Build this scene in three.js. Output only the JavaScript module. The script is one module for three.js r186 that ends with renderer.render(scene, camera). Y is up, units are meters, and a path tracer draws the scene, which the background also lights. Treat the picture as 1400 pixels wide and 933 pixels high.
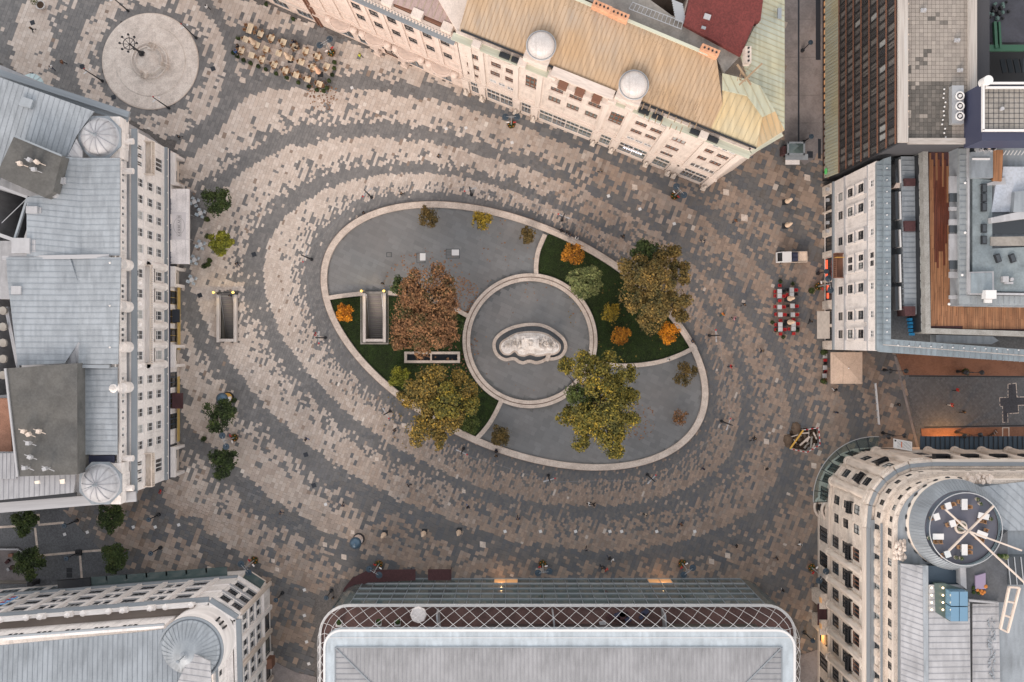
import * as THREE from 'three';
import { mergeGeometries } from 'three/addons/utils/BufferGeometryUtils.js';
import { MarchingCubes } from 'three/addons/objects/MarchingCubes.js';

// ---------- camera, sky, sun, exposure ----------
const V3 = THREE.Vector3, V2 = THREE.Vector2;
const scene = new THREE.Scene();
const CH = 160, FP = 1280;                       // drone height in metres, focal length in photo pixels
const camera = new THREE.PerspectiveCamera(2 * Math.atan(466.5 / FP) * 180 / Math.PI, 1024 / 682, 1, 900);
camera.up.set(0, 0, -1); camera.position.set(0, CH, 0); camera.lookAt(0, 0, 0);
scene.add(camera);
const renderer = new THREE.WebGLRenderer({ antialias: true });
renderer.setSize(1024, 682);
renderer.toneMapping = THREE.LinearToneMapping;
renderer.toneMappingExposure = 1.78;
renderer.shadowMap.enabled = true;
const sunDir = new V3(-0.30, 0.50, 0.86).normalize();
{ // soft evening sky: blue-grey overhead, paler and warmer to the horizon, thin cloud glow round the low sun
  const W = 256, H = 128, d = new Float32Array(W * H * 4);
  for (let j = 0; j < H; j++) for (let i = 0; i < W; i++) {
    const th = (1 - (j + 0.5) / H) * Math.PI, ph = ((i + 0.5) / W - 0.5) * 2 * Math.PI;
    const y = Math.cos(th), x = Math.sin(th) * Math.cos(ph), z = Math.sin(th) * Math.sin(ph);
    const h = Math.max(0, y), g = Math.max(0, x * sunDir.x + y * sunDir.y + z * sunDir.z);
    const t = 1 - h, w = 0.5 * Math.pow(g, 3);
    const zen = [0.23, 0.265, 0.325], hor = [1.60, 1.54, 1.51], glo = [0.95, 0.74, 0.60];
    for (let k = 0; k < 3; k++) d[(j * W + i) * 4 + k] = y < -0.02 ? 0.2 : zen[k] * (1 - t) + hor[k] * t + glo[k] * w;
    d[(j * W + i) * 4 + 3] = 1;
  }
  const sky = new THREE.DataTexture(d, W, H, THREE.RGBAFormat, THREE.FloatType);
  sky.mapping = THREE.EquirectangularReflectionMapping; sky.magFilter = THREE.LinearFilter; sky.minFilter = THREE.LinearFilter; sky.needsUpdate = true;
  scene.background = sky; scene.environment = sky;
  scene.backgroundIntensity = 1; scene.environmentIntensity = 1;
}
const sun = new THREE.DirectionalLight(new THREE.Color(1.0, 0.84, 0.72), 1.15);
sun.position.copy(sunDir).multiplyScalar(300); sun.castShadow = true; sun.shadow.radius = 36;
sun.shadow.mapSize.set(4096, 4096);
Object.assign(sun.shadow.camera, { left: -130, right: 130, top: 130, bottom: -130, near: 20, far: 600 });
scene.add(sun); scene.add(sun.target);

// ---------- random, noise, textures ----------
let seed = 12345;
const rnd = () => { seed = (seed + 0x6D2B79F5) | 0; let t = Math.imul(seed ^ (seed >>> 15), 1 | seed); t = (t + Math.imul(t ^ (t >>> 7), 61 | t)) ^ t; return ((t ^ (t >>> 14)) >>> 0) / 4294967296; };
const rr = (a, b) => a + (b - a) * rnd();
const pick = a => a[Math.floor(rnd() * a.length) % a.length];
const hash = (i, j, s) => { let h = (i * 374761393 + j * 668265263 + s * 974634721) | 0; h = Math.imul(h ^ (h >>> 13), 1274126177); return ((h ^ (h >>> 16)) >>> 0) / 4294967296; };
function vn(x, y, per, s) { // value noise, tileable with period per (0 = none)
  const i = Math.floor(x), j = Math.floor(y), fx = x - i, fy = y - j, sx = fx * fx * (3 - 2 * fx), sy = fy * fy * (3 - 2 * fy);
  const w = (n, q) => q ? ((n % q) + q) % q : n, qx = per.length ? per[0] : per, qy = per.length ? per[1] : per;
  const a = hash(w(i, qx), w(j, qy), s), b = hash(w(i + 1, qx), w(j, qy), s), c = hash(w(i, qx), w(j + 1, qy), s), d = hash(w(i + 1, qx), w(j + 1, qy), s);
  return a + (b - a) * sx + (c - a) * sy + (a - b - c + d) * sx * sy;
}
const fbm = (x, y, per, s, o = 4) => { let v = 0, a = 0.5, n = 0; for (let k = 0; k < o; k++) { v += a * vn(x, y, per, s + k); n += a; a *= 0.55; x *= 2; y *= 2; per = per.length ? [per[0] * 2, per[1] * 2] : per * 2; } return v / n; };
function tex(N, metres, fn) { // fn(x,y in 0..1) -> [r,g,b] multiplier in sRGB-ish 0..1
  const d = new Uint8Array(N * N * 4);
  for (let j = 0; j < N; j++) for (let i = 0; i < N; i++) {
    const c = fn(i / N, j / N), k = (j * N + i) * 4;
    for (let q = 0; q < 3; q++) d[k + q] = Math.max(0, Math.min(255, c[q] * 255));
    d[k + 3] = 255;
  }
  const t = new THREE.DataTexture(d, N, N); t.colorSpace = THREE.SRGBColorSpace; t.wrapS = t.wrapT = THREE.RepeatWrapping;
  t.magFilter = THREE.LinearFilter; t.minFilter = THREE.LinearMipmapLinearFilter; t.generateMipmaps = true;
  t.repeat.set(1 / metres, 1 / metres); t.needsUpdate = true; return t;
}
const g1 = (v, w = 0) => [v + w, v, v - w];
const T = {
  plaster: tex(256, 9, (x, y) => g1(0.945 + 0.11 * (fbm(x * 6, y * 6, 6, 3) - 0.5) + 0.10 * (vn(x * 90, y * 90, 90, 8) - 0.5) - 0.10 * Math.max(0, fbm(x * 24, y * 3, [24, 3], 31) - 0.55) * 3, 0.008)),
  stone: tex(256, 6, (x, y) => g1(0.925 + 0.22 * (fbm(x * 8, y * 8, 8, 11) - 0.5) + 0.16 * (vn(x * 70, y * 70, 70, 5) - 0.5), 0.02)),
  metal: tex(256, 14, (x, y) => g1(0.94 + 0.20 * (fbm(x * 5, y * 5, 5, 21) - 0.5) - 0.06 * Math.max(0, fbm(x * 30, y * 4, [30, 4], 27) - 0.58) * 3 + 0.10 * (vn(x * 40, y * 9, [40, 9], 23) - 0.5) + 0.05 * (vn(x * 110, y * 110, 110, 2) - 0.5))),
  slabs: tex(512, 26, (x, y) => { const a = fbm(x * 5, y * 5, 5, 41), b = fbm(x * 22, y * 22, 22, 43), c = vn(x * 150, y * 150, 150, 44); return [0.92 + 0.24 * (a - 0.5) + 0.22 * (b - 0.5) + 0.1 * (c - 0.5), 0.92 + 0.21 * (a - 0.5) + 0.22 * (b - 0.5) + 0.1 * (c - 0.5), 0.918 + 0.17 * (a - 0.5) + 0.22 * (b - 0.5) + 0.1 * (c - 0.5)]; }),
  asphalt: tex(256, 12, (x, y) => g1(0.92 + 0.2 * (fbm(x * 6, y * 6, 6, 51) - 0.5) + 0.2 * (vn(x * 80, y * 80, 80, 52) - 0.5))),
  copper: tex(256, 16, (x, y) => { const a = fbm(x * 4, y * 4, 4, 61, 5), b = vn(x * 50, y * 5, [50, 5], 62), v = 0.93 + 0.12 * (b - 0.5); return [v + 0.10 * (a - 0.5), v + 0.02 * (0.5 - a), v - 0.22 * (a - 0.5)]; }),
  wood: tex(256, 7, (x, y) => { const v = 0.9 + 0.26 * (vn(x * 48, y * 3, [48, 3], 71) - 0.5) + 0.15 * (fbm(x * 6, y * 6, 6, 72) - 0.5); return [v, v * 0.97, v * 0.94]; }),
  grass: tex(256, 5, (x, y) => { const a = fbm(x * 7, y * 7, 7, 81), c = vn(x * 110, y * 110, 110, 82), v = 0.55 + 0.5 * (a - 0.5) + 0.5 * (c - 0.5); return [v * 0.95, v * 1.05, v * 0.75]; }),
};
const C = (r, g, b) => new THREE.Color().setRGB(r, g, b);
const MS = (o) => { const m = new THREE.MeshStandardMaterial({ roughness: 0.85, metalness: 0, ...o }); return m; };
const M = {
  white: MS({ color: C(0.78, 0.74, 0.71), map: T.plaster }),
  pale: MS({ color: C(0.84, 0.81, 0.79), map: T.plaster }),
  pink: MS({ color: C(0.66, 0.55, 0.485), map: T.plaster }),
  cream: MS({ color: C(0.66, 0.58, 0.52), map: T.plaster }),
  beige: MS({ color: C(0.68, 0.62, 0.56), map: T.stone }),
  limestone: MS({ color: C(0.60, 0.53, 0.475), map: T.stone }),
  marble: MS({ color: C(0.85, 0.83, 0.81), map: T.stone, roughness: 0.6 }),
  disc: MS({ color: C(0.70, 0.65, 0.605), map: T.stone, roughness: 0.7 }),
  zinc: MS({ color: C(0.335, 0.365, 0.39), map: T.metal, roughness: 0.55, metalness: 0.25 }),
  zincSeam: MS({ color: C(0.265, 0.29, 0.315), roughness: 0.6, metalness: 0.25 }),
  zincPale: MS({ color: C(0.42, 0.42, 0.43), map: T.metal, roughness: 0.6, metalness: 0.15 }),
  zincPaleSeam: MS({ color: C(0.30, 0.30, 0.32), roughness: 0.6 }),
  lead: MS({ color: C(0.28, 0.31, 0.335), map: T.metal, roughness: 0.6, metalness: 0.2 }),
  felt: MS({ color: C(0.112, 0.11, 0.104), map: T.slabs, roughness: 0.95 }),
  copper: MS({ color: C(0.43, 0.315, 0.21), map: T.copper, roughness: 0.7 }),
  copperSeam: MS({ color: C(0.29, 0.20, 0.12), roughness: 0.7 }),
  verdigris: MS({ color: C(0.42, 0.43, 0.33), map: T.copper, roughness: 0.75 }),
  verdSeam: MS({ color: C(0.34, 0.30, 0.20), roughness: 0.75 }),
  green: MS({ color: C(0.52, 0.54, 0.44), map: T.plaster, roughness: 0.7 }),
  redRoof: MS({ color: C(0.155, 0.032, 0.028), map: T.asphalt, roughness: 0.9 }),
  concrete: MS({ color: C(0.28, 0.26, 0.235), map: T.slabs, roughness: 0.95 }),
  brown: MS({ color: C(0.20, 0.095, 0.06), roughness: 0.6, map: T.metal }),
  darkMetal: MS({ color: C(0.03, 0.032, 0.036), roughness: 0.5, metalness: 0.4 }),
  blueMetal: MS({ color: C(0.05, 0.075, 0.10), roughness: 0.45, metalness: 0.3 }),
  navy: MS({ color: C(0.035, 0.04, 0.075), roughness: 0.6 }),
  steel: MS({ color: C(0.42, 0.43, 0.44), roughness: 0.45, metalness: 0.5 }),
  whitePaint: MS({ color: C(0.62, 0.61, 0.60), roughness: 0.5 }),
  membrane: MS({ color: C(0.45, 0.51, 0.55), map: T.metal, roughness: 0.5 }),
  fabric: MS({ color: C(0.90, 0.86, 0.85), roughness: 0.95, map: T.plaster }),
  fabricBeige: MS({ color: C(0.58, 0.46, 0.37), roughness: 0.95, map: T.plaster }),
  maroon: MS({ color: C(0.075, 0.03, 0.032), roughness: 0.9, map: T.asphalt }),
  slabs: MS({ color: C(0.160, 0.162, 0.161), map: T.slabs, roughness: 0.85 }),
  asphalt: MS({ color: C(0.13, 0.135, 0.143), map: T.asphalt, roughness: 0.95 }),
  streetGrey: MS({ color: C(0.265, 0.235, 0.228), map: T.slabs, roughness: 0.92 }),
  mortar: MS({ color: C(0.17, 0.155, 0.145), map: T.asphalt, roughness: 1 }),
  lawn: MS({ color: C(0.052, 0.082, 0.022), map: T.grass, roughness: 1 }),
  soil: MS({ color: C(0.10, 0.065, 0.042), map: T.asphalt, roughness: 1 }),
  deck: MS({ color: C(0.33, 0.165, 0.08), map: T.wood, roughness: 0.75 }),
  gold: MS({ color: C(0.55, 0.38, 0.12), roughness: 0.5, metalness: 0.2 }),
  tableTop: MS({ color: C(0.86, 0.76, 0.58), roughness: 0.7, map: T.wood }),
  wicker: MS({ color: C(0.30, 0.17, 0.09), roughness: 0.9 }),
  silver: MS({ color: C(0.62, 0.61, 0.60), roughness: 0.35, metalness: 0.5 }),
  red: MS({ color: C(0.42, 0.015, 0.018), roughness: 0.6 }),
  orange: MS({ color: C(0.75, 0.22, 0.04), roughness: 0.7 }),
  yellow: MS({ color: C(0.60, 0.34, 0.06), roughness: 0.6 }),
  black: MS({ color: C(0.014, 0.014, 0.016), roughness: 0.7 }),
  grate: MS({ color: C(0.035, 0.04, 0.05), roughness: 0.6, metalness: 0.4 }),
  brick: MS({ color: C(0.62, 0.33, 0.20), map: T.stone }),
  bark: MS({ color: C(0.12, 0.09, 0.065), roughness: 1 }),
  terracotta: MS({ color: C(0.30, 0.16, 0.11), roughness: 0.9, map: T.stone }),
  interior: MS({ color: C(0.05, 0.05, 0.055), roughness: 0.9 }),
};
const glassDark = [C(0.014, 0.016, 0.019), C(0.026, 0.03, 0.034), C(0.045, 0.052, 0.058)].map(c => new THREE.MeshPhysicalMaterial({ color: c, roughness: 0.08, metalness: 0, clearcoat: 0.4, clearcoatRoughness: 0.05 }));
const glassBlind = MS({ color: C(0.34, 0.35, 0.34), roughness: 0.35 });
const glassGreen = new THREE.MeshPhysicalMaterial({ color: C(0.075, 0.105, 0.103), roughness: 0.1, clearcoat: 0.5 });
const glassClear = new THREE.MeshPhysicalMaterial({ color: C(0.72, 0.84, 0.86), roughness: 0.06, transmission: 1, thickness: 0, transparent: true });
const glassBlue = new THREE.MeshPhysicalMaterial({ color: C(0.13, 0.24, 0.34), roughness: 0.15, clearcoat: 0.4 });
const lit = (r, g, b, k) => MS({ color: C(r * 0.5, g * 0.5, b * 0.5), emissive: C(r, g, b), emissiveIntensity: k, roughness: 0.6 });
const glow = { warm: lit(1, 0.55, 0.25, 0.16), amber: lit(1, 0.42, 0.10, 0.5), bulb: lit(1, 0.74, 0.45, 3), sign: lit(0.9, 0.9, 1, 1.2), green: lit(0.12, 0.6, 0.15, 0.2), redlit: lit(1, 0.12, 0.05, 0.7) };

// ---------- building blocks ----------
const P = (u, v, y = 0) => new V3((u - 700) * (CH - y) / FP, y, (v - 466.5) * (CH - y) / FP);   // photo pixel + known height -> point
const used = {};
const numbered = n => { const k = used[n] = (used[n] || 0) + 1; return k === 1 ? n : n + '_' + String(k - 1).padStart(3, '0'); };
const sh = m => { m.castShadow = m.receiveShadow = true; return m; };
function uvm(geo) { // uv in metres from the dominant axis of each face
  const g = geo.index ? geo.toNonIndexed() : geo; const p = g.attributes.position, n = p.count, uv = new Float32Array(n * 2);
  const a = new V3(), b = new V3(), c = new V3();
  for (let i = 0; i < n; i += 3) {
    a.fromBufferAttribute(p, i); b.fromBufferAttribute(p, i + 1); c.fromBufferAttribute(p, i + 2);
    const nn = b.clone().sub(a).cross(c.clone().sub(a)); const ax = Math.abs(nn.x), ay = Math.abs(nn.y), az = Math.abs(nn.z);
    [a, b, c].forEach((q, k) => { let s, t; if (ay >= ax && ay >= az) { s = q.x; t = q.z; } else if (ax >= az) { s = q.z; t = q.y; } else { s = q.x; t = q.y; } uv[(i + k) * 2] = s; uv[(i + k) * 2 + 1] = t; });
  }
  g.setAttribute('uv', new THREE.BufferAttribute(uv, 2)); return g;
}
const clean = g => { g = g.index ? g.toNonIndexed() : g; for (const k of Object.keys(g.attributes)) if (!['position', 'normal', 'uv', 'color'].includes(k)) g.deleteAttribute(k); return g; };
const merge = a => mergeGeometries(a.map(clean), false);
function add(parent, name, geo, mat) { const m = sh(new THREE.Mesh(Array.isArray(geo) ? merge(geo) : geo, mat)); m.name = name; parent.add(m); return m; }
function thing(name, label, category, group, pos) {
  const o = new THREE.Group(); o.name = numbered(name); o.userData = { label, category }; if (group) o.userData.group = group;
  if (pos) o.position.copy(pos); scene.add(o); return o;
}
function single(name, geo, mat, label, category, group) { const m = add(scene, numbered(name), geo, mat); m.userData = { label, category }; if (group) m.userData.group = group; return m; }
function struct(name, geo, mat) { const m = add(scene, name, geo, mat); m.userData.kind = 'structure'; return m; }
function copy(o, label) { const c = o.clone(); c.name = numbered(o.name.replace(/_\d\d\d$/, '')); c.userData = { ...o.userData }; if (label) c.userData.label = label; scene.add(c); return c; }
const box = (w, h, d, x = 0, y = 0, z = 0, ry = 0) => { const g = new THREE.BoxGeometry(w, h, d); if (ry) g.rotateY(ry); g.translate(x, y, z); return g; };
const cyl = (r0, r1, h, x = 0, y = 0, z = 0, n = 10) => { const g = new THREE.CylinderGeometry(r1, r0, h, n); g.translate(x, y, z); return g; };   // y = centre
const sph = (r, x, y, z, n = 8) => { const g = new THREE.SphereGeometry(r, n, Math.max(4, n - 2)); g.translate(x, y, z); return g; };
function bar(a, b, w, h = w) { // square bar between two points
  const d = b.clone().sub(a), L = d.length(), g = new THREE.BoxGeometry(w, h, L); const q = new THREE.Quaternion();
  const m = new THREE.Matrix4().lookAt(a, b, Math.abs(d.y) > 0.98 * L ? new V3(1, 0, 0) : new V3(0, 1, 0)); q.setFromRotationMatrix(m); g.applyQuaternion(q);
  g.translate((a.x + b.x) / 2, (a.y + b.y) / 2, (a.z + b.z) / 2); return g;
}
function rod(a, b, r0, r1 = r0, n = 6) { const d = b.clone().sub(a), L = d.length(), g = new THREE.CylinderGeometry(r1, r0, L, n); g.translate(0, L / 2, 0); g.applyQuaternion(new THREE.Quaternion().setFromUnitVectors(new V3(0, 1, 0), d.normalize())); g.translate(a.x, a.y, a.z); return g; }
function prism(pts, y0, y1) { // pts: Vector3/Vector2-like with x,z; straight up
  const s = new THREE.Shape(pts.map(p => new V2(p.x, -p.z))); const g = new THREE.ExtrudeGeometry(s, { depth: y1 - y0, bevelEnabled: false }); g.rotateX(-Math.PI / 2); g.translate(0, y0, 0); return uvm(g);
}
function flat(pts, holes, y0, y1) { const s = new THREE.Shape(pts.map(p => new V2(p.x, -p.z))); for (const h of holes || []) s.holes.push(new THREE.Path(h.map(p => new V2(p.x, -p.z)))); const g = new THREE.ExtrudeGeometry(s, { depth: y1 - y0, bevelEnabled: false, curveSegments: 8 }); g.rotateX(-Math.PI / 2); g.translate(0, y0, 0); return uvm(g); }
const pxs = (a, y = 0) => a.map(([u, v]) => P(u, v, y));
function inside(p, poly) { let c = false; for (let i = 0, j = poly.length - 1; i < poly.length; j = i++) { const a = poly[i], b = poly[j]; if ((a[1] > p[1]) !== (b[1] > p[1]) && p[0] < (b[0] - a[0]) * (p[1] - a[1]) / (b[1] - a[1]) + a[0]) c = !c; } return c; }
// sloping roof sheet: outline in photo pixels lies on the plane through P(ref) with the gradient (gx,gz); seams run along dir
function roof(parent, name, outline, ref, grad, mat, seamMat, seamAng, seamGap, seamH = 0.055, th = 0.25) {
  const r = P(...ref), [gx, gz] = grad;
  const hit = ([u, v]) => { const a = (u - 700) / FP, b = (v - 466.5) / FP, t = (CH - r.y + gx * r.x + gz * r.z) / (1 + gx * a + gz * b); return new V3(a * t, CH - t, b * t); };
  const pts = outline.map(hit), Y = (x, z) => r.y + gx * (x - r.x) + gz * (z - r.z);
  const g = new THREE.ExtrudeGeometry(new THREE.Shape(pts.map(p => new V2(p.x, -p.z))), { depth: th, bevelEnabled: false }); g.rotateX(-Math.PI / 2);
  const p = g.attributes.position; for (let i = 0; i < p.count; i++) p.setY(i, p.getY(i) - th + Y(p.getX(i), p.getZ(i)));
  g.computeVertexNormals(); const m = add(parent, name, uvm(g), mat);
  if (seamGap) {
    const d = new V2(Math.cos(seamAng), Math.sin(seamAng)), n = new V2(-d.y, d.x); const off = pts.map(q => q.x * n.x + q.z * n.y), lo = Math.min(...off), hi = Math.max(...off), gs = [];
    for (let o = lo + seamGap * 0.5; o < hi; o += seamGap) {
      const xs = []; for (let i = 0; i < pts.length; i++) { const j = (i + 1) % pts.length, oa = off[i] - o, ob = off[j] - o; if ((oa > 0) !== (ob > 0)) { const t = oa / (oa - ob); const x = pts[i].x + (pts[j].x - pts[i].x) * t, z = pts[i].z + (pts[j].z - pts[i].z) * t; xs.push([x * d.x + z * d.y, x, z]); } }
      xs.sort((a, b) => a[0] - b[0]);
      for (let i = 0; i + 1 < xs.length; i += 2) if (xs[i + 1][0] - xs[i][0] > 0.25) gs.push(bar(new V3(xs[i][1], Y(xs[i][1], xs[i][2]) + 0.02, xs[i][2]), new V3(xs[i + 1][1], Y(xs[i + 1][1], xs[i + 1][2]) + 0.02, xs[i + 1][2]), seamH, seamH * 1.3));
    }
    if (gs.length) { const s = add(m, 'standing_seams', gs, seamMat); s.userData.kind = 'stuff'; }
  }
  m.userData.hit = undefined; delete m.userData.hit; return m;
}
// ---------- facades ----------
const winCache = {};
function winGeo(w, h, kind) {
  const k = w.toFixed(2) + 'x' + h.toFixed(2) + kind; if (winCache[k]) return winCache[k];
  const f = [], t = 0.075;
  f.push(box(w, t, 0.1, 0, h / 2 - t / 2, 0), box(w, t, 0.1, 0, -h / 2 + t / 2, 0), box(t, h - 2 * t, 0.1, -w / 2 + t / 2, 0, 0), box(t, h - 2 * t, 0.1, w / 2 - t / 2, 0, 0));
  if (kind !== 'one') f.push(box(0.075, h - 2 * t, 0.08, 0, 0, 0));
  if (kind === 'cross') f.push(box(w - 2 * t, 0.08, 0.1, 0, h * 0.16, 0));
  if (kind === 'triple') { f.pop(); f.push(box(0.16, h - 2 * t, 0.12, -w / 6, 0, 0), box(0.16, h - 2 * t, 0.12, w / 6, 0, 0)); }
  return winCache[k] = { frame: merge(f), pane: new THREE.PlaneGeometry(w - 0.06, h - 0.06), sill: box(w + 0.34, 0.13, 0.17, 0, -h / 2 - 0.07, 0.15), hood: box(w + 0.3, 0.18, 0.13, 0, h / 2 + 0.16, 0.13) };
}
class Facade {
  constructor(parent, A, B, th = 0.4) {
    let d = B.clone().sub(A); d.y = 0; const up = new V3(0, 1, 0); let n = d.clone().cross(up).normalize();
    if (n.dot(A) > 0) { [A, B] = [B, A]; d.negate(); n.negate(); }
    this.A = A.clone(); this.L = d.length(); this.d = d.normalize(); this.n = n; this.up = up; this.parent = parent; this.holes = []; this.th = th;
    this.R = new THREE.Matrix4().makeBasis(this.d, up, n); this.R.setPosition(this.A.x, 0, this.A.z);
  }
  sy(u, v, o = 0) { const a = (u - 700) / FP, b = (v - 466.5) / FP, t = (this.n.dot(this.A) + o) / (this.n.x * a + this.n.z * b); return [this.d.x * (a * t - this.A.x) + this.d.z * (b * t - this.A.z), CH - t]; }
  put(name, geo, mat, parent = this.parent) { const m = add(parent, name, geo, mat); m.applyMatrix4(this.R); return m; }
  at(name, geo, mat, s, y, o, parent = this.parent) { const m = add(parent, name, geo, mat); m.applyMatrix4(new THREE.Matrix4().multiplyMatrices(this.R, new THREE.Matrix4().makeTranslation(s, y, o))); return m; }
  win(s, y, w, h, o = {}) {
    const { kind = 'cross', frame = M.whitePaint, pane, sill = M.white, hood = true, name = 'window' } = o;
    if (s - w / 2 < 0.15 || s + w / 2 > this.L - 0.15) return null;
    this.holes.push([s - w / 2, y - h / 2, s + w / 2, y + h / 2]);
    const g = winGeo(w, h, kind), m = this.at(name, g.frame, frame, s, y, -0.07);
    const p = add(m, 'pane', g.pane, pane || (rnd() < 0.1 ? glassBlind : pick(glassDark))); p.position.z = -0.03;
    if (sill) { add(m, 'sill', g.sill, sill); if (hood) add(m, 'hood', g.hood, sill); }
    return m;
  }
  winPx(list, w, h, o) { for (const [u, v] of list) { const [s, y] = this.sy(u, v); this.win(s, y, w, h, o); } }
  row(s0, s1, n, y, w, h, o) { for (let i = 0; i < n; i++) this.win(n > 1 ? s0 + (s1 - s0) * i / (n - 1) : (s0 + s1) / 2, y, w, h, o); }
  band(name, y, h, proj, mat, s0 = 0, s1 = this.L) { if (name !== 'gutter') proj *= 0.55; return this.put(name, box(s1 - s0, h, proj, (s0 + s1) / 2, y, proj / 2), mat); }
  pil(s, w, y0, y1, proj, mat, name = 'pilaster') { return this.put(name, box(w, y1 - y0, proj, s, (y0 + y1) / 2, proj / 2), mat); }
  balcony(s, y, w, proj, mat = M.white, rail = M.white) {
    const b = this.put('balcony', box(w, 0.22, proj, s, y, proj / 2 + 0.01), mat); const gs = [box(w, 0.12, 0.14, s, y + 1.05, proj - 0.08)];
    for (let x = -w / 2 + 0.1; x <= w / 2 - 0.05; x += 0.34) gs.push(box(0.13, 0.9, 0.13, s + x, y + 0.55, proj - 0.08));
    gs.push(box(0.12, 1.0, proj, s - w / 2 + 0.06, y + 0.6, proj / 2 + 0.02), box(0.12, 1.0, proj, s + w / 2 - 0.06, y + 0.6, proj / 2 + 0.02));
    add(b, 'railing', gs, rail); return b;
  }
  build(y0, y1, mat, name = 'wall', th = this.th) {
    const s = new THREE.Shape([new V2(0, y0), new V2(this.L, y0), new V2(this.L, y1), new V2(0, y1)]);
    const ok = this.holes.filter(h => h[1] > y0 + 0.03 && h[3] < y1 - 0.03); this.holes = this.holes.filter(h => !ok.includes(h));
    for (const [a, b, c, d] of ok) s.holes.push(new THREE.Path([new V2(a, b), new V2(a, d), new V2(c, d), new V2(c, b)]));
    const g = new THREE.ExtrudeGeometry(s, { depth: th, bevelEnabled: false }); g.translate(0, 0, -th);
    return this.put(name, uvm(g), mat);
  }
}
// ---------- ground, streets and paving ----------
const pxRect = (u0, v0, u1, v1) => [[u0, v0], [u1, v0], [u1, v1], [u0, v1]];
const stairPx = [pxRect(302, 404, 321, 463), pxRect(501, 402, 524, 463)];
const sunkPx = [[-40, 752], [23, 752], [36, 760.5], [36, 799], [-40, 799]];
const pitPx = [[1080, 588], [1096, 586], [1117, 584], [1119, 606], [1102, 616], [1078, 612]];
{
  const big = [new V3(-420, 0, -420), new V3(420, 0, -420), new V3(420, 0, 420), new V3(-420, 0, 420)];
  var groundMesh = struct('plaza_ground', flat(big, [...stairPx, pitPx, sunkPx, pxRect(556, 484.5, 626, 493)].map(h => pxs(h)), -0.6, -0.06), M.mortar);
}
const streets = {
  top: [[1073, -40], [1130, -40], [1130, 206], [1100, 226], [1088, 212], [1073, 205]],
  right: [[1228, 470], [1500, 470], [1500, 640], [1262, 640]],
  left: [[-80, 680], [70, 690], [88, 700], [140, 755], [200, 796], [200, 815], [-80, 830]],
  lowLeft: [[370, 903], [405, 920], [432, 926], [432, 990], [370, 990]],
  lowRight: [[1093, 897], [1120, 888], [1140, 890], [1140, 990], [1093, 990]],
};
const sTop = struct('street', prism(pxs(streets.top), -0.05, 0.004), M.streetGrey);
const sRight = struct('street_carriageway', prism(pxs(streets.right), -0.05, 0.004), M.asphalt);
const sLeft = struct('paved_lane', flat(pxs(streets.left), [pxs(sunkPx)], -0.05, 0.004), M.asphalt);
struct('side_pavement', prism(pxs(streets.lowLeft), -0.05, 0.004), M.streetGrey);
struct('side_pavement_001', prism(pxs(streets.lowRight), -0.05, 0.004), M.streetGrey);
const onGround = (pts, y0, y1) => prism(pxs(pts), y0, y1);
add(sTop, 'drain_channel', onGround(pxRect(1091, -40, 1093.2, 205), 0.006, 0.02), M.grate);
for (const r of [[1115.5, -40, 1122, 82], [1118.5, 190, 1122.5, 217], [1103.5, 207, 1111.5, 216]]) add(sTop, 'pavement_grate', onGround(pxRect(...r), 0.006, 0.03), M.grate);
for (const v of [26, 78, 130, 168]) add(sTop, 'slab_joint', onGround(pxRect(1074.5, v, 1121, v + 0.5), 0.006, 0.012), M.mortar);
// right-hand street: two brown footways, kerb slots and the dark cross inlaid in the setts
const walk = MS({ color: C(0.24, 0.115, 0.07), map: T.slabs, roughness: 0.9 });
add(sRight, 'footway', onGround([[1225, 484], [1500, 490], [1500, 515], [1236, 513]], 0.006, 0.11), walk);
add(sRight, 'footway', onGround([[1259, 586], [1500, 582], [1500, 640], [1266, 640]], 0.006, 0.11), walk);
add(sRight, 'gutter_slot', onGround([[1243, 513.6], [1500, 515.4], [1500, 517], [1243, 515.2]], 0.006, 0.016), M.black);
add(sRight, 'gutter_slot', onGround([[1264, 583.6], [1500, 579.6], [1500, 581.2], [1264, 585.2]], 0.006, 0.016), M.black);
add(sRight, 'edge_strip', onGround([[1222.5, 487], [1225, 487], [1264, 640], [1260, 640]], 0.006, 0.02), M.streetGrey);
const crossPx = [[1378, 525], [1390, 523.5], [1391.5, 542.5], [1430, 542], [1430, 554], [1393, 555], [1393.5, 565.5], [1378.5, 566.5], [1379, 578], [1371, 578.5], [1370.5, 556.5], [1367, 556.5], [1366.5, 543.5], [1378, 543]];
add(sRight, 'inlay_border', onGround(crossPx, 0.006, 0.014), M.limestone);
{
  add(sRight, 'dark_inlay', onGround([[1379, 526], [1389, 524.7], [1390.4, 543.7], [1430, 543.2], [1430, 553], [1392, 554], [1392.4, 564.4], [1377.5, 565.4], [1378, 577], [1372, 577.4], [1371.5, 555.5], [1368, 555.5], [1367.5, 544.5], [1379, 544]], 0.012, 0.018), MS({ color: C(0.06, 0.06, 0.07), map: T.asphalt })); }
add(sRight, 'inlay_border', onGround(pxRect(1370, 584.5, 1380, 602), 0.112, 0.118), M.limestone);
add(sRight, 'dark_inlay', onGround(pxRect(1371.4, 585.6, 1378.6, 602), 0.116, 0.122), walk);
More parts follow.
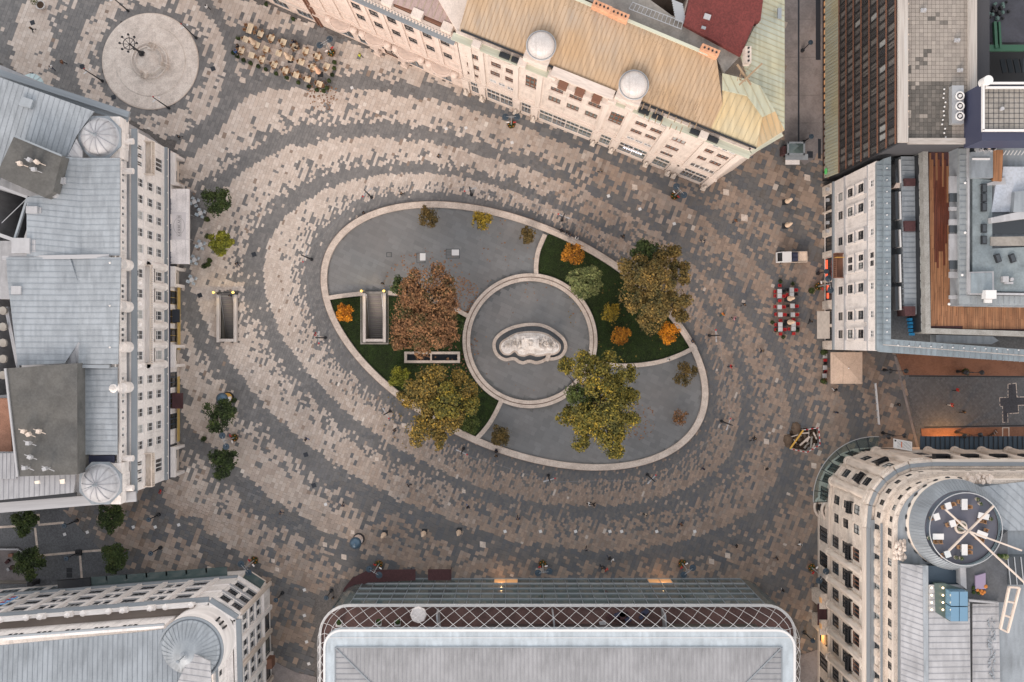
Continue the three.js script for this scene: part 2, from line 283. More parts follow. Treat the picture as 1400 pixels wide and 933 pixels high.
// setts of the street, laid diagonally
{ const gs = []; const poly = [[1236, 518], [1398, 519], [1398, 578], [1262, 582], [1252, 560]];
  const m = new THREE.InstancedMesh(new THREE.BoxGeometry(1, 1, 1), MS({ color: C(1, 1, 1), roughness: 0.9 }), 6000); let n = 0; const q = new THREE.Quaternion().setFromAxisAngle(new V3(0, 1, 0), 0.7), mt = new THREE.Matrix4();
  for (let a = -60; a < 60; a++) for (let b = -60; b < 60; b++) { const x = a * 0.42, z = b * 0.42; const X = 76.5 + x * 0.765 + z * 0.644, Z = 10.3 - x * 0.644 + z * 0.765; const u = X * 8 + 700, v = Z * 8 + 466.5; if (u > 1400 || !inside([u, v], poly) || inside([u, v], crossPx) || n >= 6000) continue; mt.compose(new V3(X, -0.01, Z), q, new V3(0.37, 0.05 + rnd() * 0.01, 0.37)); m.setMatrixAt(n, mt); const k = rr(0.10, 0.135); m.setColorAt(n++, C(k, k, k * 1.03)); }
  m.count = n; m.name = 'street_setts'; m.userData.kind = 'stuff'; sh(m); sRight.add(m); }
// lane on the lower left: pale stone lines and grates
const laneLine = (a, b, w = 3) => { const d = [b[0] - a[0], b[1] - a[1]], l = Math.hypot(...d), n = [-d[1] / l * w / 2, d[0] / l * w / 2]; return onGround([[a[0] + n[0], a[1] + n[1]], [b[0] + n[0], b[1] + n[1]], [b[0] - n[0], b[1] - n[1]], [a[0] - n[0], a[1] - n[1]]], 0.006, 0.014); };
for (const [a, b] of [[[-10, 722], [46, 718]], [[52, 718], [87, 715]], [[47.5, 722], [52, 762]], [[55, 760], [104, 755.4]], [[112, 754.6], [140, 752.6]], [[109, 760], [112, 798]]]) add(sLeft, 'stone_line', laneLine(a, b), M.limestone);
for (const [u, v] of [[94.5, 780], [94.5, 787]]) add(sLeft, 'drain_cover', onGround(pxRect(u - 4, v - 3.2, u + 4, v + 3.2), 0.006, 0.016), M.darkMetal);
add(sLeft, 'grate_surround', flat(pxs([[38, 704], [54, 703], [54, 716], [50, 717], [38, 717]]), [pxs([[40, 706.5], [51, 706.5], [51, 716], [40, 716]])], 0.006, 0.05), M.limestone);

// --- ring pattern: crisp edges of the dark bands traced from the photograph, about the oval's centre ---
const OC = [703.5, 459.5];
const rings = [
  [[360,377],[361,358],[364,337],[375,316],[390,297],[409,281],[425,271],[446,260],[480,248],[512,243],[544,238],[576,237],[608,240],[634,244],[662,251],[694,259],[729,274],[758,285],[787,299],[816,312],[845,325],[880,343],[910,362],[945,395],[965,425],[978,448],[1003,490],[1010,515],[1013,540],[1012,565],[1009,588],[1001,613],[986,635],[960,654],[932,669],[900,680],[860,688],[810,691],[770,690],[740,687],[700,678],[660,667],[624,652],[597,641],[570,625],[539,610],[523,600],[495,581],[466,557],[440,529],[414,502],[397,479],[380,451],[367,415],[361,397]],
  [[259,378],[261,350],[267,323],[276,307],[295,275],[310,257],[317,248],[336,233],[356,221],[377,211],[394,200],[425,199],[446,193],[480,190],[512,188],[544,191],[576,195],[608,199],[641,208],[662,214],[694,224],[729,234],[758,245],[787,255],[816,270],[845,284],[874,301],[893,313],[921,341],[953,367],[975,384],[992,401],[1015,425],[1035,450],[1055,480],[1066,510],[1075,533],[1081,563],[1077,600],[1069,631],[1065,650],[1050,671],[1037,688],[1018,706],[992,718],[964,729],[928,742],[880,748],[840,752],[780,750],[750,745],[700,740],[660,728],[643,722],[609,708],[575,695],[541,684],[530,674],[503,663],[485,652],[462,637],[433,618],[411,603],[390,581],[368,561],[341,531],[326,511],[313,496],[303,475],[292,466],[283,449],[275,434],[268,410],[260,394]],
  [[245,228],[267,212],[280,198],[297,183],[309,168],[321,147],[341,133],[364,123],[410,123],[444,125],[480,125],[508,122],[540,133],[576,135],[598,138],[630,148],[656,155],[683,162],[719,177],[748,187],[771,197],[793,206],[816,214],[839,226],[860,237],[883,247],[908,264],[932,278],[953,292],[986,321],[1028,353],[1054,383],[1085,420],[1112,460],[1138,510],[1158,560],[1163,610],[1152,655],[1130,700],[1100,745],[1060,780],[1010,800],[950,812],[880,818],[780,820],[700,815],[620,798],[557,776],[530,765],[496,753],[469,736],[440,726],[420,709],[400,701],[383,691],[364,680],[351,663],[332,646],[289,610],[274,600],[256,577],[245,560]],
  [[215,675],[241,704],[272,711],[284,730],[303,744],[326,758],[364,781],[387,793],[416,807],[435,819],[975,236],[992,245],[1020,264],[1050,292],[1075,320],[1110,360]],
];
const NA = 720;
function ringTable(pts, maxGap) {
  const q = pts.map(([u, v]) => [Math.atan2(v - OC[1], u - OC[0]), Math.hypot(u - OC[0], v - OC[1])]).sort((a, b) => a[0] - b[0]); const t = new Array(NA).fill(null);
  for (let i = 0; i < q.length; i++) { const a = q[i], b = q[(i + 1) % q.length]; let db = b[0] - a[0]; if (db < 0) db += 2 * Math.PI; if (db > maxGap) continue;
    const k0 = Math.ceil((a[0] + Math.PI) / (2 * Math.PI) * NA), n = Math.floor((a[0] + db + Math.PI) / (2 * Math.PI) * NA) - k0; for (let k = 0; k <= n; k++) { const ang = (k0 + k) / NA * 2 * Math.PI - Math.PI, f = db > 0 ? (ang - a[0]) / db : 0; t[(k0 + k) % NA] = a[1] + (b[1] - a[1]) * f; } }
  return t;
}
const EA = 281.7, EB = 155.9, ET = 24.4 * Math.PI / 180;
const ovalR = th => { const c = Math.cos(th - ET) / EA, s = Math.sin(th - ET) / EB; return 1 / Math.hypot(c, s); };
const tab = [Array.from({ length: NA }, (_, i) => ovalR(i / NA * 2 * Math.PI - Math.PI))];
rings.forEach((r, i) => { const t = ringTable(r, 0.42), p = tab[i], pp = tab[i - 1]; tab.push(t.map((x, k) => x ?? p[k] + (pp ? (p[k] - pp[k]) : 70) * 0.95)); });
for (let i = 0; i < 3; i++) { const a = tab[tab.length - 1], b = tab[tab.length - 2]; tab.push(a.map((x, k) => x + Math.max(45, Math.min(90, x - b[k])))); }
function ringT(u, v) { const th = Math.atan2(v - OC[1], u - OC[0]), r = Math.hypot(u - OC[0], v - OC[1]), k = Math.floor((th + Math.PI) / (2 * Math.PI) * NA) % NA; for (let i = 0; i + 1 < tab.length; i++) if (r < tab[i + 1][k]) return [i, (r - tab[i][k]) / (tab[i + 1][k] - tab[i][k])]; return [6, 0.9]; }
const DC = [205.5, 84];
function lightChance(u, v) {
  const rc = Math.hypot(u - DC[0], v - DC[1]);
  if (rc < 118 || (u < 225 && v < 220)) {
    const w = 3 * (fbm(u / 30, v / 30, 0, 97) - 0.5); const r = rc + w;
    if (r < 71) return 0; if (r < 76) return 0.25; if (r < 86) return 0.68; if (r < 103 + 4 * (v > 130 ? 1 : 0)) return 0.88; if (r < 128) return 0.0; if (r < 138) return 0.3; if (r < 152) return 0.72; if (r < 190) return 0.97; return 0.03;
  }
  const [i, t0] = ringT(u, v), t = t0 + 0.12 * (fbm(u / 26, v / 26, 0, 91) - 0.5) * (t0 > 0.15 && t0 < 0.9 ? 1 : 0.15);
  const dark = i === 0 ? 0.34 : i === 1 ? 0.30 : 0.33, w = stainShade(u, v) > 0.62;
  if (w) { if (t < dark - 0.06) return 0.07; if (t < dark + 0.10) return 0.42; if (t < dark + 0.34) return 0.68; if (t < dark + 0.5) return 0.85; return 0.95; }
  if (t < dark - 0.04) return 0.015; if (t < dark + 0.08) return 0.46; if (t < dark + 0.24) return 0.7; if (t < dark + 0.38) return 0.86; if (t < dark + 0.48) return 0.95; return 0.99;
}
// browner stone stains, with shade towards the lower right painted into the colours; individual stones still vary
const stainShadePts = [[330,330,0],[420,220,0],[300,480,0.06],[150,60,0.02],[560,180,0.12],[400,500,0.12],[660,190,0.35],[760,220,0.62],[850,250,0.8],[1000,300,0.98],[1080,420,1],[300,640,0.28],[400,620,0.32],[500,640,0.6],[350,720,0.62],[560,740,0.9],[700,660,0.95],[250,720,0.72],[150,730,0.85],[400,860,1],[800,720,1],[1000,600,1],[1080,700,0.95],[560,250,0.15],[640,250,0.35],[380,350,0.02],[450,560,0.35],[560,630,0.75],[850,330,0.8],[420,60,0.18],[1150,550,0.98]];
const stainShade = (u, v) => { let a = 0, w = 0; for (const [x, y, b] of stainShadePts) { const k = 1 / ((u - x) ** 2 + (v - y) ** 2 + 400) ** 1.4; a += b * k; w += k; } return a / w; };
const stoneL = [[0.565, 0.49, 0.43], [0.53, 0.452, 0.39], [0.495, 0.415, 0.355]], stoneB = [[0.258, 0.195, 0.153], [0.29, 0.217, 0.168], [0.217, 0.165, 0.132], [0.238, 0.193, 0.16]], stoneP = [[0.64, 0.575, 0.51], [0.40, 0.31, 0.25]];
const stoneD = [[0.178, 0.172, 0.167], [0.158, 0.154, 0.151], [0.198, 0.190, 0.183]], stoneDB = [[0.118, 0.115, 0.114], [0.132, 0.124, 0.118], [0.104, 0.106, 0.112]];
const plaza = (() => {
  const buildings = [[[-60, 60], [0, 88], [240, 195], [243, 655], [-60, 690]], [[-60, 815], [330, 775], [366, 798], [372, 990], [-60, 990]], [[330, -40], [345, 0], [640, 122], [966, 254], [1070, 170], [1072, -40]], [[428, 815], [470, 792], [985, 792], [1093, 850], [1095, 990], [428, 990]], [[1122, 718], [1127, 680], [1155, 640], [1195, 615], [1262, 612], [1500, 600], [1500, 990], [1122, 990]], [[1126, 240], [1500, 240], [1500, 480], [1128, 480]], ...Object.values(streets).map(p => p)];
  const skip = (u, v) => { const th = Math.atan2(v - OC[1], u - OC[0]); if (Math.hypot(u - OC[0], v - OC[1]) < ovalR(th) - 2) return true; if (Math.hypot(u - DC[0], v - DC[1]) < 65) return true; if (u > 297 && u < 326 && v > 398 && v < 468) return true; if (inside([u, v], pitPx)) return true; for (const b of buildings) if (inside([u, v], b)) return true; return false; };
  const ang = 20.6 * Math.PI / 180, ca = Math.cos(ang), sa = Math.sin(ang), B = 2.5, stones = [];
  const block = (x, z, B) => { // courses run up the block, each cut into stones of uneven length
    const X = (x + B / 2) * ca - (z + B / 2) * sa, Z = (x + B / 2) * sa + (z + B / 2) * ca, u = 700 + X * 8, v = 466.5 + Z * 8; let [i, t] = ringT(u, v); t = Math.max(0, Math.min(1, t));
    let s = [0.40, 0.50, 0.58, 0.66, 0.74, 0.78, 0.78][i] + 0.08 * t * (i < 3 ? 1 : 0), asp = [1.8, 1.45, 1.25, 1.12, 1.1, 1.1, 1.1][i]; if (u < 240 && v < 220) { s = 0.62; asp = 1.1; } if (stainShade(u, v) > 0.6 && i > 1) s *= 1.08;
    const n = Math.max(2, Math.round(B / (s / Math.sqrt(asp)))), cw = B / n, len = s * Math.sqrt(asp);
    for (let k = 0; k < n; k++) { let p = 0; const cuts = [0]; while (p < B) { p += len * (rnd() < 0.25 ? rr(0.5, 0.75) : rr(0.85, 1.4)); if (B - p < len * 0.45) break; cuts.push(p); } cuts.push(B); for (let q = 0; q + 1 < cuts.length; q++) { const w = cw, h = cuts[q + 1] - cuts[q], a = x + k * cw + w / 2, b = z + cuts[q] + h / 2, X1 = a * ca - b * sa, Z1 = a * sa + b * ca, u1 = 700 + X1 * 8, v1 = 466.5 + Z1 * 8; if (u1 < -12 || u1 > 1412 || v1 < -12 || v1 > 945 || skip(u1, v1)) continue; stones.push([X1, Z1, w, h, u1, v1]); } }
  };
  for (let a = -50; a < 50; a++) for (let b = -50; b < 50; b++) { const x = a * B, z = b * B + ((a * 7919) % 13 + 13) % 13 * 0.19; const X = (x + B / 2) * ca - (z + B / 2) * sa, Z = (x + B / 2) * sa + (z + B / 2) * ca; if (Math.abs(X) > 92 || Math.abs(Z) > 62) continue; block(x, z, B); }
  stones.sort((p, q) => q[2] * q[3] - p[2] * p[3]);
  const root = groundMesh;
  const geo = new THREE.BoxGeometry(1, 1, 1), mats = {}, inst = new THREE.InstancedMesh(geo, MS({ color: C(1, 1, 1), roughness: 0.82 }), stones.length);
  const q = new THREE.Quaternion().setFromAxisAngle(new V3(0, 1, 0), -ang), mt = new THREE.Matrix4(), gap = 0.018; let n = 0, parts = 0;
  for (const [X, Z, w, h, u, v] of stones) {
    const isL = rnd() < lightChance(u, v), b = stainShade(u, v) + 0.42 * (fbm(u / 38, v / 38, 0, 77) - 0.5) + rr(-0.09, 0.09), k = rr(0.93, 1.07), r2 = rnd(); let c;
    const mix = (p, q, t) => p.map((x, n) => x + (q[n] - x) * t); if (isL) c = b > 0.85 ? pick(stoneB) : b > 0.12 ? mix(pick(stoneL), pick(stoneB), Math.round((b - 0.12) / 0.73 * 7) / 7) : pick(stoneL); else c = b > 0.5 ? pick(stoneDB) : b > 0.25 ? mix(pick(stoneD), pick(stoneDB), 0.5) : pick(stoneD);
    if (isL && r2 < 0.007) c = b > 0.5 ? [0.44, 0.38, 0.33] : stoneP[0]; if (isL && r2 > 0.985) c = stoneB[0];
    const hh = 0.055 + rnd() * 0.012, pos = new V3(X, hh / 2 - 0.06, Z), sc = new V3(w - gap, hh, h - gap), big = parts < 290 && u > 8 && u < 1390 && v > 8 && v < 925;
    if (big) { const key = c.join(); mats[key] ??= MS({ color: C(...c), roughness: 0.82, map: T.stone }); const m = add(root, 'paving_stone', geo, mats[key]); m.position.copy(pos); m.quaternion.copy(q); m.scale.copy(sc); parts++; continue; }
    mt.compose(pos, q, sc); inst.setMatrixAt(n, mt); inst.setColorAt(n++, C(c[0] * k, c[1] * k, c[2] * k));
  }
  inst.count = n; inst.name = 'small_paving_stones'; inst.userData.kind = 'stuff'; sh(inst); root.add(inst); console.log('stones', stones.length); return root;
})();
// --- pale access covers, square lights and black grates let into the paving ---
for (const [u, v, s, k] of [[332, 110, 7, 0], [300, 122, 5, 0], [444, 745, 6, 0], [482, 728, 5, 0], [470, 762, 7, 0], [995, 760, 7, 0], [973, 768, 7, 0], [1113, 637, 7, 0], [1048, 604, 7, 0], [1018, 298, 9, 0], [660, 745, 8, 0], [634, 672, 5, 0], [515, 628, 5, 0], [868, 256, 7, 0], [993, 263, 8, 0], [1104, 243, 8, 0], [540, 583, 5, 0], [552, 582, 6, 0], [286, 778, 6, 0], [373, 767, 5, 0], [379, 779, 5, 0]])
  single('access_cover', onGround([[u - s / 2, v - s * 0.6], [u + s * 0.5, v - s * 0.4], [u + s / 2, v + s * 0.6], [u - s * 0.5, v + s * 0.4]], 0.008, 0.02), M.limestone, 'pale square stone access cover set in the plaza paving', 'cover', 'pale access covers in the paving');
for (const [u, v] of [[787, 727], [834, 727], [690.5, 727], [739, 727], [850, 727], [898, 727], [950, 727], [875, 286], [922, 306], [832, 268], [416, 807], [416, 842], [419, 878], [422, 908], [88, 731], [119, 728], [151, 727], [182, 721], [212, 721], [244, 718], [445, 690], [637, 175], [610, 176], [481, 120], [700, 195]])
  single('ground_light', [box(0.5, 0.02, 0.5, P(u, v).x, 0.02, P(u, v).z, 0.35), box(0.3, 0.012, 0.3, P(u, v).x, 0.036, P(u, v).z, 0.35)], M.whitePaint, 'small white square ground light flush with the plaza paving', 'ground light', 'white ground lights in the paving');
for (const [u, v] of [[347, 348], [273, 404], [155, 133], [112, 91], [291, 94], [44, 31], [429, 664], [418, 622]])
  single('floor_grate', [box(0.75, 0.02, 0.75, P(u, v).x, 0.02, P(u, v).z, 0.35), ...[-0.2, 0, 0.2].map(o => box(0.6, 0.012, 0.08, P(u, v).x + o * 0.34, 0.034, P(u, v).z + o * 0.94, -0.35))], M.grate, 'dark square metal grate in the plaza paving', 'grate', 'dark square floor grates');
// ---------- the oval garden ----------
const ell = (t, k = 0) => { const a = EA - k, b = EB - k, c = Math.cos(ET), s = Math.sin(ET), x = a * Math.cos(t), y = b * Math.sin(t); return [OC[0] + x * c - y * s, OC[1] + x * s + y * c]; };
const ellT = ([u, v], k = 0) => { const c = Math.cos(ET), s = Math.sin(ET), x = u - OC[0], y = v - OC[1]; return Math.atan2((-x * s + y * c) / (EB - k), (x * c + y * s) / (EA - k)); };
const CC = [724.5, 466.2], circ = (t, r) => [CC[0] + r * Math.cos(t), CC[1] + r * Math.sin(t)];
const loop = (f, n = 160) => Array.from({ length: n }, (_, i) => f(i / n * 2 * Math.PI));
const arc = (f, a, b, n = 48) => Array.from({ length: n + 1 }, (_, i) => f(a + (b - a) * i / n));
const ovalFloor = struct('oval_terrace', flat(pxs(loop(t => ell(t, 5))), [...stairPx.slice(1), pxRect(556, 484.5, 626, 493)].map(h => pxs(h)), -0.055, 0.02), M.slabs);
const branch = { top: [[733, 378], [733, 362], [736, 343], [745, 321]], right: [[952, 474], [930, 485], [905, 494], [876, 499], [845, 500], [815, 496]], left: [[444, 408.5], [470, 404.5], [500, 401], [530, 400.5], [560, 404], [590, 411], [618, 421], [641, 433]], bottom: [[685, 549], [679, 562], [670, 578], [659, 592], [648, 603]] };
const wallStone = M.limestone, ringBrown = MS({ color: C(0.30, 0.23, 0.19), map: T.stone });
const gar = thing('oval_seat_wall', 'low pale stone wall ringing the oval garden with curved branch walls', 'wall');
add(gar, 'outer_wall', flat(pxs(loop(t => ell(t, 0))), [pxs(loop(t => ell(t, 8.6)))], -0.05, 0.46), wallStone);
add(gar, 'outer_step', flat(pxs(loop(t => ell(t, -0.9))), [pxs(loop(t => ell(t, 0.1)))], -0.05, 0.2), ringBrown);
add(gar, 'inner_wall', flat(pxs(loop(t => circ(t, 92))), [pxs(loop(t => circ(t, 87.6)))], 0.0, 0.48), wallStone);
add(gar, 'inner_bench', flat(pxs(loop(t => circ(t, 86.4))), [pxs(loop(t => circ(t, 81.6)))], 0.0, 0.42), wallStone);
add(gar, 'gutter', flat(pxs(loop(t => circ(t, 87.58))), [pxs(loop(t => circ(t, 86.42)))], 0.0, 0.3), ringBrown);
function strip(px, w, y0, y1) { const c = new THREE.CatmullRomCurve3(pxs(px)), N = 30, L = [], R = []; for (let i = 0; i <= N; i++) { const p = c.getPoint(i / N), t = c.getTangent(i / N), n = new V3(-t.z, 0, t.x).normalize().multiplyScalar(w / 2); L.push(p.clone().add(n)); R.push(p.clone().sub(n)); } return prism([...L, ...R.reverse()], y0, y1); }
add(gar, 'branch_wall', strip(branch.top, 0.75, 0.0, 0.44), wallStone); add(gar, 'branch_wall', strip(branch.right.slice(0, 6), 0.72, 0.0, 0.44), wallStone);
add(gar, 'branch_wall', strip(branch.left.slice(0, 3).concat([[496, 401.5]]).slice(0, 2).concat([[496.5, 401.5]]), 0.72, 0.0, 0.44), wallStone);
add(gar, 'branch_wall', strip([[531, 400.6], ...branch.left.slice(4)], 0.72, 0.0, 0.44), wallStone); add(gar, 'branch_wall', strip(branch.bottom, 0.75, 0.0, 0.44), wallStone);
// shallow scored line along the top of the outer wall (bench back)
add(gar, 'bench_back', flat(pxs(arc(t => ell(t, 2.6), ellT([748, 312]), ellT([962, 470]))).concat(pxs(arc(t => ell(t, 4.6), ellT([962, 470]), ellT([748, 312])))), [], 0.461, 0.62), wallStone);
const lawnR = [...branch.top.slice().reverse().map(([u, v]) => [u + 3.4, v + 1]), ...arc(t => circ(t, 93), -1.44, 0.33), ...branch.right.slice().reverse().map(([u, v]) => [u - 0.5, v - 3.2]).slice(1), ...arc(t => ell(t, 9.5), ellT([948, 470], 9.5), ellT([750, 322], 9.5))];
const lawnL = [...branch.left.map(([u, v]) => [u + 1, v + 3.2]).slice(0, 2), [496.3, 405], [496.3, 468.6], [529.3, 468.6], [529.3, 405], ...branch.left.slice(4).map(([u, v]) => [u, v + 3.2]), ...arc(t => circ(t, 93), 3.46, 2.04), ...branch.bottom.map(([u, v]) => [u - 3.4, v - 0.6]).slice(1), ...arc(t => ell(t, 9.5), ellT([645, 600], 9.5), ellT([447, 412], 9.5) + (ellT([447, 412], 9.5) < 0 ? 2 * Math.PI : 0))];
const lawnHole = [pxRect(497, 399, 530, 467.6), pxRect(555, 483.5, 627, 494)];
const lR = struct('lawn', flat(pxs(lawnR), [], 0.0, 0.16), M.lawn), lL = struct('lawn_001', flat(pxs(lawnL), [pxs(pxRect(554.8, 483.3, 627.2, 494.2))], 0.0, 0.16), M.lawn);
{ // grass tufts and fallen leaves on both lawns
  const blade = new THREE.ConeGeometry(0.09, 0.16, 3), N = 9000, mt = new THREE.Matrix4(), e = new THREE.Euler(), q = new THREE.Quaternion();
  [[lR, lawnR], [lL, lawnL]].forEach(([L, poly]) => { const m = new THREE.InstancedMesh(blade, MS({ color: C(1, 1, 1), roughness: 1 }), N); let n = 0; const us = poly.map(p => p[0]), vs = poly.map(p => p[1]), u0 = Math.min(...us), u1 = Math.max(...us), v0 = Math.min(...vs), v1 = Math.max(...vs);
    for (let k = 0; k < N * 3 && n < N; k++) { const u = rr(u0, u1), v = rr(v0, v1); if (!inside([u, v], poly) || lawnHole.some(h => inside([u, v], h))) continue; const p = P(u, v); q.setFromEuler(e.set(rr(-0.5, 0.5), rr(0, 6), rr(-0.5, 0.5))); const s = rr(0.7, 1.5); mt.compose(new V3(p.x, 0.2, p.z), q, new V3(s, rr(0.6, 1.2), s)); m.setMatrixAt(n, mt); const g = rr(0.6, 1.2); m.setColorAt(n++, C(0.034 * g, 0.053 * g, 0.014 * g)); }
    m.count = n; m.name = 'grass_tufts'; m.userData.kind = 'stuff'; sh(m); L.add(m); });
  const leaf = new THREE.PlaneGeometry(0.16, 0.12); leaf.rotateX(-Math.PI / 2); const m = new THREE.InstancedMesh(leaf, MS({ color: C(1, 1, 1), roughness: 0.9, side: THREE.DoubleSide }), 2600); let n = 0;
  const scatter = (cu, cv, r, k, y, col) => { for (let i = 0; i < k && n < 2600; i++) { const a = rr(0, 6.283), d = Math.sqrt(rnd()) * r, p = P(cu + d * Math.cos(a), cv + d * Math.sin(a)); q.setFromEuler(e.set(rr(-0.2, 0.2), rr(0, 6), rr(-0.2, 0.2))); mt.compose(new V3(p.x, y + rr(0, 0.02), p.z), q, new V3(1, 1, 1).multiplyScalar(rr(0.8, 1.9))); m.setMatrixAt(n, mt); m.setColorAt(n++, C(...pick(col))); } };
  const br = [[0.22, 0.11, 0.06], [0.18, 0.09, 0.05], [0.27, 0.15, 0.08]], ye = [[0.22, 0.15, 0.03], [0.16, 0.10, 0.025]];
  scatter(630, 405, 26, 260, 0.04, br); scatter(585, 400, 62, 420, 0.04, br); scatter(585, 550, 70, 90, 0.2, ye); scatter(850, 420, 80, 90, 0.2, ye); scatter(868, 575, 28, 130, 0.03, br); scatter(735, 465, 85, 30, 0.03, br); scatter(710, 350, 60, 60, 0.04, br); scatter(440, 130, 22, 120, 0.02, br); scatter(610, 480, 45, 160, 0.2, br);
  m.count = n; m.name = 'fallen_leaves'; m.userData = { kind: 'stuff', label: 'fallen brown and yellow leaves scattered over the oval garden', category: 'leaves' }; sh(m); scene.add(m);
}
{ // stone slabs of the terrace, laid in courses
  const list = [], ang = 0.42, ca = Math.cos(ang), sa = Math.sin(ang), q = new THREE.Quaternion().setFromAxisAngle(new V3(0, 1, 0), -ang), mt = new THREE.Matrix4();
  for (let r = -60; r < 60; r++) { let x = -45 + rr(0, 1); const z = r * 0.72; while (x < 45) { const w = rr(0.7, 1.5), a = x + w / 2, X = a * ca - z * sa, Z = a * sa + z * ca, u = 700 + X * 8, v = 466.5 + Z * 8, th = Math.atan2(v - OC[1], u - OC[0]); x += w; const dc = Math.hypot(u - CC[0], v - CC[1]); if (Math.hypot(u - OC[0], v - OC[1]) > ovalR(th) - 8 || (dc > 78 && dc < 95) || inside([u, v], lawnR) || inside([u, v], lawnL) || (u > 490 && u < 536 && v > 394 && v < 474) || (u > 548 && u < 632 && v > 478 && v < 499)) continue; list.push([X, Z, w, u, v]); } }
  const m = new THREE.InstancedMesh(new THREE.BoxGeometry(1, 1, 1), MS({ color: C(1, 1, 1), roughness: 0.85 }), list.length); list.forEach(([X, Z, w, u, v], i) => { mt.compose(new V3(X, 0.012, Z), q, new V3(w - 0.02, 0.03 + rnd() * 0.004, 0.70)); m.setMatrixAt(i, mt); const b = fbm(u / 30, v / 30, 0, 17), k = 0.172 * (1 + 0.30 * (b - 0.5) + rr(-0.09, 0.09)), h = fbm(u / 45 + 9, v / 45, 0, 19) - 0.5; m.setColorAt(i, C(k * (1 + 0.10 * h), k, k * (0.99 - 0.06 * h))); });
  m.name = 'terrace_slabs'; m.userData.kind = 'stuff'; sh(m); ovalFloor.add(m);
}
// inspection hatches on the north-west terrace
for (const [u, v, w, h, c] of [[532, 348.5, 7.5, 6.5, 0], [575.5, 353, 12, 14, 1], [619, 347, 19, 13, 2]]) {
  const t = thing('inspection_hatch', ['plain flush grey hatch with thin dark joint on the oval terrace', 'dark outlined hatch with white lid at its upper corner', 'wide slotted hatch with white lid at its right end'][c], 'hatch');
  const p0 = P(u - w / 2, v - h / 2), p1 = P(u + w / 2, v + h / 2); add(t, 'frame', box(p1.x - p0.x, 0.02, p1.z - p0.z, (p0.x + p1.x) / 2, 0.034, (p0.z + p1.z) / 2), M.grate); add(t, 'lid', box(p1.x - p0.x - 0.16, 0.03, p1.z - p0.z - 0.16, (p0.x + p1.x) / 2, 0.036, (p0.z + p1.z) / 2), M.slabs);
  if (c) add(t, 'white_lid', box(c === 1 ? 0.95 : 1.25, 0.05, c === 1 ? 1.25 : 1.0, (p0.x + p1.x) / 2 + (c === 1 ? 0.3 : 0.45), 0.05, (p0.z + p1.z) / 2 - (c === 1 ? 0.2 : 0.2)), M.whitePaint);
  if (c === 2) for (let k = 0; k < 4; k++) add(t, 'slot', box(1.1, 0.02, 0.05, (p0.x + p1.x) / 2 - 0.5, 0.054, (p0.z + p1.z) / 2 - 0.4 + k * 0.26), M.grate);
}
// twin ventilation troughs sunk in the lawn
{ const t = thing('vent_trough', 'pale stone framed pair of dark vent troughs sunk in the lawn', 'vent'); const y1 = 0.42;
  add(t, 'surround', flat(pxs(pxRect(553, 481, 629, 496.5)), [pxs(pxRect(556.5, 484.5, 588.5, 493)), pxs(pxRect(590.5, 484.5, 625.5, 493))], 0, y1), M.limestone);
  add(t, 'trough', prism(pxs(pxRect(556, 484, 626, 493.5)), -0.55, -0.5), M.grate);
  for (let k = 0; k < 34; k++) { const u = 557.5 + k * 2.05; if (Math.abs(u - 589.5) < 1.6) continue; const a = P(u, 484.6), b = P(u, 492.9); add(t, 'grate_bar', bar(a.setY(-0.05), b.setY(-0.05), 0.09, 0.05), M.grate); } }
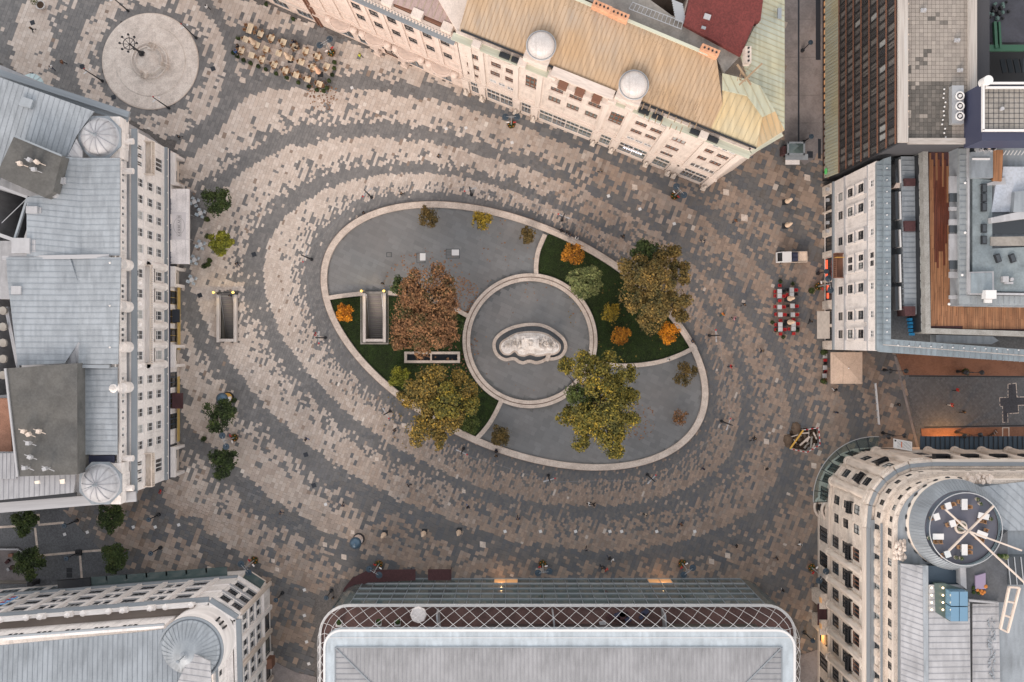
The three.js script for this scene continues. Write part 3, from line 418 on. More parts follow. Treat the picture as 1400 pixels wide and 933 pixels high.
// ---------- the two underground stairs ----------
const stairWall = MS({ color: C(0.56, 0.53, 0.51), map: T.stone });
function metroStair(r, label, wallMat, base) {
  const t = thing('underground_stair', label, 'stairs'); const [u0, v0] = r[0], [u1, v1] = r[2]; const a = P(u0, v0), b = P(u1, v1), W = b.x - a.x, D = b.z - a.z, n = 22, dz = D / n, x = (a.x + b.x) / 2;
  for (let i = 0; i < n; i++) add(t, 'step', box(W, 0.3, dz - 0.012, x, -0.15 - i * 0.165 - 0.02, a.z + dz * (i + 0.5)), i % 2 ? M.streetGrey : M.concrete);
  add(t, 'shaft_wall', [box(0.3, 4.6, D + 0.4, a.x - 0.15, -2.3 + 0.03, (a.z + b.z) / 2), box(0.3, 4.6, D + 0.4, b.x + 0.15, -2.27, (a.z + b.z) / 2), box(W, 4.6, 0.3, x, -2.27, b.z + 0.15)], M.concrete);
  const h = 0.95; for (const s of [-1, 1]) { add(t, 'parapet', box(0.5, h, D + 0.7, s < 0 ? a.x - 0.28 : b.x + 0.28, h / 2, (a.z + b.z) / 2 + 0.3), wallMat); add(t, 'handrail', bar(new V3(x + s * (W / 2 - 0.14), 0.85, a.z + 0.1), new V3(x + s * (W / 2 - 0.14), -2.7, b.z - 0.2), 0.06), M.steel); }
  add(t, 'parapet', box(W + 0.06, h - 0.02, 0.45, x, h / 2, b.z + 0.32), wallMat);
  if (base) add(t, 'plinth', flat([new V3(a.x - 1.0, 0, a.z - 0.5), new V3(b.x + 0.9, 0, a.z - 0.5), new V3(b.x + 0.9, 0, b.z + 1.0), new V3(a.x - 1.0, 0, b.z + 1.0)], [[new V3(a.x - 0.8, 0, a.z), new V3(b.x + 0.78, 0, a.z), new V3(b.x + 0.78, 0, b.z + 0.72), new V3(a.x - 0.8, 0, b.z + 0.72)].map(p => p)], 0, 0.3), M.concrete);
  add(t, 'gate_frame', [box(W + 1.6, 0.14, 0.16, x, 2.5, a.z - 0.35), box(0.14, 2.5, 0.14, a.x - 0.5, 1.25, a.z - 0.35), box(0.14, 2.5, 0.14, b.x + 0.5, 1.25, a.z - 0.35)], M.darkMetal);
  for (const s of [-1, 1]) { const g = sph(0.22, x + s * (W / 2 + 0.45), 2.75, a.z - 0.35, 10); add(t, 'globe_lamp', g, lit(1, 0.66, 0.16, 1.1)); const l = new THREE.PointLight(new THREE.Color(1, 0.7, 0.3), 4, 12, 2); l.position.set(x + s * (W / 2 + 0.45), 2.75, a.z - 0.35); l.castShadow = true; t.add(l); }
  return t;
}
metroStair(stairPx[0], 'white walled underground stair in the paving beside the long awning', stairWall, false);
metroStair(stairPx[1], 'underground stair with dark gate frame inside the oval garden', stairWall, true);
// ---------- the white cafe palace on the left ----------
function dome(parent, cx, cz, y, r, mat, ribs, ribMat, squash = 0.62, spire = 3.2) {
  const prof = []; for (let i = 0; i <= 10; i++) { const a = i / 10 * Math.PI / 2; prof.push(new V2(Math.max(0.01, r * Math.cos(a)), r * squash * Math.sin(a))); }
  const d = add(parent, 'dome', uvm(new THREE.LatheGeometry([new V2(r * 1.12, -0.15), new V2(r * 1.1, 0.02), ...prof], 28)), mat); d.position.set(cx, y, cz);
  for (let k = 0; k < ribs; k++) { const t = k / ribs * 6.283, pts = prof.map(p => new V3((p.x + 0.03) * Math.cos(t), p.y + 0.03, (p.x + 0.03) * Math.sin(t))); add(d, 'rib', new THREE.TubeGeometry(new THREE.CatmullRomCurve3(pts), 8, 0.06, 4), ribMat); }
  if (spire) add(d, 'spire', [cyl(0.35, 0.12, 0.7, 0, r * squash + 0.25, 0, 8), cyl(0.07, 0.02, spire, 0, r * squash + spire / 2 + 0.5, 0, 5), sph(0.18, 0, r * squash + 0.9, 0)], M.lead); return d;
}
const octPts = (cx, cz, r, n = 8, o = Math.PI / 8) => Array.from({ length: n }, (_, i) => new V3(cx + r * Math.cos(o + i / n * 6.283), 0, cz + r * Math.sin(o + i / n * 6.283)));
{
  const b = thing('cafe_palace', 'white neo-baroque cafe palace with grey metal roofs and two corner domes', 'building');
  const X = -57, z0 = -31.8, z1 = 22.8, F = new Facade(b, new V3(X, 0, z0), new V3(X, 0, z1)), S = z => F.A.z < 0 ? z - z0 : z1 - z;
  const eave = 19.6;
  // main body behind the front
  add(b, 'body', flat([new V3(-57.45, 0, z0 + 0.4), new V3(-57.45, 0, z1 - 0.4), new V3(-96, 0, 26.5), new V3(-96, 0, -49.5), new V3(-62, 0, -35.2)], [pxs([[-20, 254], [36, 271], [19, 327], [-20, 327]], 22), pxs([[-20, 408], [10, 408], [18, 542], [-20, 542]], 22)], 0.02, eave - 0.1), M.zincPale);
  const side = [-24.3, -21.8, -19.3, -16.7, -14.2, 6.0, 8.5, 11, 13.5, 16.0], mid = [-10.4, -7.3, -4.1, -0.95, 2.25];
  for (const z of side) { F.win(S(z), 16.5, 1.3, 2.1); F.win(S(z), 12.7, 1.3, 2.4); F.win(S(z), 9.0, 1.3, 2.4); }
  for (const z of mid) { F.win(S(z), 16.6, 1.35, 2.2, { hood: false }); F.win(S(z), 12.9, 1.35, 2.7); F.win(S(z), 9.0, 1.45, 2.8); }
  for (const z of [-28.4, 20]) { for (const k of [-1, 0, 1]) F.win(S(z + k * 1.25), 16.8, 0.75, 2.0, { kind: 'two', hood: false }); F.win(S(z), 9.0, 2.1, 3.0, { kind: 'triple' }); F.balcony(S(z), 14.2, 5.2, 1.3, M.beige, M.beige); F.win(S(z), 12.6, 1.6, 2.0); }
  // shopfront openings in the ground floor
  for (const z of [-27.6, -22.5, -18.2, -13.6]) F.win(S(z), 2.6, 2.6, 3.6, { kind: 'triple', frame: M.blueMetal, pane: glassDark[1], sill: null });
  for (const z of mid) F.win(S(z), 2.6, 2.3, 3.8, { kind: 'two', frame: M.gold, pane: glassDark[1], sill: null });
  for (const z of [6.5, 10, 13.5, 18.6]) F.win(S(z), 2.6, 2.6, 3.6, { kind: 'triple', frame: M.blueMetal, pane: glassDark[1], sill: null });
  F.build(0.02, eave, M.pale);
  F.band('plinth', 0.45, 0.9, 0.14, M.beige); F.band('ground_floor_cornice', 6.35, 0.5, 0.75, M.lead); F.band('fascia', 5.7, 0.7, 0.5, M.pale); F.band('signboard', 5.05, 0.5, 0.62, M.navy);
  F.band('string_course', 15.1, 0.25, 0.22, M.pale); F.band('string_course', 11.0, 0.18, 0.16, M.pale, 0, S(-11.9)); F.band('string_course', 11.0, 0.18, 0.16, M.pale, S(3.7), F.L);
  F.band('cornice', eave - 0.1, 0.5, 0.95, M.pale); F.band('gutter', eave + 0.28, 0.2, 0.9, M.lead);
  for (let s = 0.6; s < F.L; s += 1.1) F.put('bracket', box(0.3, 0.45, 0.6, s, eave - 0.6, 0.3), M.pale);
  for (let s = 1.2; s < F.L; s += 2.7) F.at('bulb_lamp', sph(0.12, 0, 0, 0, 6), M.whitePaint, s, 6.72, 0.55);
  const halfCol = (s, y0, y1, r) => F.at('half_column', [cyl(r * 1.05, r * 0.9, y1 - y0, 0, (y1 - y0) / 2, 0, 12), cyl(r * 1.25, r * 1.25, 0.3, 0, 0.15, 0, 12), box(r * 2.6, 0.4, r * 2.4, 0, y1 - y0 - 0.2, 0)], M.pale, s, y0, 0.12);
  for (const z of [-11.95, -8.85, -5.7, -2.5, 0.65, 3.8]) halfCol(S(z), 6.9, 13.9, 0.55);
  F.balcony(S(-4.1), 14.3, 15.4, 1.15, M.pale, M.beige); for (const z of [-11.95, -8.85, -5.7, -2.5, 0.65, 3.8]) F.at('rosette', [sph(0.42, 0, 0, 0.1, 10)], M.pale, S(z), 17.2, 0.06);
  for (const z of [-11.95, 3.8]) F.pil(S(z), 0.9, 14.6, eave - 0.4, 0.2, M.pale);
  // projecting ground-floor bays at both ends and in the middle
  for (const [za, zb] of [[-31.2, -26], [-12.4, -9.0], [0.6, 4.4], [17.6, 22.6]]) { const s = (S(za) + S(zb)) / 2, w = Math.abs(S(za) - S(zb)); F.put('porch', [box(0.5, 4.4, 0.9, s - w / 2 + 0.3, 2.2, 0.6), box(0.5, 4.4, 0.9, s + w / 2 - 0.3, 2.2, 0.6), box(w, 0.5, 1.05, s, 4.55, 0.62)], M.white); }
  F.put('entrance_canopy', box(2.6, 0.2, 1.8, S(10), 3.6, 1.1), M.maroon); F.put('entrance_canopy', box(2.2, 0.2, 1.2, S(-4.2), 3.7, 0.9), M.grate);
  F.put('menu_case', box(11, 1.0, 0.16, S(-4), 1.6, 0.62), M.gold); F.put('menu_case', box(11, 0.9, 0.12, S(11.5), 1.5, 0.52), M.gold);
  // attic storey
  const G = new Facade(b, new V3(-57.75, 0, z0 + 0.6), new V3(-57.75, 0, z1 - 0.6)), S2 = z => S(z) - 0.6;
  for (const z of side) { G.win(S2(z) - 0.45, 21.0, 0.5, 0.85, { kind: 'one', hood: false }); G.win(S2(z) + 0.45, 21.0, 0.5, 0.85, { kind: 'one', hood: false }); }
  for (const z of [-7.4, -4.1, -0.9]) for (const k of [-0.8, 0, 0.8]) G.win(S2(z) + k, 21.1, 0.55, 1.1, { kind: 'one', hood: false });
  for (const z of [-27.4, 19.6]) G.win(S2(z), 21.1, 1.5, 1.1, { kind: 'triple', hood: false });
  G.build(19.75, 22.3, M.white, 'attic_wall'); G.band('attic_cornice', 22.4, 0.3, 0.4, M.white);
  for (const z of [-29.6, -25.2, 17.4, 21.8]) G.at('scroll', cyl(0.45, 0.45, 2.3, 0, 0, 0, 12).rotateX(Math.PI / 2), M.white, S2(z), 21.2, 0.45);
  for (const z of [-12.2, -6.0, 0.0, 6.0].map(q => q + 0.9)) { const f = G.at('urn', [cyl(0.75, 0.6, 0.6, 0, 0.3, 0, 10), sph(0.8, 0, 0.9, 0, 10), new THREE.ConeGeometry(0.55, 1.7, 10).translate(0, 2.1, 0)], M.white, S2(z), 22.4, -0.3); G.at('bastion', cyl(0.85, 0.8, 2.6, 0, 0, 0, 14), M.white, S2(z), 21.1, 0.35); }
  G.put('parapet', box(19, 0.55, 0.5, S2(-3.1), 22.85, -0.6), M.white);
  // roofs (outline in photo pixels)
  roof(b, 'roof', [[163.5, 216], [163.5, 349.5], [112, 349], [112, 216]], [112, 300, 24], [0.12, 0], M.zinc, M.zincSeam, 0, 0.85);
  b.children[b.children.length - 1].name = 'roof_slope';
  const RS = (o, ref, g, a, gap = 0.85, m = M.zinc, sm = M.zincSeam) => roof(b, 'roof_slope', o, ref, g, m, sm, a, gap);
  RS([[112, 216], [112, 349], [36, 351], [36, 270], [62, 265], [84, 214]], [112, 300, 24], [-0.10, 0], 0.08);
  RS([[165, 352], [161, 498], [107, 498], [107, 388], [95, 352]], [107, 430, 24.2], [0.14, 0], 0); RS([[107, 388], [107, 468], [88, 497], [24, 500], [10, 385], [8, 352], [95, 352]], [107, 430, 24.2], [-0.08, 0], 0);
  RS([[107, 468], [145, 500], [88, 499.5]], [107, 468, 24.25], [0, -0.16], 1.57, 0.8, M.zincPale, M.zincPaleSeam); RS([[107, 388], [95, 354], [140, 354]], [107, 388, 24.25], [0, 0.16], 1.0, 0.8);
  RS([[106, 502], [160, 502], [160, 622], [106, 622]], [106, 560, 23.4], [0.06, 0], 0, 0.8); RS([[106, 623], [156, 623], [156, 636], [106, 636]], [106, 630, 22.4], [0, 0], 0, 0, M.navy);
  const na = 0.322; RS([[-30, 95], [0, 106], [128, 152], [104, 186], [92, 214], [84, 213], [19, 186], [-30, 330]], [20, 170, 23.6], [0.02, -0.06], Math.PI / 2 + na, 0.8);
  RS([[92, 214], [112, 216], [112, 206], [104, 190]], [104, 204, 24], [0.03, -0.05], 0.9, 0.9, M.zincPale, M.zincPaleSeam);
  RS([[-30, 618], [106, 618], [106, 640], [100, 674], [0, 684], [-30, 688]], [40, 650, 22.8], [0, 0.10], 1.53, 0.75, M.zincPale, M.zincPaleSeam); RS([[-30, 620], [20, 620], [22, 655], [-30, 655]], [0, 640, 23.2], [0, 0.1], 1.53, 0.6, M.zincPale, M.zincPaleSeam);
  // party upstands, parapets and gutters
  const curb = (a, c, y, w, h, mat, name = 'upstand') => add(b, name, bar(P(...a, y), P(...c, y), w, h), mat);
  curb([4, 353], [150, 350.5], 24.3, 0.55, 0.6, M.zincPale); curb([100, 501], [150, 501], 24.1, 0.5, 0.5, M.zinc); curb([-20, 93], [176, 157], 21.2, 0.9, 0.35, M.lead, 'gutter'); curb([-20, 101], [128, 153], 22.6, 0.3, 0.3, M.darkMetal, 'gutter'); curb([-20, 696], [186, 679], 20.6, 1.5, 0.4, M.zincPale, 'gutter'); curb([-20, 687], [104, 676], 22.3, 0.5, 0.3, M.darkMetal, 'gutter'); curb([-20, 104], [176, 160], 20.4, 1.6, 0.3, M.lead, 'gutter'); curb([30, 350], [42, 420], 23.2, 0.4, 0.5, M.darkMetal, 'gutter'); curb([9, 420], [26, 505], 23.3, 0.5, 0.6, M.zincPale);
  // dark felt roof boxes
  const boxRoof = (o, y, h, name) => { add(b, name, prism(pxs(o, y), y - h, y), M.felt); };
  boxRoof([[19, 186], [84, 213], [72, 262], [60, 270], [-6, 240]], 26.5, 4, 'plant_room'); boxRoof([[7, 504], [105, 497], [105.5, 649], [24, 652]], 26, 4, 'plant_room'); curb([7, 504], [24, 652], 26.1, 0.25, 0.35, M.zincPale); curb([19, 186], [84, 213], 26.6, 0.25, 0.3, M.lead);
  add(b, 'terrace', prism(pxs([[-20, 545], [12, 545], [16, 622], [-20, 622]], 21), 20, 21), M.terracotta);
  curb([-10, 252], [38, 270], 24.4, 0.4, 0.5, M.zincPale); curb([38, 270], [20, 328], 24.3, 0.3, 0.5, M.zinc); curb([-10, 318], [21, 329], 24.3, 0.5, 0.5, M.zincPale); curb([2, 305], [36, 272], 24.2, 0.08, 0.08, M.steel);
  for (let k = 0; k < 5; k++) add(b, 'duct', [cyl(0.6, 0.6, 0.5, P(4, 425 + k * 22, 24).x, 24, P(4, 425 + k * 22, 24).z, 10)], M.concrete);
  for (const [u, v, w, d, h] of [[79, 246, 1.1, 1.1, 1.1], [43, 287, 1.6, 1.0, 1.0], [22, 397, 1.4, 1.2, 1.1], [28, 336, 2.6, 2.2, 1.0], [54, 640, 0.8, 0.8, 0.7]]) { const p = P(u, v, 25); add(b, 'air_handler', [box(w, h, d, p.x, 24.6, p.z), box(w * 0.3, h * 0.6, d * 0.8, p.x + w * 0.6, 24.4, p.z)], M.zincPale); }
  { const p = P(72, 264, 25); add(b, 'vent_pipe', [cyl(0.62, 0.62, 1.2, p.x, 24.4, p.z, 14), cyl(0.45, 0.4, 0.3, p.x, 25.1, p.z, 14)], M.zincPale); }
  for (const [u, v, w, d] of [[40, 357, 3.3, 0.5], [40, 363.5, 3.3, 0.45], [62, 354, 1.6, 0.4], [83.5, 389.5, 0.3, 0.7], [85.5, 409, 0.35, 0.9], [86, 422, 0.35, 0.6], [87.5, 433, 0.35, 0.8]]) { const p = P(u, v, 23.6); add(b, 'roof_hatch', box(w, 0.5, d, p.x, 23.7, p.z, 0.1), M.black); }
  for (const [u, v] of [[52, 664], [86, 662]]) { const p = P(u, v, 22.8); add(b, 'skylight', box(0.8, 0.35, 1.4, p.x, 22.75, p.z, 0.2), lit(1, 0.85, 0.7, 0.35)); }
  { const p = P(35, 140, 24.4); add(b, 'dormer', [box(1.8, 0.9, 1.3, p.x, 24.0, p.z, -0.32)], M.zinc); add(b, 'dormer_window', box(0.9, 0.5, 0.12, p.x + 0.2, 24.1, p.z + 0.7, -0.32), glassDark[1]); }
  // rooftop mobile masts
  for (const [u, v] of [[28, 224], [40, 219], [52, 222], [47, 232], [38, 594], [40, 625], [36, 640], [52, 590], [32, 590], [39, 606], [64, 641]]) { const p = P(u, v, 27); add(b, 'rooftop_antenna', [cyl(0.1, 0.1, 1.4, p.x, 26.8, p.z, 6), box(0.55, 0.7, 0.5, p.x + rr(-0.2, 0.2), 27.2, p.z, rr(0, 3)), bar(new V3(p.x - 0.9, 26.7, p.z - 0.3), new V3(p.x + 0.9, 26.7, p.z + 0.4), 0.1)], pick([M.zincPale, M.limestone])); }
  // corner domes on octagonal drums
  for (const [u, v, c] of [[136, 187.5, 0], [137, 661, 1]]) { const p = P(u, v, 23.5); add(b, 'drum', prism(octPts(p.x, p.z, 3.1), 20, 23.3), M.white); add(b, 'drum_ledge', prism(octPts(p.x, p.z, 3.35), 23.25, 23.5), M.lead); dome(b, p.x, p.z, 23.5, 2.6, M.zincPale, 12, M.zincPaleSeam, 0.62, 4); }
  for (const [u, v] of [[160, 190], [161, 660]]) { const p = P(u, v, 21.5); add(b, 'corner_pavilion', [box(1.5, 3.2, 6.0, p.x + 0.2, 21.2, p.z), box(0.9, 0.6, 3.6, p.x + 0.5, 23.0, p.z)], M.white); }
  // fabric awning over the pavement tables with its printed name
  const aw = thing('terrace_awning', 'long white fabric awning with an oval printed name beside the white palace', 'awning');
  const a0 = P(233, 258, 3.4), a1 = P(258.5, 361.5, 3.0); const wv = a1.x - a0.x, dv = a1.z - a0.z;
  const N = 3; for (let k = 0; k < N; k++) { const g = new THREE.BoxGeometry(wv, 0.06, dv / N - 0.03); g.rotateZ(-0.05); g.translate((a0.x + a1.x) / 2, 3.3, a0.z + dv * (k + 0.5) / N); add(aw, 'canopy_panel', uvm(g), M.fabric); }
  add(aw, 'front_beam', box(0.16, 0.3, dv, a1.x, 3.0, (a0.z + a1.z) / 2), M.fabric); for (let k = 0; k <= N; k++) add(aw, 'post', box(0.1, 2.95, 0.1, a1.x - 0.1, 1.47, a0.z + 0.1 + (dv - 0.2) * k / N), M.steel);
  { const cv = document.createElement('canvas'); cv.width = 512; cv.height = 256; const x = cv.getContext('2d'); x.fillStyle = '#d6d0cf'; x.fillRect(0, 0, 512, 256); x.strokeStyle = '#8d8986'; x.lineWidth = 5; x.beginPath(); x.ellipse(256, 128, 150, 100, 0, 0, 6.3); x.stroke(); x.fillStyle = '#d6d0cf'; x.fillRect(60, 88, 392, 80); x.strokeRect(64, 90, 384, 76); x.fillStyle = '#6f6b69'; x.font = 'bold 66px serif'; x.textAlign = 'center'; x.textBaseline = 'middle'; x.fillText('GERBEAUD', 256, 130); const t = new THREE.CanvasTexture(cv); t.colorSpace = THREE.SRGBColorSpace;
    const g = new THREE.PlaneGeometry(4.6, 2.3); g.rotateX(-Math.PI / 2); g.rotateY(Math.PI / 2); const m = add(aw, 'printed_name', g, MS({ map: t, roughness: 0.95 })); m.rotation.z = -0.05; m.position.set((a0.x + a1.x) / 2 - 0.1, 3.36, P(241, 309, 3.3).z); }
}
// ---------- the domed bank palace at the top ----------
{
  const b = thing('bank_palace', 'cream stone bank palace with copper roof and two small white domes', 'building');
  const A = P(637, 122), B = P(966, 254), F = new Facade(b, A, B), H = 29.3; const dn = F.n;
  const fr = { frame: M.brown, sill: M.cream, hood: false }, pale = { frame: M.whitePaint, sill: M.cream, hood: false };
  const back = p => p.clone().addScaledVector(dn, -0.45); const cB = P(1072.5, 178.5, 30.4);
  add(b, 'body', flat([back(A), back(B).addScaledVector(F.d, -0.1), new V3(cB.x - 0.5, 0, cB.z - 0.2), new V3(cB.x - 0.3, 0, -64), new V3(-20, 0, -64)], [pxs([[872, -19], [945, -19], [933, 27], [872, 4]], 29)], 0.02, H - 0.2), M.cream);
  F.winPx([[646.6, 77], [646.6, 91]], 2.0, 2.1, { ...fr, kind: 'triple' }); F.winPx([[646.6, 102]], 1.9, 1.4, { ...fr, kind: 'triple' });
  F.winPx([[678, 89], [698, 98]], 1.55, 2.0, fr); F.winPx([[677, 101], [697, 109]], 1.55, 2.0, fr); F.winPx([[674, 111], [686, 116], [698, 121.5]], 1.1, 1.5, pale);
  F.winPx([[674, 76], [684, 80], [695.5, 84.7], [706, 89]], 0.9, 1.1, { ...pale, kind: 'one' });
  for (const [u, v, w, h] of [[733, 89.5, 1.7, 1.4], [855, 139.5, 1.7, 1.4]]) F.winPx([[u, v]], w, h, { ...fr, kind: 'triple' });
  for (const [u, v] of [[727.5, 113], [842.3, 162]]) { const [s, y] = F.sy(u, v); F.win(s, y, 2.1, 5.6, { kind: 'triple', frame: M.brown, pane: glassGreen, sill: M.cream, hood: false }); F.put('spandrel', [box(1.95, 0.35, 0.25, s, y + 1.2, -0.12), box(1.95, 0.3, 0.25, s, y - 1.1, -0.12)], M.brown); }
  F.winPx([[761.5, 123.5], [787, 133.7], [813, 144]], 2.0, 1.8, { ...fr, kind: 'triple' }); F.winPx([[758, 136.5], [783, 146.8], [808, 157]], 2.0, 2.6, { ...fr, kind: 'triple', pane: glassGreen }); F.winPx([[765, 114.5], [790.5, 124.5], [816, 134.6]], 2.3, 0.6, { ...fr, kind: 'triple' });
  F.winPx([[876.6, 170], [897, 179], [869.7, 180], [889.4, 187.4]], 1.75, 1.8, { ...fr, kind: 'triple' }); F.winPx([[862, 189], [873.5, 193.6], [885.5, 198.6]], 1.2, 1.4, pale); F.winPx([[876.6, 158.6], [887.7, 163], [898, 167], [908, 171.5]], 0.9, 1.1, { ...pale, kind: 'one' });
  F.winPx([[928, 192.6], [918.6, 202.5], [911, 211]], 2.1, 1.9, { ...fr, kind: 'triple' });
  F.winPx([[967.4, 206], [988, 214.5], [958, 215.7], [977.7, 223.4]], 1.75, 1.8, { ...fr, kind: 'triple' }); F.winPx([[947, 225], [966, 233]], 2.4, 2.0, { ...pale, kind: 'triple' }); F.winPx([[966, 195.5], [979, 200], [991, 205], [1001, 209]], 0.9, 1.1, { ...pale, kind: 'one' });
  // glazed ground floor between stone piers
  const base = u => (u - 637) / 329 * F.L, piers = [639.5, 661, 707, 731, 812, 837, 884, 914, 922, 963];
  for (let i = 0; i + 1 < piers.length; i++) { const a = base(piers[i]) + 0.75, c = base(piers[i + 1]) - 0.75, w = c - a; if (w < 1.2) continue; const n = Math.max(1, Math.round(w / 2.6)); for (let k = 0; k < n; k++) F.win(a + w * (k + 0.5) / n, 3.75, w / n - 0.12, 6.3, { kind: 'triple', frame: M.lead, pane: pick([glassDark[2], glassGreen]), sill: null }); F.put('fascia', box(w, 0.4, 0.12, (a + c) / 2, 4.6, 0.06), M.cream); F.put('threshold', box(w, 0.35, 0.3, (a + c) / 2, 0.22, 0.15), M.cream); }
  F.build(0.02, H, M.cream);
  for (const u of piers) { const p = F.pil(base(u), 1.15, 0.02, 7.2, 0.4, M.cream, 'pier'); F.put('pier_cap', box(1.4, 0.35, 0.55, base(u), 7.35, 0.28), M.cream); F.at('statue_base', [box(0.8, 1.0, 0.6, 0, 0.5, 0), cyl(0.28, 0.2, 1.3, 0, 1.6, 0, 8), sph(0.2, 0, 2.4, 0)], M.beige, base(u), 0.0, 0.75); }
  F.band('first_floor_ledge', 7.75, 0.4, 0.6, M.cream); F.band('string_course', 9.3, 0.2, 0.25, M.cream);
  for (const u of [650, 664, 705, 733, 811, 838, 882, 925, 962]) { F.pil(base(u), 0.85, 8.0, 26.4, 0.26, M.cream); F.put('capital', box(1.15, 0.6, 0.4, base(u), 26.2, 0.2), M.cream); }
  F.band('frieze', 26.9, 0.5, 0.5, M.cream); F.band('cornice', 28.0, 0.35, 1.0, M.cream);
  F.put('copper_ledge', box(F.L + 0.6, 0.2, 1.05, F.L / 2, 29.0, 0.5), M.green);
  // parapet details on the copper ledge
  for (const u of [688, 705, 887, 906, 960, 985]) { const [s, y] = F.sy(u, u < 800 ? 50 + (u - 653) * 0.4 : 140 + (u - 880) * 0.41, 0.9); if (s > 0.6 && s < F.L - 0.6) F.put('louvre', box(1.5, 0.7, 0.6, s, 29.45, 0.5), M.darkMetal); }
  { const s0 = F.sy(757, 88, 0.3)[0], s1 = F.sy(842, 122, 0.3)[0]; F.put('balustrade', box(s1 - s0, 1.5, 0.8, (s0 + s1) / 2, 29.9, 0.3), M.cream); F.put('balustrade_cap', box(s1 - s0 + 0.2, 0.2, 1.3, (s0 + s1) / 2, 30.75, 0.3), M.cream);
    for (let k = 0; k < 7; k++) { const s = s0 + 0.7 + (s1 - s0 - 1.4) * k / 6; F.put(k % 2 ? 'dormer' : 'coping_stone', k % 2 ? [box(1.3, 1.2, 1.1, s, 28.9, 1.1)] : [box(1.0, 0.8, 0.9, s, 28.8, 1.05)], k % 2 ? M.brown : M.cream); } }
  for (const u of [652, 716, 758, 842, 866, 968]) { const [s, y] = F.sy(u, 41 + (u - 628) * 0.4, 0.2); if (s > 0.4 && s < F.L - 0.4) F.put('attic_block', box(1.2, 1.1, 1.0, s, 29.6, 0.55), M.cream); }
  // chamfered east corner
  { const C0 = new Facade(b, B.clone(), new V3(cB.x, 0, cB.z)); C0.build(0.02, H, M.cream); C0.band('cornice', 28.4, 0.4, 0.8, M.cream); C0.band('copper_ledge', 29.0, 0.2, 1.0, M.green); }
  // domes over the two window bays
  for (const [u, v] of [[740, 61.5], [867, 115.5]]) { const p = P(u, v, 32.4); add(b, 'turret', [cyl(1.95, 1.95, 3.2, p.x, 30.6, p.z, 24)], M.cream); const d = dome(b, p.x, p.z, 32.2, 1.85, MS({ color: C(0.56, 0.53, 0.51), roughness: 0.35, map: T.plaster }), 0, M.zincPale, 0.75, 0); add(d, 'rim', new THREE.TorusGeometry(2.0, 0.09, 6, 30).rotateX(Math.PI / 2), M.steel); F.n; const f = p.clone().addScaledVector(F.n, 1.4); add(b, 'turret_front', [box(3.6, 2.6, 1.6, 0, 0, 0, -Math.atan2(F.d.z, F.d.x)).translate(f.x, 30.2, f.z)], M.cream); }
  // roofs
  const sl = 0.33, ng = [-F.n.x * sl, -F.n.z * sl], sa = Math.atan2(F.n.z, F.n.x);
  roof(b, 'copper_roof', [[644, -20], [628, 41], [972, 176], [988, 142], [980, 80], [957, 70], [790, 0], [740, -20]], [831, 122, 30.5], ng, M.copper, M.copperSeam, sa, 0.62);
  roof(b, 'corner_roof', [[972, 176], [1034, 203], [1043, 160], [1022, 131], [988, 123], [988, 142]], [1003, 190, 30.5], ng.map(x => x * 0.95), MS({ color: C(0.52, 0.42, 0.25), map: T.copper, roughness: 0.75 }), M.verdSeam, sa, 0.85);
  roof(b, 'corner_roof', [[1034, 203], [1073, 178], [1060, 152], [1043, 160]], [1053, 190, 30.5], [-0.14, -0.22], MS({ color: C(0.50, 0.36, 0.20), map: T.copper, roughness: 0.75 }), M.verdSeam, 1.2, 0.8);
  roof(b, 'corner_roof', [[1022, 131], [1043, 160], [1060, 152], [1040, 118], [1020, 108], [988, 100], [988, 123]], [1030, 135, 33.0], [-0.05, -0.06], M.verdigris, M.verdSeam, 1.1, 1.0);
  roof(b, 'east_roof', [[1073, 178], [1073, -20], [1043, -20], [1038, 28], [1030, 40], [1013, 76], [1022, 108], [1040, 118], [1060, 152]], [1073, 90, 30.6], [-0.28, 0], M.verdigris, M.verdSeam, 0.28, 0.75);
  add(b, 'flat_roof', prism(pxs([[760, -20], [957, 70], [980, 80], [990, 100], [1013, 76], [935, 33], [862, -20]], 32.3), 31, 32.3), M.concrete);
  add(b, 'red_flat_roof', prism(pxs([[935, 33], [948, -20], [1046, -20], [1040, 28], [1033, 28], [1013, 75.5]], 33.2), 31, 33.2), M.redRoof);
  add(b, 'ridge_capping', bar(P(780, -5, 34.0), P(968, 74, 34.0), 0.4, 0.3), M.green);
  add(b, 'roof_edge', bar(P(630, 41.5, 30.6), P(1034, 203, 30.6), 0.22, 0.22), M.darkMetal);
  for (const [u, v, w, mat] of [[823, 9, 3, M.brick], [847, 20, 3, M.brick], [971, 69, 3, M.brick], [1023, 75, 2.6, M.limestone]]) { const p = P(u, v, 34.6), c = add(b, 'chimney', box(mat === M.brick ? 2.6 : 0.8, 1.6, mat === M.brick ? 0.9 : 2.2, p.x, 34, p.z, mat === M.brick ? -0.4 : 0), mat); for (let k = 0; k < 4; k++) { const o = -0.85 + k * 0.57; add(c, 'flue', cyl(0.14, 0.14, 0.2, p.x + (mat === M.brick ? o * 0.92 : 0), 34.88, p.z + (mat === M.brick ? o * 0.38 : o), 8), M.black); } }
  { const gs = []; for (let k = 0; k <= 13; k++) { const p = P(865 + k * 5.3, 3 + k * 2.1, 33.2); gs.push(box(0.06, 1.0, 0.06, p.x, 32.8, p.z)); } gs.push(bar(P(865, 3, 33.3), P(934, 30, 33.3), 0.08), bar(P(860, 12, 33.3), P(932, 40, 33.3), 0.08)); for (let k = 0; k <= 13; k++) gs.push(bar(P(865 + k * 5.3, 3 + k * 2.1, 33.3), P(860 + k * 5.5, 12 + k * 2.1, 33.3), 0.06)); add(b, 'roof_walkway', gs, M.steel); }
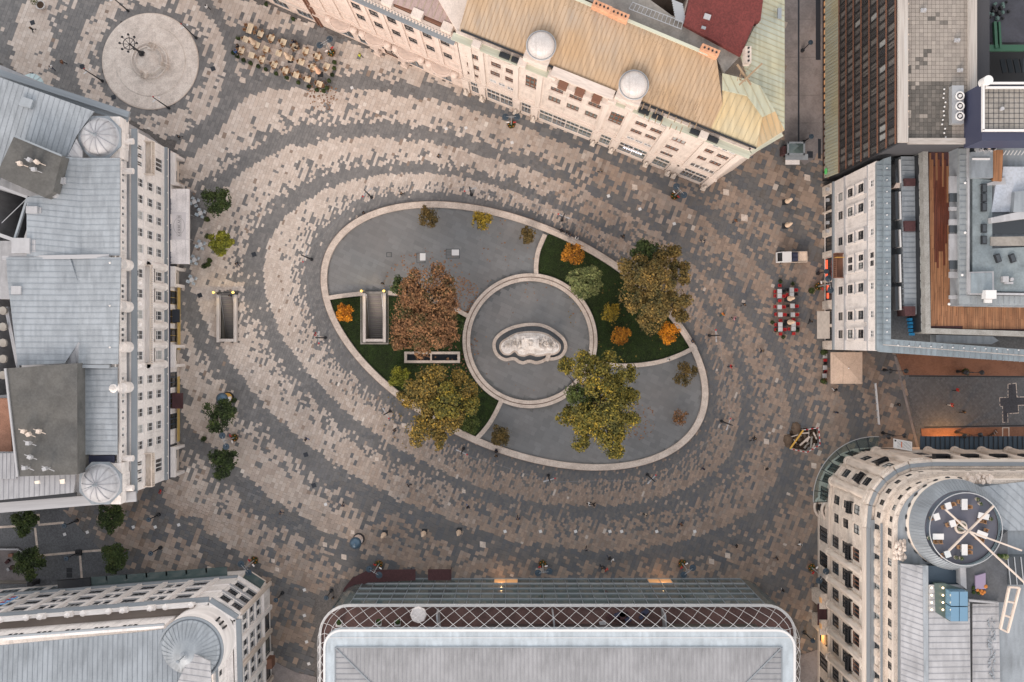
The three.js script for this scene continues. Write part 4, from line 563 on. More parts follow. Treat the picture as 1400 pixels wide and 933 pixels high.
  for (let k = 0; k < 9; k++) { const p = P(930 + 0 * k + k * 0.6, 4 + k * 3.2, 32.6); add(b, 'stair_tread', box(1.6, 0.1, 0.28, p.x - 0.4, 32.7, p.z, -0.4), M.steel); }
  for (let k = 0; k < 26; k++) { const p = P(772 + k * 5.6, 8 + k * 2.3, 33.7); add(b, 'snow_hook', bar(p.clone(), p.clone().add(new V3(0.28, 0.1, -0.25)), 0.07), M.copperSeam); }
  for (let k = 0; k < 34; k++) { const u = 880 + (k % 9) * 9 + rr(-2, 2), v = 118 + Math.floor(k / 9) * 13 + (k % 9) * 3.6 + rr(-2, 2); const p = P(u, v, 31.9); if (u < 965) add(b, 'raised_seam', box(0.12, 0.16, rr(0.5, 1.2), p.x, 31.75 + (142 - v) * 0.01, p.z, -0.38), M.copperSeam); }
  for (const [u, v] of [[967, 23], [962, 38]]) { const p = P(u, v, 33.3); add(b, 'roof_light', box(u > 964 ? 0.9 : 0.6, 0.25, u > 964 ? 0.7 : 0.35, p.x, 33.32, p.z, -0.3), u > 964 ? M.zincPale : M.lead); }
  { const p = P(1024, 104, 35); const m = add(b, 'aerial_mast', [cyl(0.1, 0.06, 4, p.x, 35, p.z, 6), bar(P(1011, 116, 36), P(1042, 87, 36), 0.22), bar(P(1008, 88, 35.5), P(1027, 116, 35.5), 0.22), ...Array.from({ length: 10 }, () => bar(P(1008 + rr(0, 24), 90 + rr(0, 24), 35), P(1008 + rr(0, 24), 90 + rr(0, 24), 35.4), 0.08))], M.copperSeam); }
  { const p = P(1066, 18, 31.5); add(b, 'roof_hatch', box(0.5, 0.4, 1.4, p.x, 31.4, p.z), M.lead); }
  // lit sign on the shopfront
  { const [s, y] = F.sy(864, 210, 0.35); for (let k = 0; k < 8; k++) F.put('sign_letter', box(0.26, 0.42, 0.1, s - 1.6 + k * 0.42, 5.2, 0.42), glow.sign); }
}
// ---------- the ornate pink building left of the bank ----------
{
  const b = thing('ornate_pink_building', 'ornate pinkish stone building with shell balconies beside the bank palace', 'building');
  const A = P(439, 34.5), B = P(636, 122), F = new Facade(b, A, B), H = 26.6; const back = p => p.clone().addScaledVector(F.n, -0.45), w = { frame: M.darkMetal, sill: M.pink, hood: true };
  add(b, 'body', prism([back(A), back(B), new V3(-10, 0, -64), new V3(-40, 0, -70)], 0.02, H - 0.1), M.pink);
  F.winPx([[486, 7.7], [510.5, 17.7], [535, 27], [559, 38.2], [583.5, 47.5], [608, 57.8]], 1.45, 2.6, w); for (const [u, v] of [[486, 7.7], [510.5, 17.7], [535, 27], [559, 38.2], [583.5, 47.5], [608, 57.8]]) { const q = F.sy(u, v)[0]; F.win(q, 16.2, 1.4, 2.5, w); }
  const shops = [[471.7, 46.5], [505, 61], [566, 87.5], [604.6, 104]]; for (const [u, v] of shops) { const [s] = F.sy(u, v); F.win(s, 2.5, 3.4, 3.4, { kind: 'triple', frame: M.lead, pane: glassDark[2], sill: null }); } { const [s] = F.sy(537, 77.5); F.win(s, 2.4, 2.6, 4.0, { kind: 'two', frame: M.brown, pane: glassDark[0], sill: null, name: 'door' }); F.put('door_arch', new THREE.TorusGeometry(1.8, 0.4, 8, 18, Math.PI).translate(s, 3.6, 0.15), M.pink); for (const k of [-2.5, 2.5]) F.at('caryatid', [box(1.2, 1.2, 0.9, 0, 0.6, 0), cyl(0.5, 0.4, 2.0, 0, 2.1, 0), sph(0.4, 0, 3.3, 0), box(1.4, 0.4, 1.1, 0, 3.9, 0)], M.pink, s + k, 0.02, 0.5); }
  F.build(0.02, H, M.pink);
  for (const [u, v] of [[458, 24], [505, 44], [551.5, 63.5], [599, 84.5]]) { const [s, y] = F.sy(u, v, 0.8); F.at('shell_balcony', [new THREE.SphereGeometry(1.75, 18, 8, 0, 6.283, Math.PI / 2, Math.PI / 2).scale(1, 0.8, 0.8), cyl(1.8, 1.8, 0.2, 0, 0.1, 0, 20).scale(1, 1, 0.8), new THREE.TorusGeometry(1.7, 0.1, 6, 20).rotateX(Math.PI / 2).scale(1, 1, 0.8).translate(0, 0.9, 0)], M.pink, s, 8.3, 0.3); for (const k of [-2.2, 2.2]) F.at('volute', [sph(0.7, 0, 0, 0, 10), cyl(0.6, 0.45, 1.3, 0, -0.8, 0)], M.pink, s + k, 8.2, 0.35); }
  F.band('ledge', 6.0, 0.5, 0.7, M.pink); F.band('string_course', 10.4, 0.3, 0.5, M.pink); F.band('string_course', 13.9, 0.2, 0.2, M.pink); F.band('cornice', 25.3, 0.5, 0.8, M.pink); F.put('gutter', box(F.L, 0.25, 1.0, F.L / 2, H - 0.3, 0.4), M.lead);
  { const ws = [[486, 7.7], [510.5, 17.7], [535, 27], [559, 38.2], [583.5, 47.5], [608, 57.8]].map(([u, v]) => F.sy(u, v)[0]).sort((a, c) => a - c), gap = ws[1] - ws[0]; for (let k = -2; k <= 6; k++) { const s = ws[0] + gap * (k - 0.5); if (s < 0.6 || s > F.L - 0.5) continue; F.pil(s, 0.75, 10.6, 25.0, 0.2, M.pink); F.put('garland', box(0.85, 0.7, 0.3, s, 13.4, 0.15), M.pink); } }
  { const gs = []; for (let s = 0.5; s < F.L; s += 0.5) gs.push(box(0.25, 0.3, 0.3, s, 27.2, 0.3)); const d = F.put('dentils', merge(gs), M.cream); d.userData.kind = 'stuff'; } F.put('parapet', box(F.L, 0.7, 0.5, F.L / 2, 26.9, -0.2), M.cream);
  for (let k = 0; k < 5; k++) F.put('attic_block', box(1.6, 1.6, 1.2, F.L - 1.5 - k * 4.6, 27.6, -0.6), M.cream);
  for (let k = 0; k < 4; k++) F.put('attic_opening', box(2.6, 0.7, 0.4, F.L - 3.8 - k * 4.6, 27.3, -0.75), M.brown);
  roof(b, 'roof_slope', [[628, 40], [640, -20], [470, -20], [560, 12]], [600, 20, 28.3], [-F.n.x * 0.12, -F.n.z * 0.12], MS({ color: C(0.40, 0.30, 0.28), map: T.plaster }), M.verdSeam, Math.atan2(F.n.z, F.n.x), 0.9);
  { const [s] = F.sy(528, 55); for (let k = 0; k < 7; k++) F.put('sign_letter', box(0.3, 0.4, 0.12, s - 1.6 + k * 0.5, 6.6, 0.75), M.darkMetal); }
  F.pil(0.25, 0.3, 0.02, H, 0.3, M.brown, 'drainpipe');
}
{
  const b = thing('plain_pink_building', 'plain pale pink facade above the wooden cafe tables', 'building');
  const A = P(300, -27), B = P(438.5, 34), F = new Facade(b, A, B), H = 25; const back = p => p.clone().addScaledVector(F.n, -0.45);
  add(b, 'body', prism([back(A), back(B), new V3(-41, 0, -70), new V3(-60, 0, -72)], 0.02, H - 0.1), M.pink);
  F.winPx([[410, 11], [428, 19], [390, 2]], 2.4, 1.4, { kind: 'triple', frame: M.brown, sill: M.pink }); F.row(3, F.L - 2.4, 5, 10.6, 1.4, 2.2, { frame: M.brown, sill: M.pink }); F.row(3, F.L - 2.4, 4, 2.6, 2.8, 3.2, { kind: 'triple', frame: M.lead, pane: glassDark[2], sill: null });
  F.build(0.02, H, M.pink); F.band('ledge', 5.4, 0.4, 0.5, M.cream); F.band('string_course', 8.2, 0.3, 0.3, M.cream); F.band('cornice', H - 0.4, 0.5, 0.8, M.pink); F.pil(F.L - 0.35, 0.22, 0.02, H - 1, 0.28, M.brown, 'drainpipe'); F.put('lantern', [box(0.4, 0.6, 0.4, F.L - 11, 4.2, 0.7)], M.darkMetal);
  add(b, 'roof_slab', prism([back(A), back(B), new V3(-41, 0, -70), new V3(-60, 0, -72)], H - 0.05, H + 0.3), M.lead);
}
// ---------- the dark glass office block, top right ----------
{
  const b = thing('office_block', 'dark glass office block with brown metal bands and tiled flat roof', 'building');
  const X = 53.1, z0 = -63, z1 = -27.3, F = new Facade(b, new V3(X, 0, z0), new V3(X, 0, z1)); const H = 31;
  add(b, 'body', prism([new V3(X + 0.45, 0, z0), new V3(X + 0.45, 0, z1 - 0.05), new V3(66, 0, z1 - 0.05), new V3(66, 0, z0)], 0.02, H - 0.3), M.interior);
  const n = Math.floor(F.L / 1.22), copeMat = MS({ color: C(0.42, 0.40, 0.38), map: T.stone }), offFrame = MS({ color: C(0.05, 0.045, 0.042), roughness: 0.5 }), offGlass = [[0.05, 0.05, 0.052], [0.075, 0.07, 0.068], [0.035, 0.036, 0.04], [0.10, 0.095, 0.09], [0.16, 0.15, 0.14]].map(c => new THREE.MeshPhysicalMaterial({ color: C(...c), roughness: 0.15, clearcoat: 0.3 }));  // varied pane tones put lighter reflections into the glass colour
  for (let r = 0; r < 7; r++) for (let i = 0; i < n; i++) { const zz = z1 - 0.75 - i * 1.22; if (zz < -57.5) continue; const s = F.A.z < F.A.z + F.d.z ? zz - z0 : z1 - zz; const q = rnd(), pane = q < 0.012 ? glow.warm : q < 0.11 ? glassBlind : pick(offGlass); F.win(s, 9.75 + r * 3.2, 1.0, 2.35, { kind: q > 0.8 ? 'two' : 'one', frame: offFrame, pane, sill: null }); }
  for (let i = 0; i < n; i++) { const zz = z1 - 0.8 - i * 1.22; if (zz < -57.5) continue; const s = F.d.z > 0 ? zz - z0 : z1 - zz; F.win(s, 1.7, 1.0, 2.6, { kind: 'one', frame: M.brown, pane: i > 8 ? glow.warm : glassBlind, sill: null, name: 'shop_window' }); }
  F.build(0.02, H, M.darkMetal);
  for (let r = 0; r < 8; r++) F.band('spandrel_band', 8.1 + r * 3.2, 0.4, 0.14, M.brown); F.band('shop_band', 3.15, 0.3, 0.35, M.brown);
  for (let r = 0; r < 7; r++) for (let i = 0; i < n; i += 1) { const zz = z1 - 0.14 - i * 1.22; if (zz < -57.5) continue; const s = F.d.z > 0 ? zz - z0 : z1 - zz; F.put('mullion', box(0.1, 2.7, 0.07, s, 9.7 + r * 3.2, 0.035), M.darkMetal); }
  { const g = new THREE.BoxGeometry(F.L, 4.55, 0.12); g.rotateX(-0.13); g.translate(F.L / 2, 5.6, 0.32); F.put('copper_canopy', uvm(g), M.verdigris); const gs = []; for (let s = 0.3; s < F.L; s += 0.55) { const q = new THREE.BoxGeometry(0.05, 4.5, 0.06); q.rotateX(-0.13); q.translate(s, 5.6, 0.42); gs.push(q); } const st = F.put('canopy_seams', merge(gs), M.verdSeam); st.userData.kind = 'stuff'; }
  F.put('coping', box(F.L, 0.4, 1.35, F.L / 2, H + 0.3, -0.65), copeMat); F.put('green_sign', box(0.9, 0.9, 0.12, F.d.z > 0 ? F.L - 1.0 : 1.0, 3.9, 0.75), glow.green);
  // roof of concrete tiles
  add(b, 'roof_slab', prism([new V3(X + 1.35, 0, z0), new V3(X + 1.35, 0, z1), new V3(62.9, 0, z1), new V3(62.9, 0, z0)], H - 0.28, H), MS({ color: C(0.19, 0.17, 0.15), map: T.asphalt })); add(b, 'coping', box(1.1, 0.5, z1 - z0 - 7, 63.3, H + 0.3, (z0 + z1) / 2 - 3.5), copeMat); add(b, 'coping', box(9.0, 0.4, 0.8, 59, H + 0.25, z1 - 0.2), copeMat);
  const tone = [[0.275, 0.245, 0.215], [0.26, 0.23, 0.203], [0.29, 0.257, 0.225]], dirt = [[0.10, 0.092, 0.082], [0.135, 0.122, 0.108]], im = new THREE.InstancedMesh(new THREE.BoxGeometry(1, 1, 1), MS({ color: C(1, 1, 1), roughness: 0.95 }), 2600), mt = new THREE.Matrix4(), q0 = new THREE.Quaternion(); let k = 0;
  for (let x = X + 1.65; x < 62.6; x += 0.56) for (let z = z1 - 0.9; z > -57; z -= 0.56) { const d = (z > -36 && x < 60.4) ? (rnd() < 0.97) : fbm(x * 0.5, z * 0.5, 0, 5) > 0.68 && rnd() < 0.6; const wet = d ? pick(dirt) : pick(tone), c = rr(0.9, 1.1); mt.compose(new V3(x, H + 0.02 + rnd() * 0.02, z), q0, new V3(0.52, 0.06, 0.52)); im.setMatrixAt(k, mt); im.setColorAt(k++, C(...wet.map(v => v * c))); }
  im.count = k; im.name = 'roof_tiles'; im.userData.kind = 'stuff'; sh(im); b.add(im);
  for (let i = 0; i < 13; i++) { const p = P(1291 + rr(-3, 3), 122 + i * 6, 31.2); add(b, 'roof_lamp', sph(0.14, p.x, H + 0.2, p.z, 6), M.whitePaint); } for (let i = 0; i < 10; i++) { const p = P(1242, 5 + i * 21, 31.2); add(b, 'roof_lamp', sph(0.14, p.x, H + 0.2, p.z, 6), M.fabricBeige); }
  { const p = P(1308, 144, 31.6); const v = add(b, 'ventilation_unit', box(1.6, 1.0, 5.2, p.x, H + 0.55, p.z), M.steel); for (let i = 0; i < 3; i++) { const f = P(1313, 131 + i * 13.8, 32.2); add(v, 'fan', [new THREE.TorusGeometry(0.52, 0.12, 8, 20).rotateX(Math.PI / 2).translate(f.x, 32.2, f.z), cyl(0.28, 0.22, 0.3, f.x, 32.2, f.z, 12)], M.whitePaint); add(v, 'fan_well', cyl(0.5, 0.5, 0.12, f.x, 32.1, f.z, 16), M.grate); } }
  for (const [u, v] of [[1263, 14], [1309, 55], [1313, 96]]) { const p = P(u, v, 31.4); add(b, 'roof_vent', [box(0.7, 0.3, 0.5, p.x, 31.3, p.z), cyl(0.2, 0.2, 0.5, p.x + 0.1, 31.5, p.z)], M.zincPale); }
}
{ // black plant tower with white coping and the yard behind it
  const b = thing('plant_tower', 'black clad rooftop tower with white coping and tiled top', 'building'); const y = 36;
  const o = pxs([[1343, 114], [1480, 114], [1480, 192], [1343, 192]], y); add(b, 'wall', prism(o, 31, y - 0.05), M.navy); add(b, 'tiled_top', prism(pxs([[1345.5, 121], [1480, 121], [1480, 177], [1345.5, 177]], y + 0.1), y - 0.1, y + 0.1), M.concrete);
  for (const [a, c] of [[[1344.3, 112], [1344.3, 178]], [[1346, 114], [1480, 114]], [[1343, 178.5], [1480, 178.5]], [[1347, 120], [1480, 120]]]) add(b, 'coping', bar(P(...a, y + 0.25), P(...c, y + 0.25), 0.28, 0.4), M.whitePaint); const p = P(1349, 111, 36.4); add(b, 'corner_cowl', cyl(0.62, 0.62, 1.6, p.x, 36.2, p.z, 16), M.whitePaint);
  const gs = []; for (let k = 0; k < 8; k++) gs.push(bar(P(1347, 127 + k * 7, 36.12), P(1400, 127 + k * 7, 36.12), 0.05, 0.03)); for (let k = 0; k < 9; k++) gs.push(bar(P(1352 + k * 7, 121, 36.12), P(1352 + k * 7, 177, 36.12), 0.05, 0.03)); const j = add(b, 'tile_joints', gs, M.grate); j.userData.kind = 'stuff';
  for (const [u, v] of [[1370, 149]]) { const q = P(u, v, 36.3); add(b, 'roof_vent', cyl(0.25, 0.25, 0.5, q.x, 36.3, q.z), M.zincPale); }
}
{
  const b = thing('yard_building', 'dark low yard building with green steel frame behind the office roof', 'building');
  add(b, 'roof_slab', prism(pxs([[1336, -30], [1480, -30], [1480, 58], [1336, 58]], 22), 18, 22), MS({ color: C(0.07, 0.07, 0.085), map: T.slabs })); add(b, 'yard_floor', prism(pxs([[1330, 55], [1480, 55], [1480, 125], [1330, 125]], 10), 9.5, 10), M.black);
  add(b, 'green_beam', [bar(P(1336, 66, 22.2), P(1400, 66, 22.2), 0.9, 0.5), bar(P(1360, 30, 22.4), P(1362, 66, 22.4), 0.4, 0.5), bar(P(1366, 30, 22.4), P(1368, 66, 22.4), 0.3, 0.4)], MS({ color: C(0.03, 0.11, 0.06), roughness: 0.6 }));
  for (const [u, v] of [[1348, 38], [1348, 47]]) { const p = P(u, v, 23); add(b, 'tank', cyl(0.36, 0.36, 0.9, 0, 0, 0, 10).rotateX(Math.PI / 2).translate(p.x, 22.6, p.z), M.silver); }
  for (let k = 0; k < 30; k++) { const p = P(rr(1338, 1385), rr(0, 25), 22.5); add(b, 'planter_shrub', new THREE.IcosahedronGeometry(rr(0.2, 0.4), 0).translate(p.x, 22.3, p.z), k % 3 ? M.black : MS({ color: C(0.10, 0.16, 0.14) })); }
  for (let k = 0; k < 4; k++) { const p = P(1372 + k * 9, 90, 12); add(b, 'yard_window', box(0.7, 0.2, 2.2, p.x, 12, p.z, 0.2), glassDark[2]); }
}
// ---------- the white corner block with timber roof decks, right ----------
{
  const b = thing('white_corner_block', 'white plastered corner block with grey metal eaves and timber roof decks', 'building');
  const X = 53.4, z0 = -26.4, z1 = 1.45, F = new Facade(b, new V3(X, 0, z0), new V3(X, 0, z1)), S = z => F.d.z > 0 ? z - z0 : z1 - z, H = 22.8;
  add(b, 'body', prism([new V3(X + 0.45, 0, z0 + 0.1), new V3(X + 0.45, 0, z1 - 0.3), new V3(90, 0, 3.2), new V3(90, 0, z0 + 0.1)], 0.02, 20), M.white);
  const cols = [-23.4, -20.4, -16.2, -8.2, -4.0, -1.1], wf = { frame: M.darkMetal, sill: M.white };
  for (const z of cols) { F.win(S(z), 7.9, 1.3, 1.9, { ...wf, kind: 'one', hood: false }); F.win(S(z), 12.4, 1.3, 2.3, wf); F.win(S(z), 16.9, 1.3, 2.3, wf); F.win(S(z), 21.2, 1.0, 1.3, { ...wf, hood: false, frame: M.whitePaint }); }
  for (const z of [-12.75, -11.55]) { F.win(S(z), 12.4, 0.9, 2.1, wf); F.win(S(z), 16.9, 0.9, 2.1, wf); F.win(S(z), 21.2, 0.8, 1.3, { ...wf, hood: false }); F.win(S(z), 7.9, 0.8, 1.7, { ...wf, hood: false, kind: 'one' }); }
  for (const [z, w, g] of [[-23.3, 2.6, 0], [-20.3, 2.6, 0], [-16.4, 2.4, 0], [-12.2, 3.6, 1], [-8.4, 3.0, 1], [-4.1, 2.4, 0], [-1.2, 2.2, 0]]) F.win(S(z), 2.3, w, 3.4, { kind: 'triple', frame: M.darkMetal, pane: glassDark[1], sill: null, name: 'shop_window' });
  F.build(0.02, H, M.white);
  F.put('ground_floor_facing', [[-26.3, -24.7], [-21.9, -21.7], [-18.9, -17.7], [-15.1, -14.1], [-10.3, -10.0], [-6.8, -5.4], [-2.8, -2.4], [0.0, 1.4]].map(([a, c]) => box(c - a, 4.3, 0.35, S((a + c) / 2), 2.17, 0.17)), M.beige);
  F.band('ledge', 4.9, 0.5, 0.55, M.lead); F.band('string_course', 10.1, 0.22, 0.4, M.zincPale); F.band('string_course', 19.6, 0.22, 0.25, M.zincPale);
  for (const z of [...cols, -12.15]) { const w = z === -12.15 ? 3.0 : 1.9; F.put('window_apron', box(w, 0.35, 0.2, S(z), 10.55, 0.1), M.zincPale); F.put('window_apron', box(w, 0.35, 0.24, S(z), 14.7, 0.12), M.zincPale); F.put('window_hood', box(w + 0.3, 0.4, 0.28, S(z), 18.9, 0.14), M.zincPale); F.put('window_panel', [box(0.25, 6.4, 0.16, S(z) - w / 2 + 0.1, 14.9, 0.08), box(0.25, 6.4, 0.16, S(z) + w / 2 - 0.1, 14.9, 0.08)], M.white); }
  { const by = F.balcony(S(-12.15), 8.9, 4.0, 1.5, M.brown, M.brown); F.put('flag', box(0.08, 0.4, 1.6, S(-13.4), 10.2, 0.9), M.yellow); }
  for (const z of [-12.9, -11.3, -8.9, -7.6]) F.put('lit_sign', box(z < -11 ? 1.5 : 0.9, 0.22, 0.3, S(z), 2.4 + (z > -9 ? 0.6 : 0), 0.4), glow.redlit);
  { const aw = F.put('shop_awning', box(4.6, 0.12, 2.1, S(-2.7), 3.6, 1.35), M.fabricBeige); aw.material = MS({ color: C(0.50, 0.45, 0.40), map: T.plaster }); }
  for (const z of [-25.4, -23.6, -19.8, -18.4]) F.put('wall_lamp', [box(0.5, 0.6, 0.5, S(z), 3.4, 0.6)], M.zincPale);
  // hood of the south side
  const eave = (o, y, m = M.lead) => add(b, 'eaves_roof', prism(pxs(o, y), y - 0.35, y), m);
  const R = (o, y0, y1, name, m) => add(b, name, prism(pxs(o, y1), y0, y1), m);
  const ez = MS({ color: C(0.25, 0.295, 0.32), map: T.metal, roughness: 0.6, metalness: 0.2 });
  add(b, 'eaves_roof', prism(pxs([[1199, 222], [1207.5, 218], [1207.5, 472], [1400, 487], [1480, 492], [1480, 499], [1400, 495], [1203, 481.5], [1199, 479]], 23.2), 22.6, 23.2), ez); add(b, 'eaves_roof', prism(pxs([[1208.6, 217], [1218.5, 214], [1218.5, 464], [1400, 478], [1480, 483], [1480, 490], [1400, 485.5], [1208.6, 471]], 23.6), 22.6, 23.6), ez);
  { const gs = []; for (let v = 226; v < 470; v += 7.5) gs.push(bar(P(1199.5, v, 23.25), P(1207, v, 23.25), 0.05, 0.08), bar(P(1209, v, 23.66), P(1218, v, 23.66), 0.05, 0.08)); for (let u = 1222; u < 1400; u += 7.5) { const k = (u - 1207) * 0.077; gs.push(bar(P(u, 474 + k, 23.25), P(u, 481 + k, 23.25), 0.05, 0.08), bar(P(u, 465 + k, 23.66), P(u, 471 + k, 23.66), 0.05, 0.08)); } const m = add(b, 'eaves_seams', gs, M.zincSeam); m.userData.kind = 'stuff'; }
  for (let v = 230; v < 465; v += 16) { const p = P(1213, v, 23.7); add(b, 'snow_guard', cyl(0.1, 0.1, 0.15, p.x, 23.7, p.z, 6), M.whitePaint); } for (let u = 1228; u < 1395; u += 15) { const p = P(u, 471.5 + (u - 1207) * 0.04, 23.7); add(b, 'snow_guard', cyl(0.1, 0.1, 0.15, p.x, 23.7, p.z, 6), M.whitePaint); }
  // sunken walkway, glazed strips and decks behind the eaves
  R([[1216, 212], [1480, 212], [1480, 492], [1216, 468]], 19, 20.4, 'lower_terrace', MS({ color: C(0.12, 0.125, 0.13), map: T.asphalt }));
  R([[1232, 214], [1252, 214], [1254.5, 430], [1237, 430]], 20.4, 22.6, 'dormer_roof', M.lead); { const gs = []; for (let v = 220; v < 430; v += 7) gs.push(bar(P(1233.5, v, 22.65), P(1253, v, 22.65), 0.05, 0.07)); const m = add(b, 'dormer_seams', gs, M.zincSeam); m.userData.kind = 'stuff'; }
  for (const [v0, v1] of [[218, 250], [262, 300], [314, 338], [348, 386], [392, 424]]) { R([[1224, v0], [1229.5, v0], [1230.5, v1], [1225, v1]], 20.4, 22.2, 'dormer_glazing', glassDark[1]); R([[1230, v0], [1232, v0], [1233, v1], [1231, v1]], 20.4, 22.55, 'dormer_frame', M.whitePaint); }
  for (const [v0, v1] of [[244, 254], [302, 316], [419, 432]]) R([[1237, v0], [1252, v0], [1252, v1], [1238, v1]], 20.4, 23.2, 'plant_box', M.maroon);
  R([[1228, 246], [1240, 248], [1238, 257], [1222, 257]], 20.4, 22.0, 'side_wall', M.pink);
  R([[1254.5, 212], [1262, 212], [1266, 454], [1258, 454]], 20.4, 23.6, 'glazed_strip', M.darkMetal); for (let k = 0; k < 21; k++) { const v = 216 + k * 11.3, u = 1256.2 + (v - 212) * 0.0158; add(b, 'glass_pane', prism(pxs([[u, v], [u + 4.6, v], [u + 4.8, v + 8.8], [u + 0.2, v + 8.8]], 23.68), 23.6, 23.68), k % 5 === 1 ? glassDark[2] : glassBlind); }
  const deckY = 24.6; const dk = R([[1267, 206], [1316, 206], [1316, 418], [1480, 418], [1480, 456], [1400, 452], [1272, 448]], 20.4, deckY - 0.06, 'deck_base', M.maroon);
  { const tones = [[0.30, 0.148, 0.072], [0.285, 0.138, 0.066], [0.32, 0.162, 0.08], [0.27, 0.128, 0.06]].map(c => MS({ color: C(...c), map: T.wood, roughness: 0.7 })), wet = MS({ color: C(0.13, 0.04, 0.022), map: T.wood, roughness: 0.45 });
    let n = 0; for (let i = 0; i < 15; i++) { const u = 1270.5 + i * 2.95; let v = 209 + (i % 3) * 9; while (v < 446 && n < 200) { const l = rr(26, 52), v1 = Math.min(446, v + l), sh2 = (v - 206) * 0.012, stain = u > 1275 && u < 1300 && v < 330 && v > 212 && fbm(u / 9, v / 20, 0, 33) > 0.36; if (u < 1312 || v > 416) add(dk, 'plank', prism(pxs([[u + sh2, v + 0.2], [u + sh2 + 2.7, v + 0.2], [u + sh2 + 2.9, v1], [u + sh2 + 0.2, v1]], deckY), deckY - 0.06, deckY + rr(0, 0.012)), stain ? wet : pick(tones)); n++; v = v1; } }
    for (let u = 1316.5; u < 1402; u += 2.95) { let v = 420; const cut = rr(430, 445); for (const [a, c] of [[v, cut], [cut, 450]]) add(dk, 'plank', prism(pxs([[u, a + 0.2], [u + 2.7, a + 0.2], [u + 2.7, c], [u, c]], deckY), deckY - 0.06, deckY + rr(0, 0.012)), pick(tones)); } }
  R([[1262, 206], [1269, 206], [1273, 449], [1400, 453], [1480, 457], [1480, 464], [1400, 460], [1266, 456]], 20.4, 25.0, 'deck_parapet', MS({ color: C(0.30, 0.305, 0.295), map: T.stone }));
  R([[1280, 458], [1358, 460], [1366, 466], [1356, 471], [1280, 468]], 20.4, 22.3, 'dormer_roof', M.lead);
  // penthouse
  R([[1310, 200], [1480, 200], [1480, 410], [1480, 421], [1312, 418]], 20.4, 27.4, 'penthouse', M.lead); R([[1312, 203], [1322, 203], [1322, 404], [1480, 406], [1480, 419], [1312, 415.5]], 27.4, 27.9, 'penthouse_eaves', MS({ color: C(0.27, 0.295, 0.305), map: T.metal, roughness: 0.6 })); { const gs = []; for (let v = 212; v < 412; v += 8) gs.push(bar(P(1312.5, v, 27.95), P(1321.5, v, 27.95), 0.05, 0.06)); for (let u = 1328; u < 1400; u += 7.5) gs.push(bar(P(u, 405, 27.95), P(u, 415.5, 27.95), 0.05, 0.06)); const m = add(b, 'penthouse_seams', gs, M.zincSeam); m.userData.kind = 'stuff'; }
  R([[1323.5, 202], [1326, 202], [1326, 400], [1480, 402], [1480, 405], [1323.5, 403]], 27.4, 28.3, 'penthouse_upstand', M.zincPale);
  R([[1330, 244], [1357, 246], [1357, 340], [1400, 338], [1480, 338], [1480, 400], [1330, 398]], 27.4, 28.0, 'penthouse_roof', MS({ color: C(0.21, 0.25, 0.265), map: T.slabs, roughness: 0.7 }));
  R([[1328, 208], [1358, 206], [1358, 243], [1328, 243]], 27.4, 28.8, 'lift_head', M.lead); R([[1330, 216], [1354, 216], [1354, 218.5], [1330, 218.5]], 28.8, 28.95, 'lift_vent', M.whitePaint); R([[1358.5, 205], [1372, 205], [1370, 248], [1358.5, 247]], 27.4, 28.5, 'timber_terrace', M.deck); R([[1359, 248], [1374, 242], [1376, 252], [1340, 254]], 27.4, 28.2, 'step_wall', M.zincPale);
  R([[1372, 228], [1480, 228], [1480, 288], [1356, 290], [1362, 252], [1370, 250]], 27.4, 28.1, 'white_membrane_roof', MS({ color: C(0.46, 0.50, 0.56), map: T.slabs, roughness: 0.8 })); R([[1388, 262], [1480, 256], [1480, 290], [1386, 290]], 27.4, 29.0, 'stair_head', M.lead); R([[1355, 303], [1400, 290], [1480, 286], [1480, 318], [1356, 320]], 27.4, 27.98, 'glass_roof', glassDark[1]); R([[1355, 298], [1400, 288], [1480, 284], [1480, 289], [1356, 305]], 27.4, 28.9, 'well_wall', M.zincPale); R([[1355, 324], [1480, 322], [1480, 336], [1355, 336]], 27.4, 28.2, 'concrete_ledge', M.concrete);
  for (const [u, v, r] of [[1347, 257, 0], [1347, 270, 0], [1347, 283, 0], [1347, 312, 0], [1347, 328, 0], [1366, 353, 0.35], [1386, 353, 0.35]]) { const p = P(u, v, 28.5); const f = add(b, 'roof_light', box(0.75, 0.4, 1.2, p.x, 28.15, p.z, r), M.darkMetal); add(f, 'glass', box(0.5, 0.1, 0.95, p.x, 28.38, p.z, r), glassDark[2]); }
  R([[1326, 372], [1359, 371], [1360, 403], [1326, 403]], 28, 28.5, 'raised_panel', M.zincPale); R([[1328, 374], [1357, 373], [1357, 401], [1328, 401]], 28.5, 28.6, 'zinc_panel', ez); { const p = P(1353, 403, 29); add(b, 'air_handler', [box(1.5, 1.2, 1.2, p.x, 28.9, p.z), box(1.0, 0.4, 0.5, p.x, 28.6, p.z + 0.9)], M.whitePaint); } { const p = P(1375, 382, 28.6); add(b, 'air_handler', [box(0.8, 0.7, 0.8, p.x, 28.4, p.z), box(1.2, 0.3, 0.3, p.x + 0.6, 28.3, p.z + 0.5), cyl(0.25, 0.25, 0.6, p.x + 0.9, 28.4, p.z)], M.zincPale); }
  for (const [u, v] of [[1320, 250], [1320, 318], [1316, 376], [1298, 416]]) { const p = P(u, v, 28); add(b, 'roof_spotlight', sph(0.2, p.x, 28.0, p.z, 8), M.whitePaint); }
  for (const [v0, v1, w] of [[241, 264, 1], [264, 276, 0], [283, 288, 1], [300, 308, 1], [308, 318, 0], [320, 356, 1], [356, 368, 0], [372, 380, 1], [404, 409, 1]]) add(b, 'deck_canopy', prism(pxs([[1299, v0], [1310, v0], [1310, v1], [1299, v1]], 27.0), 26.6, 27.0), w ? M.zincPale : glassDark[2]);
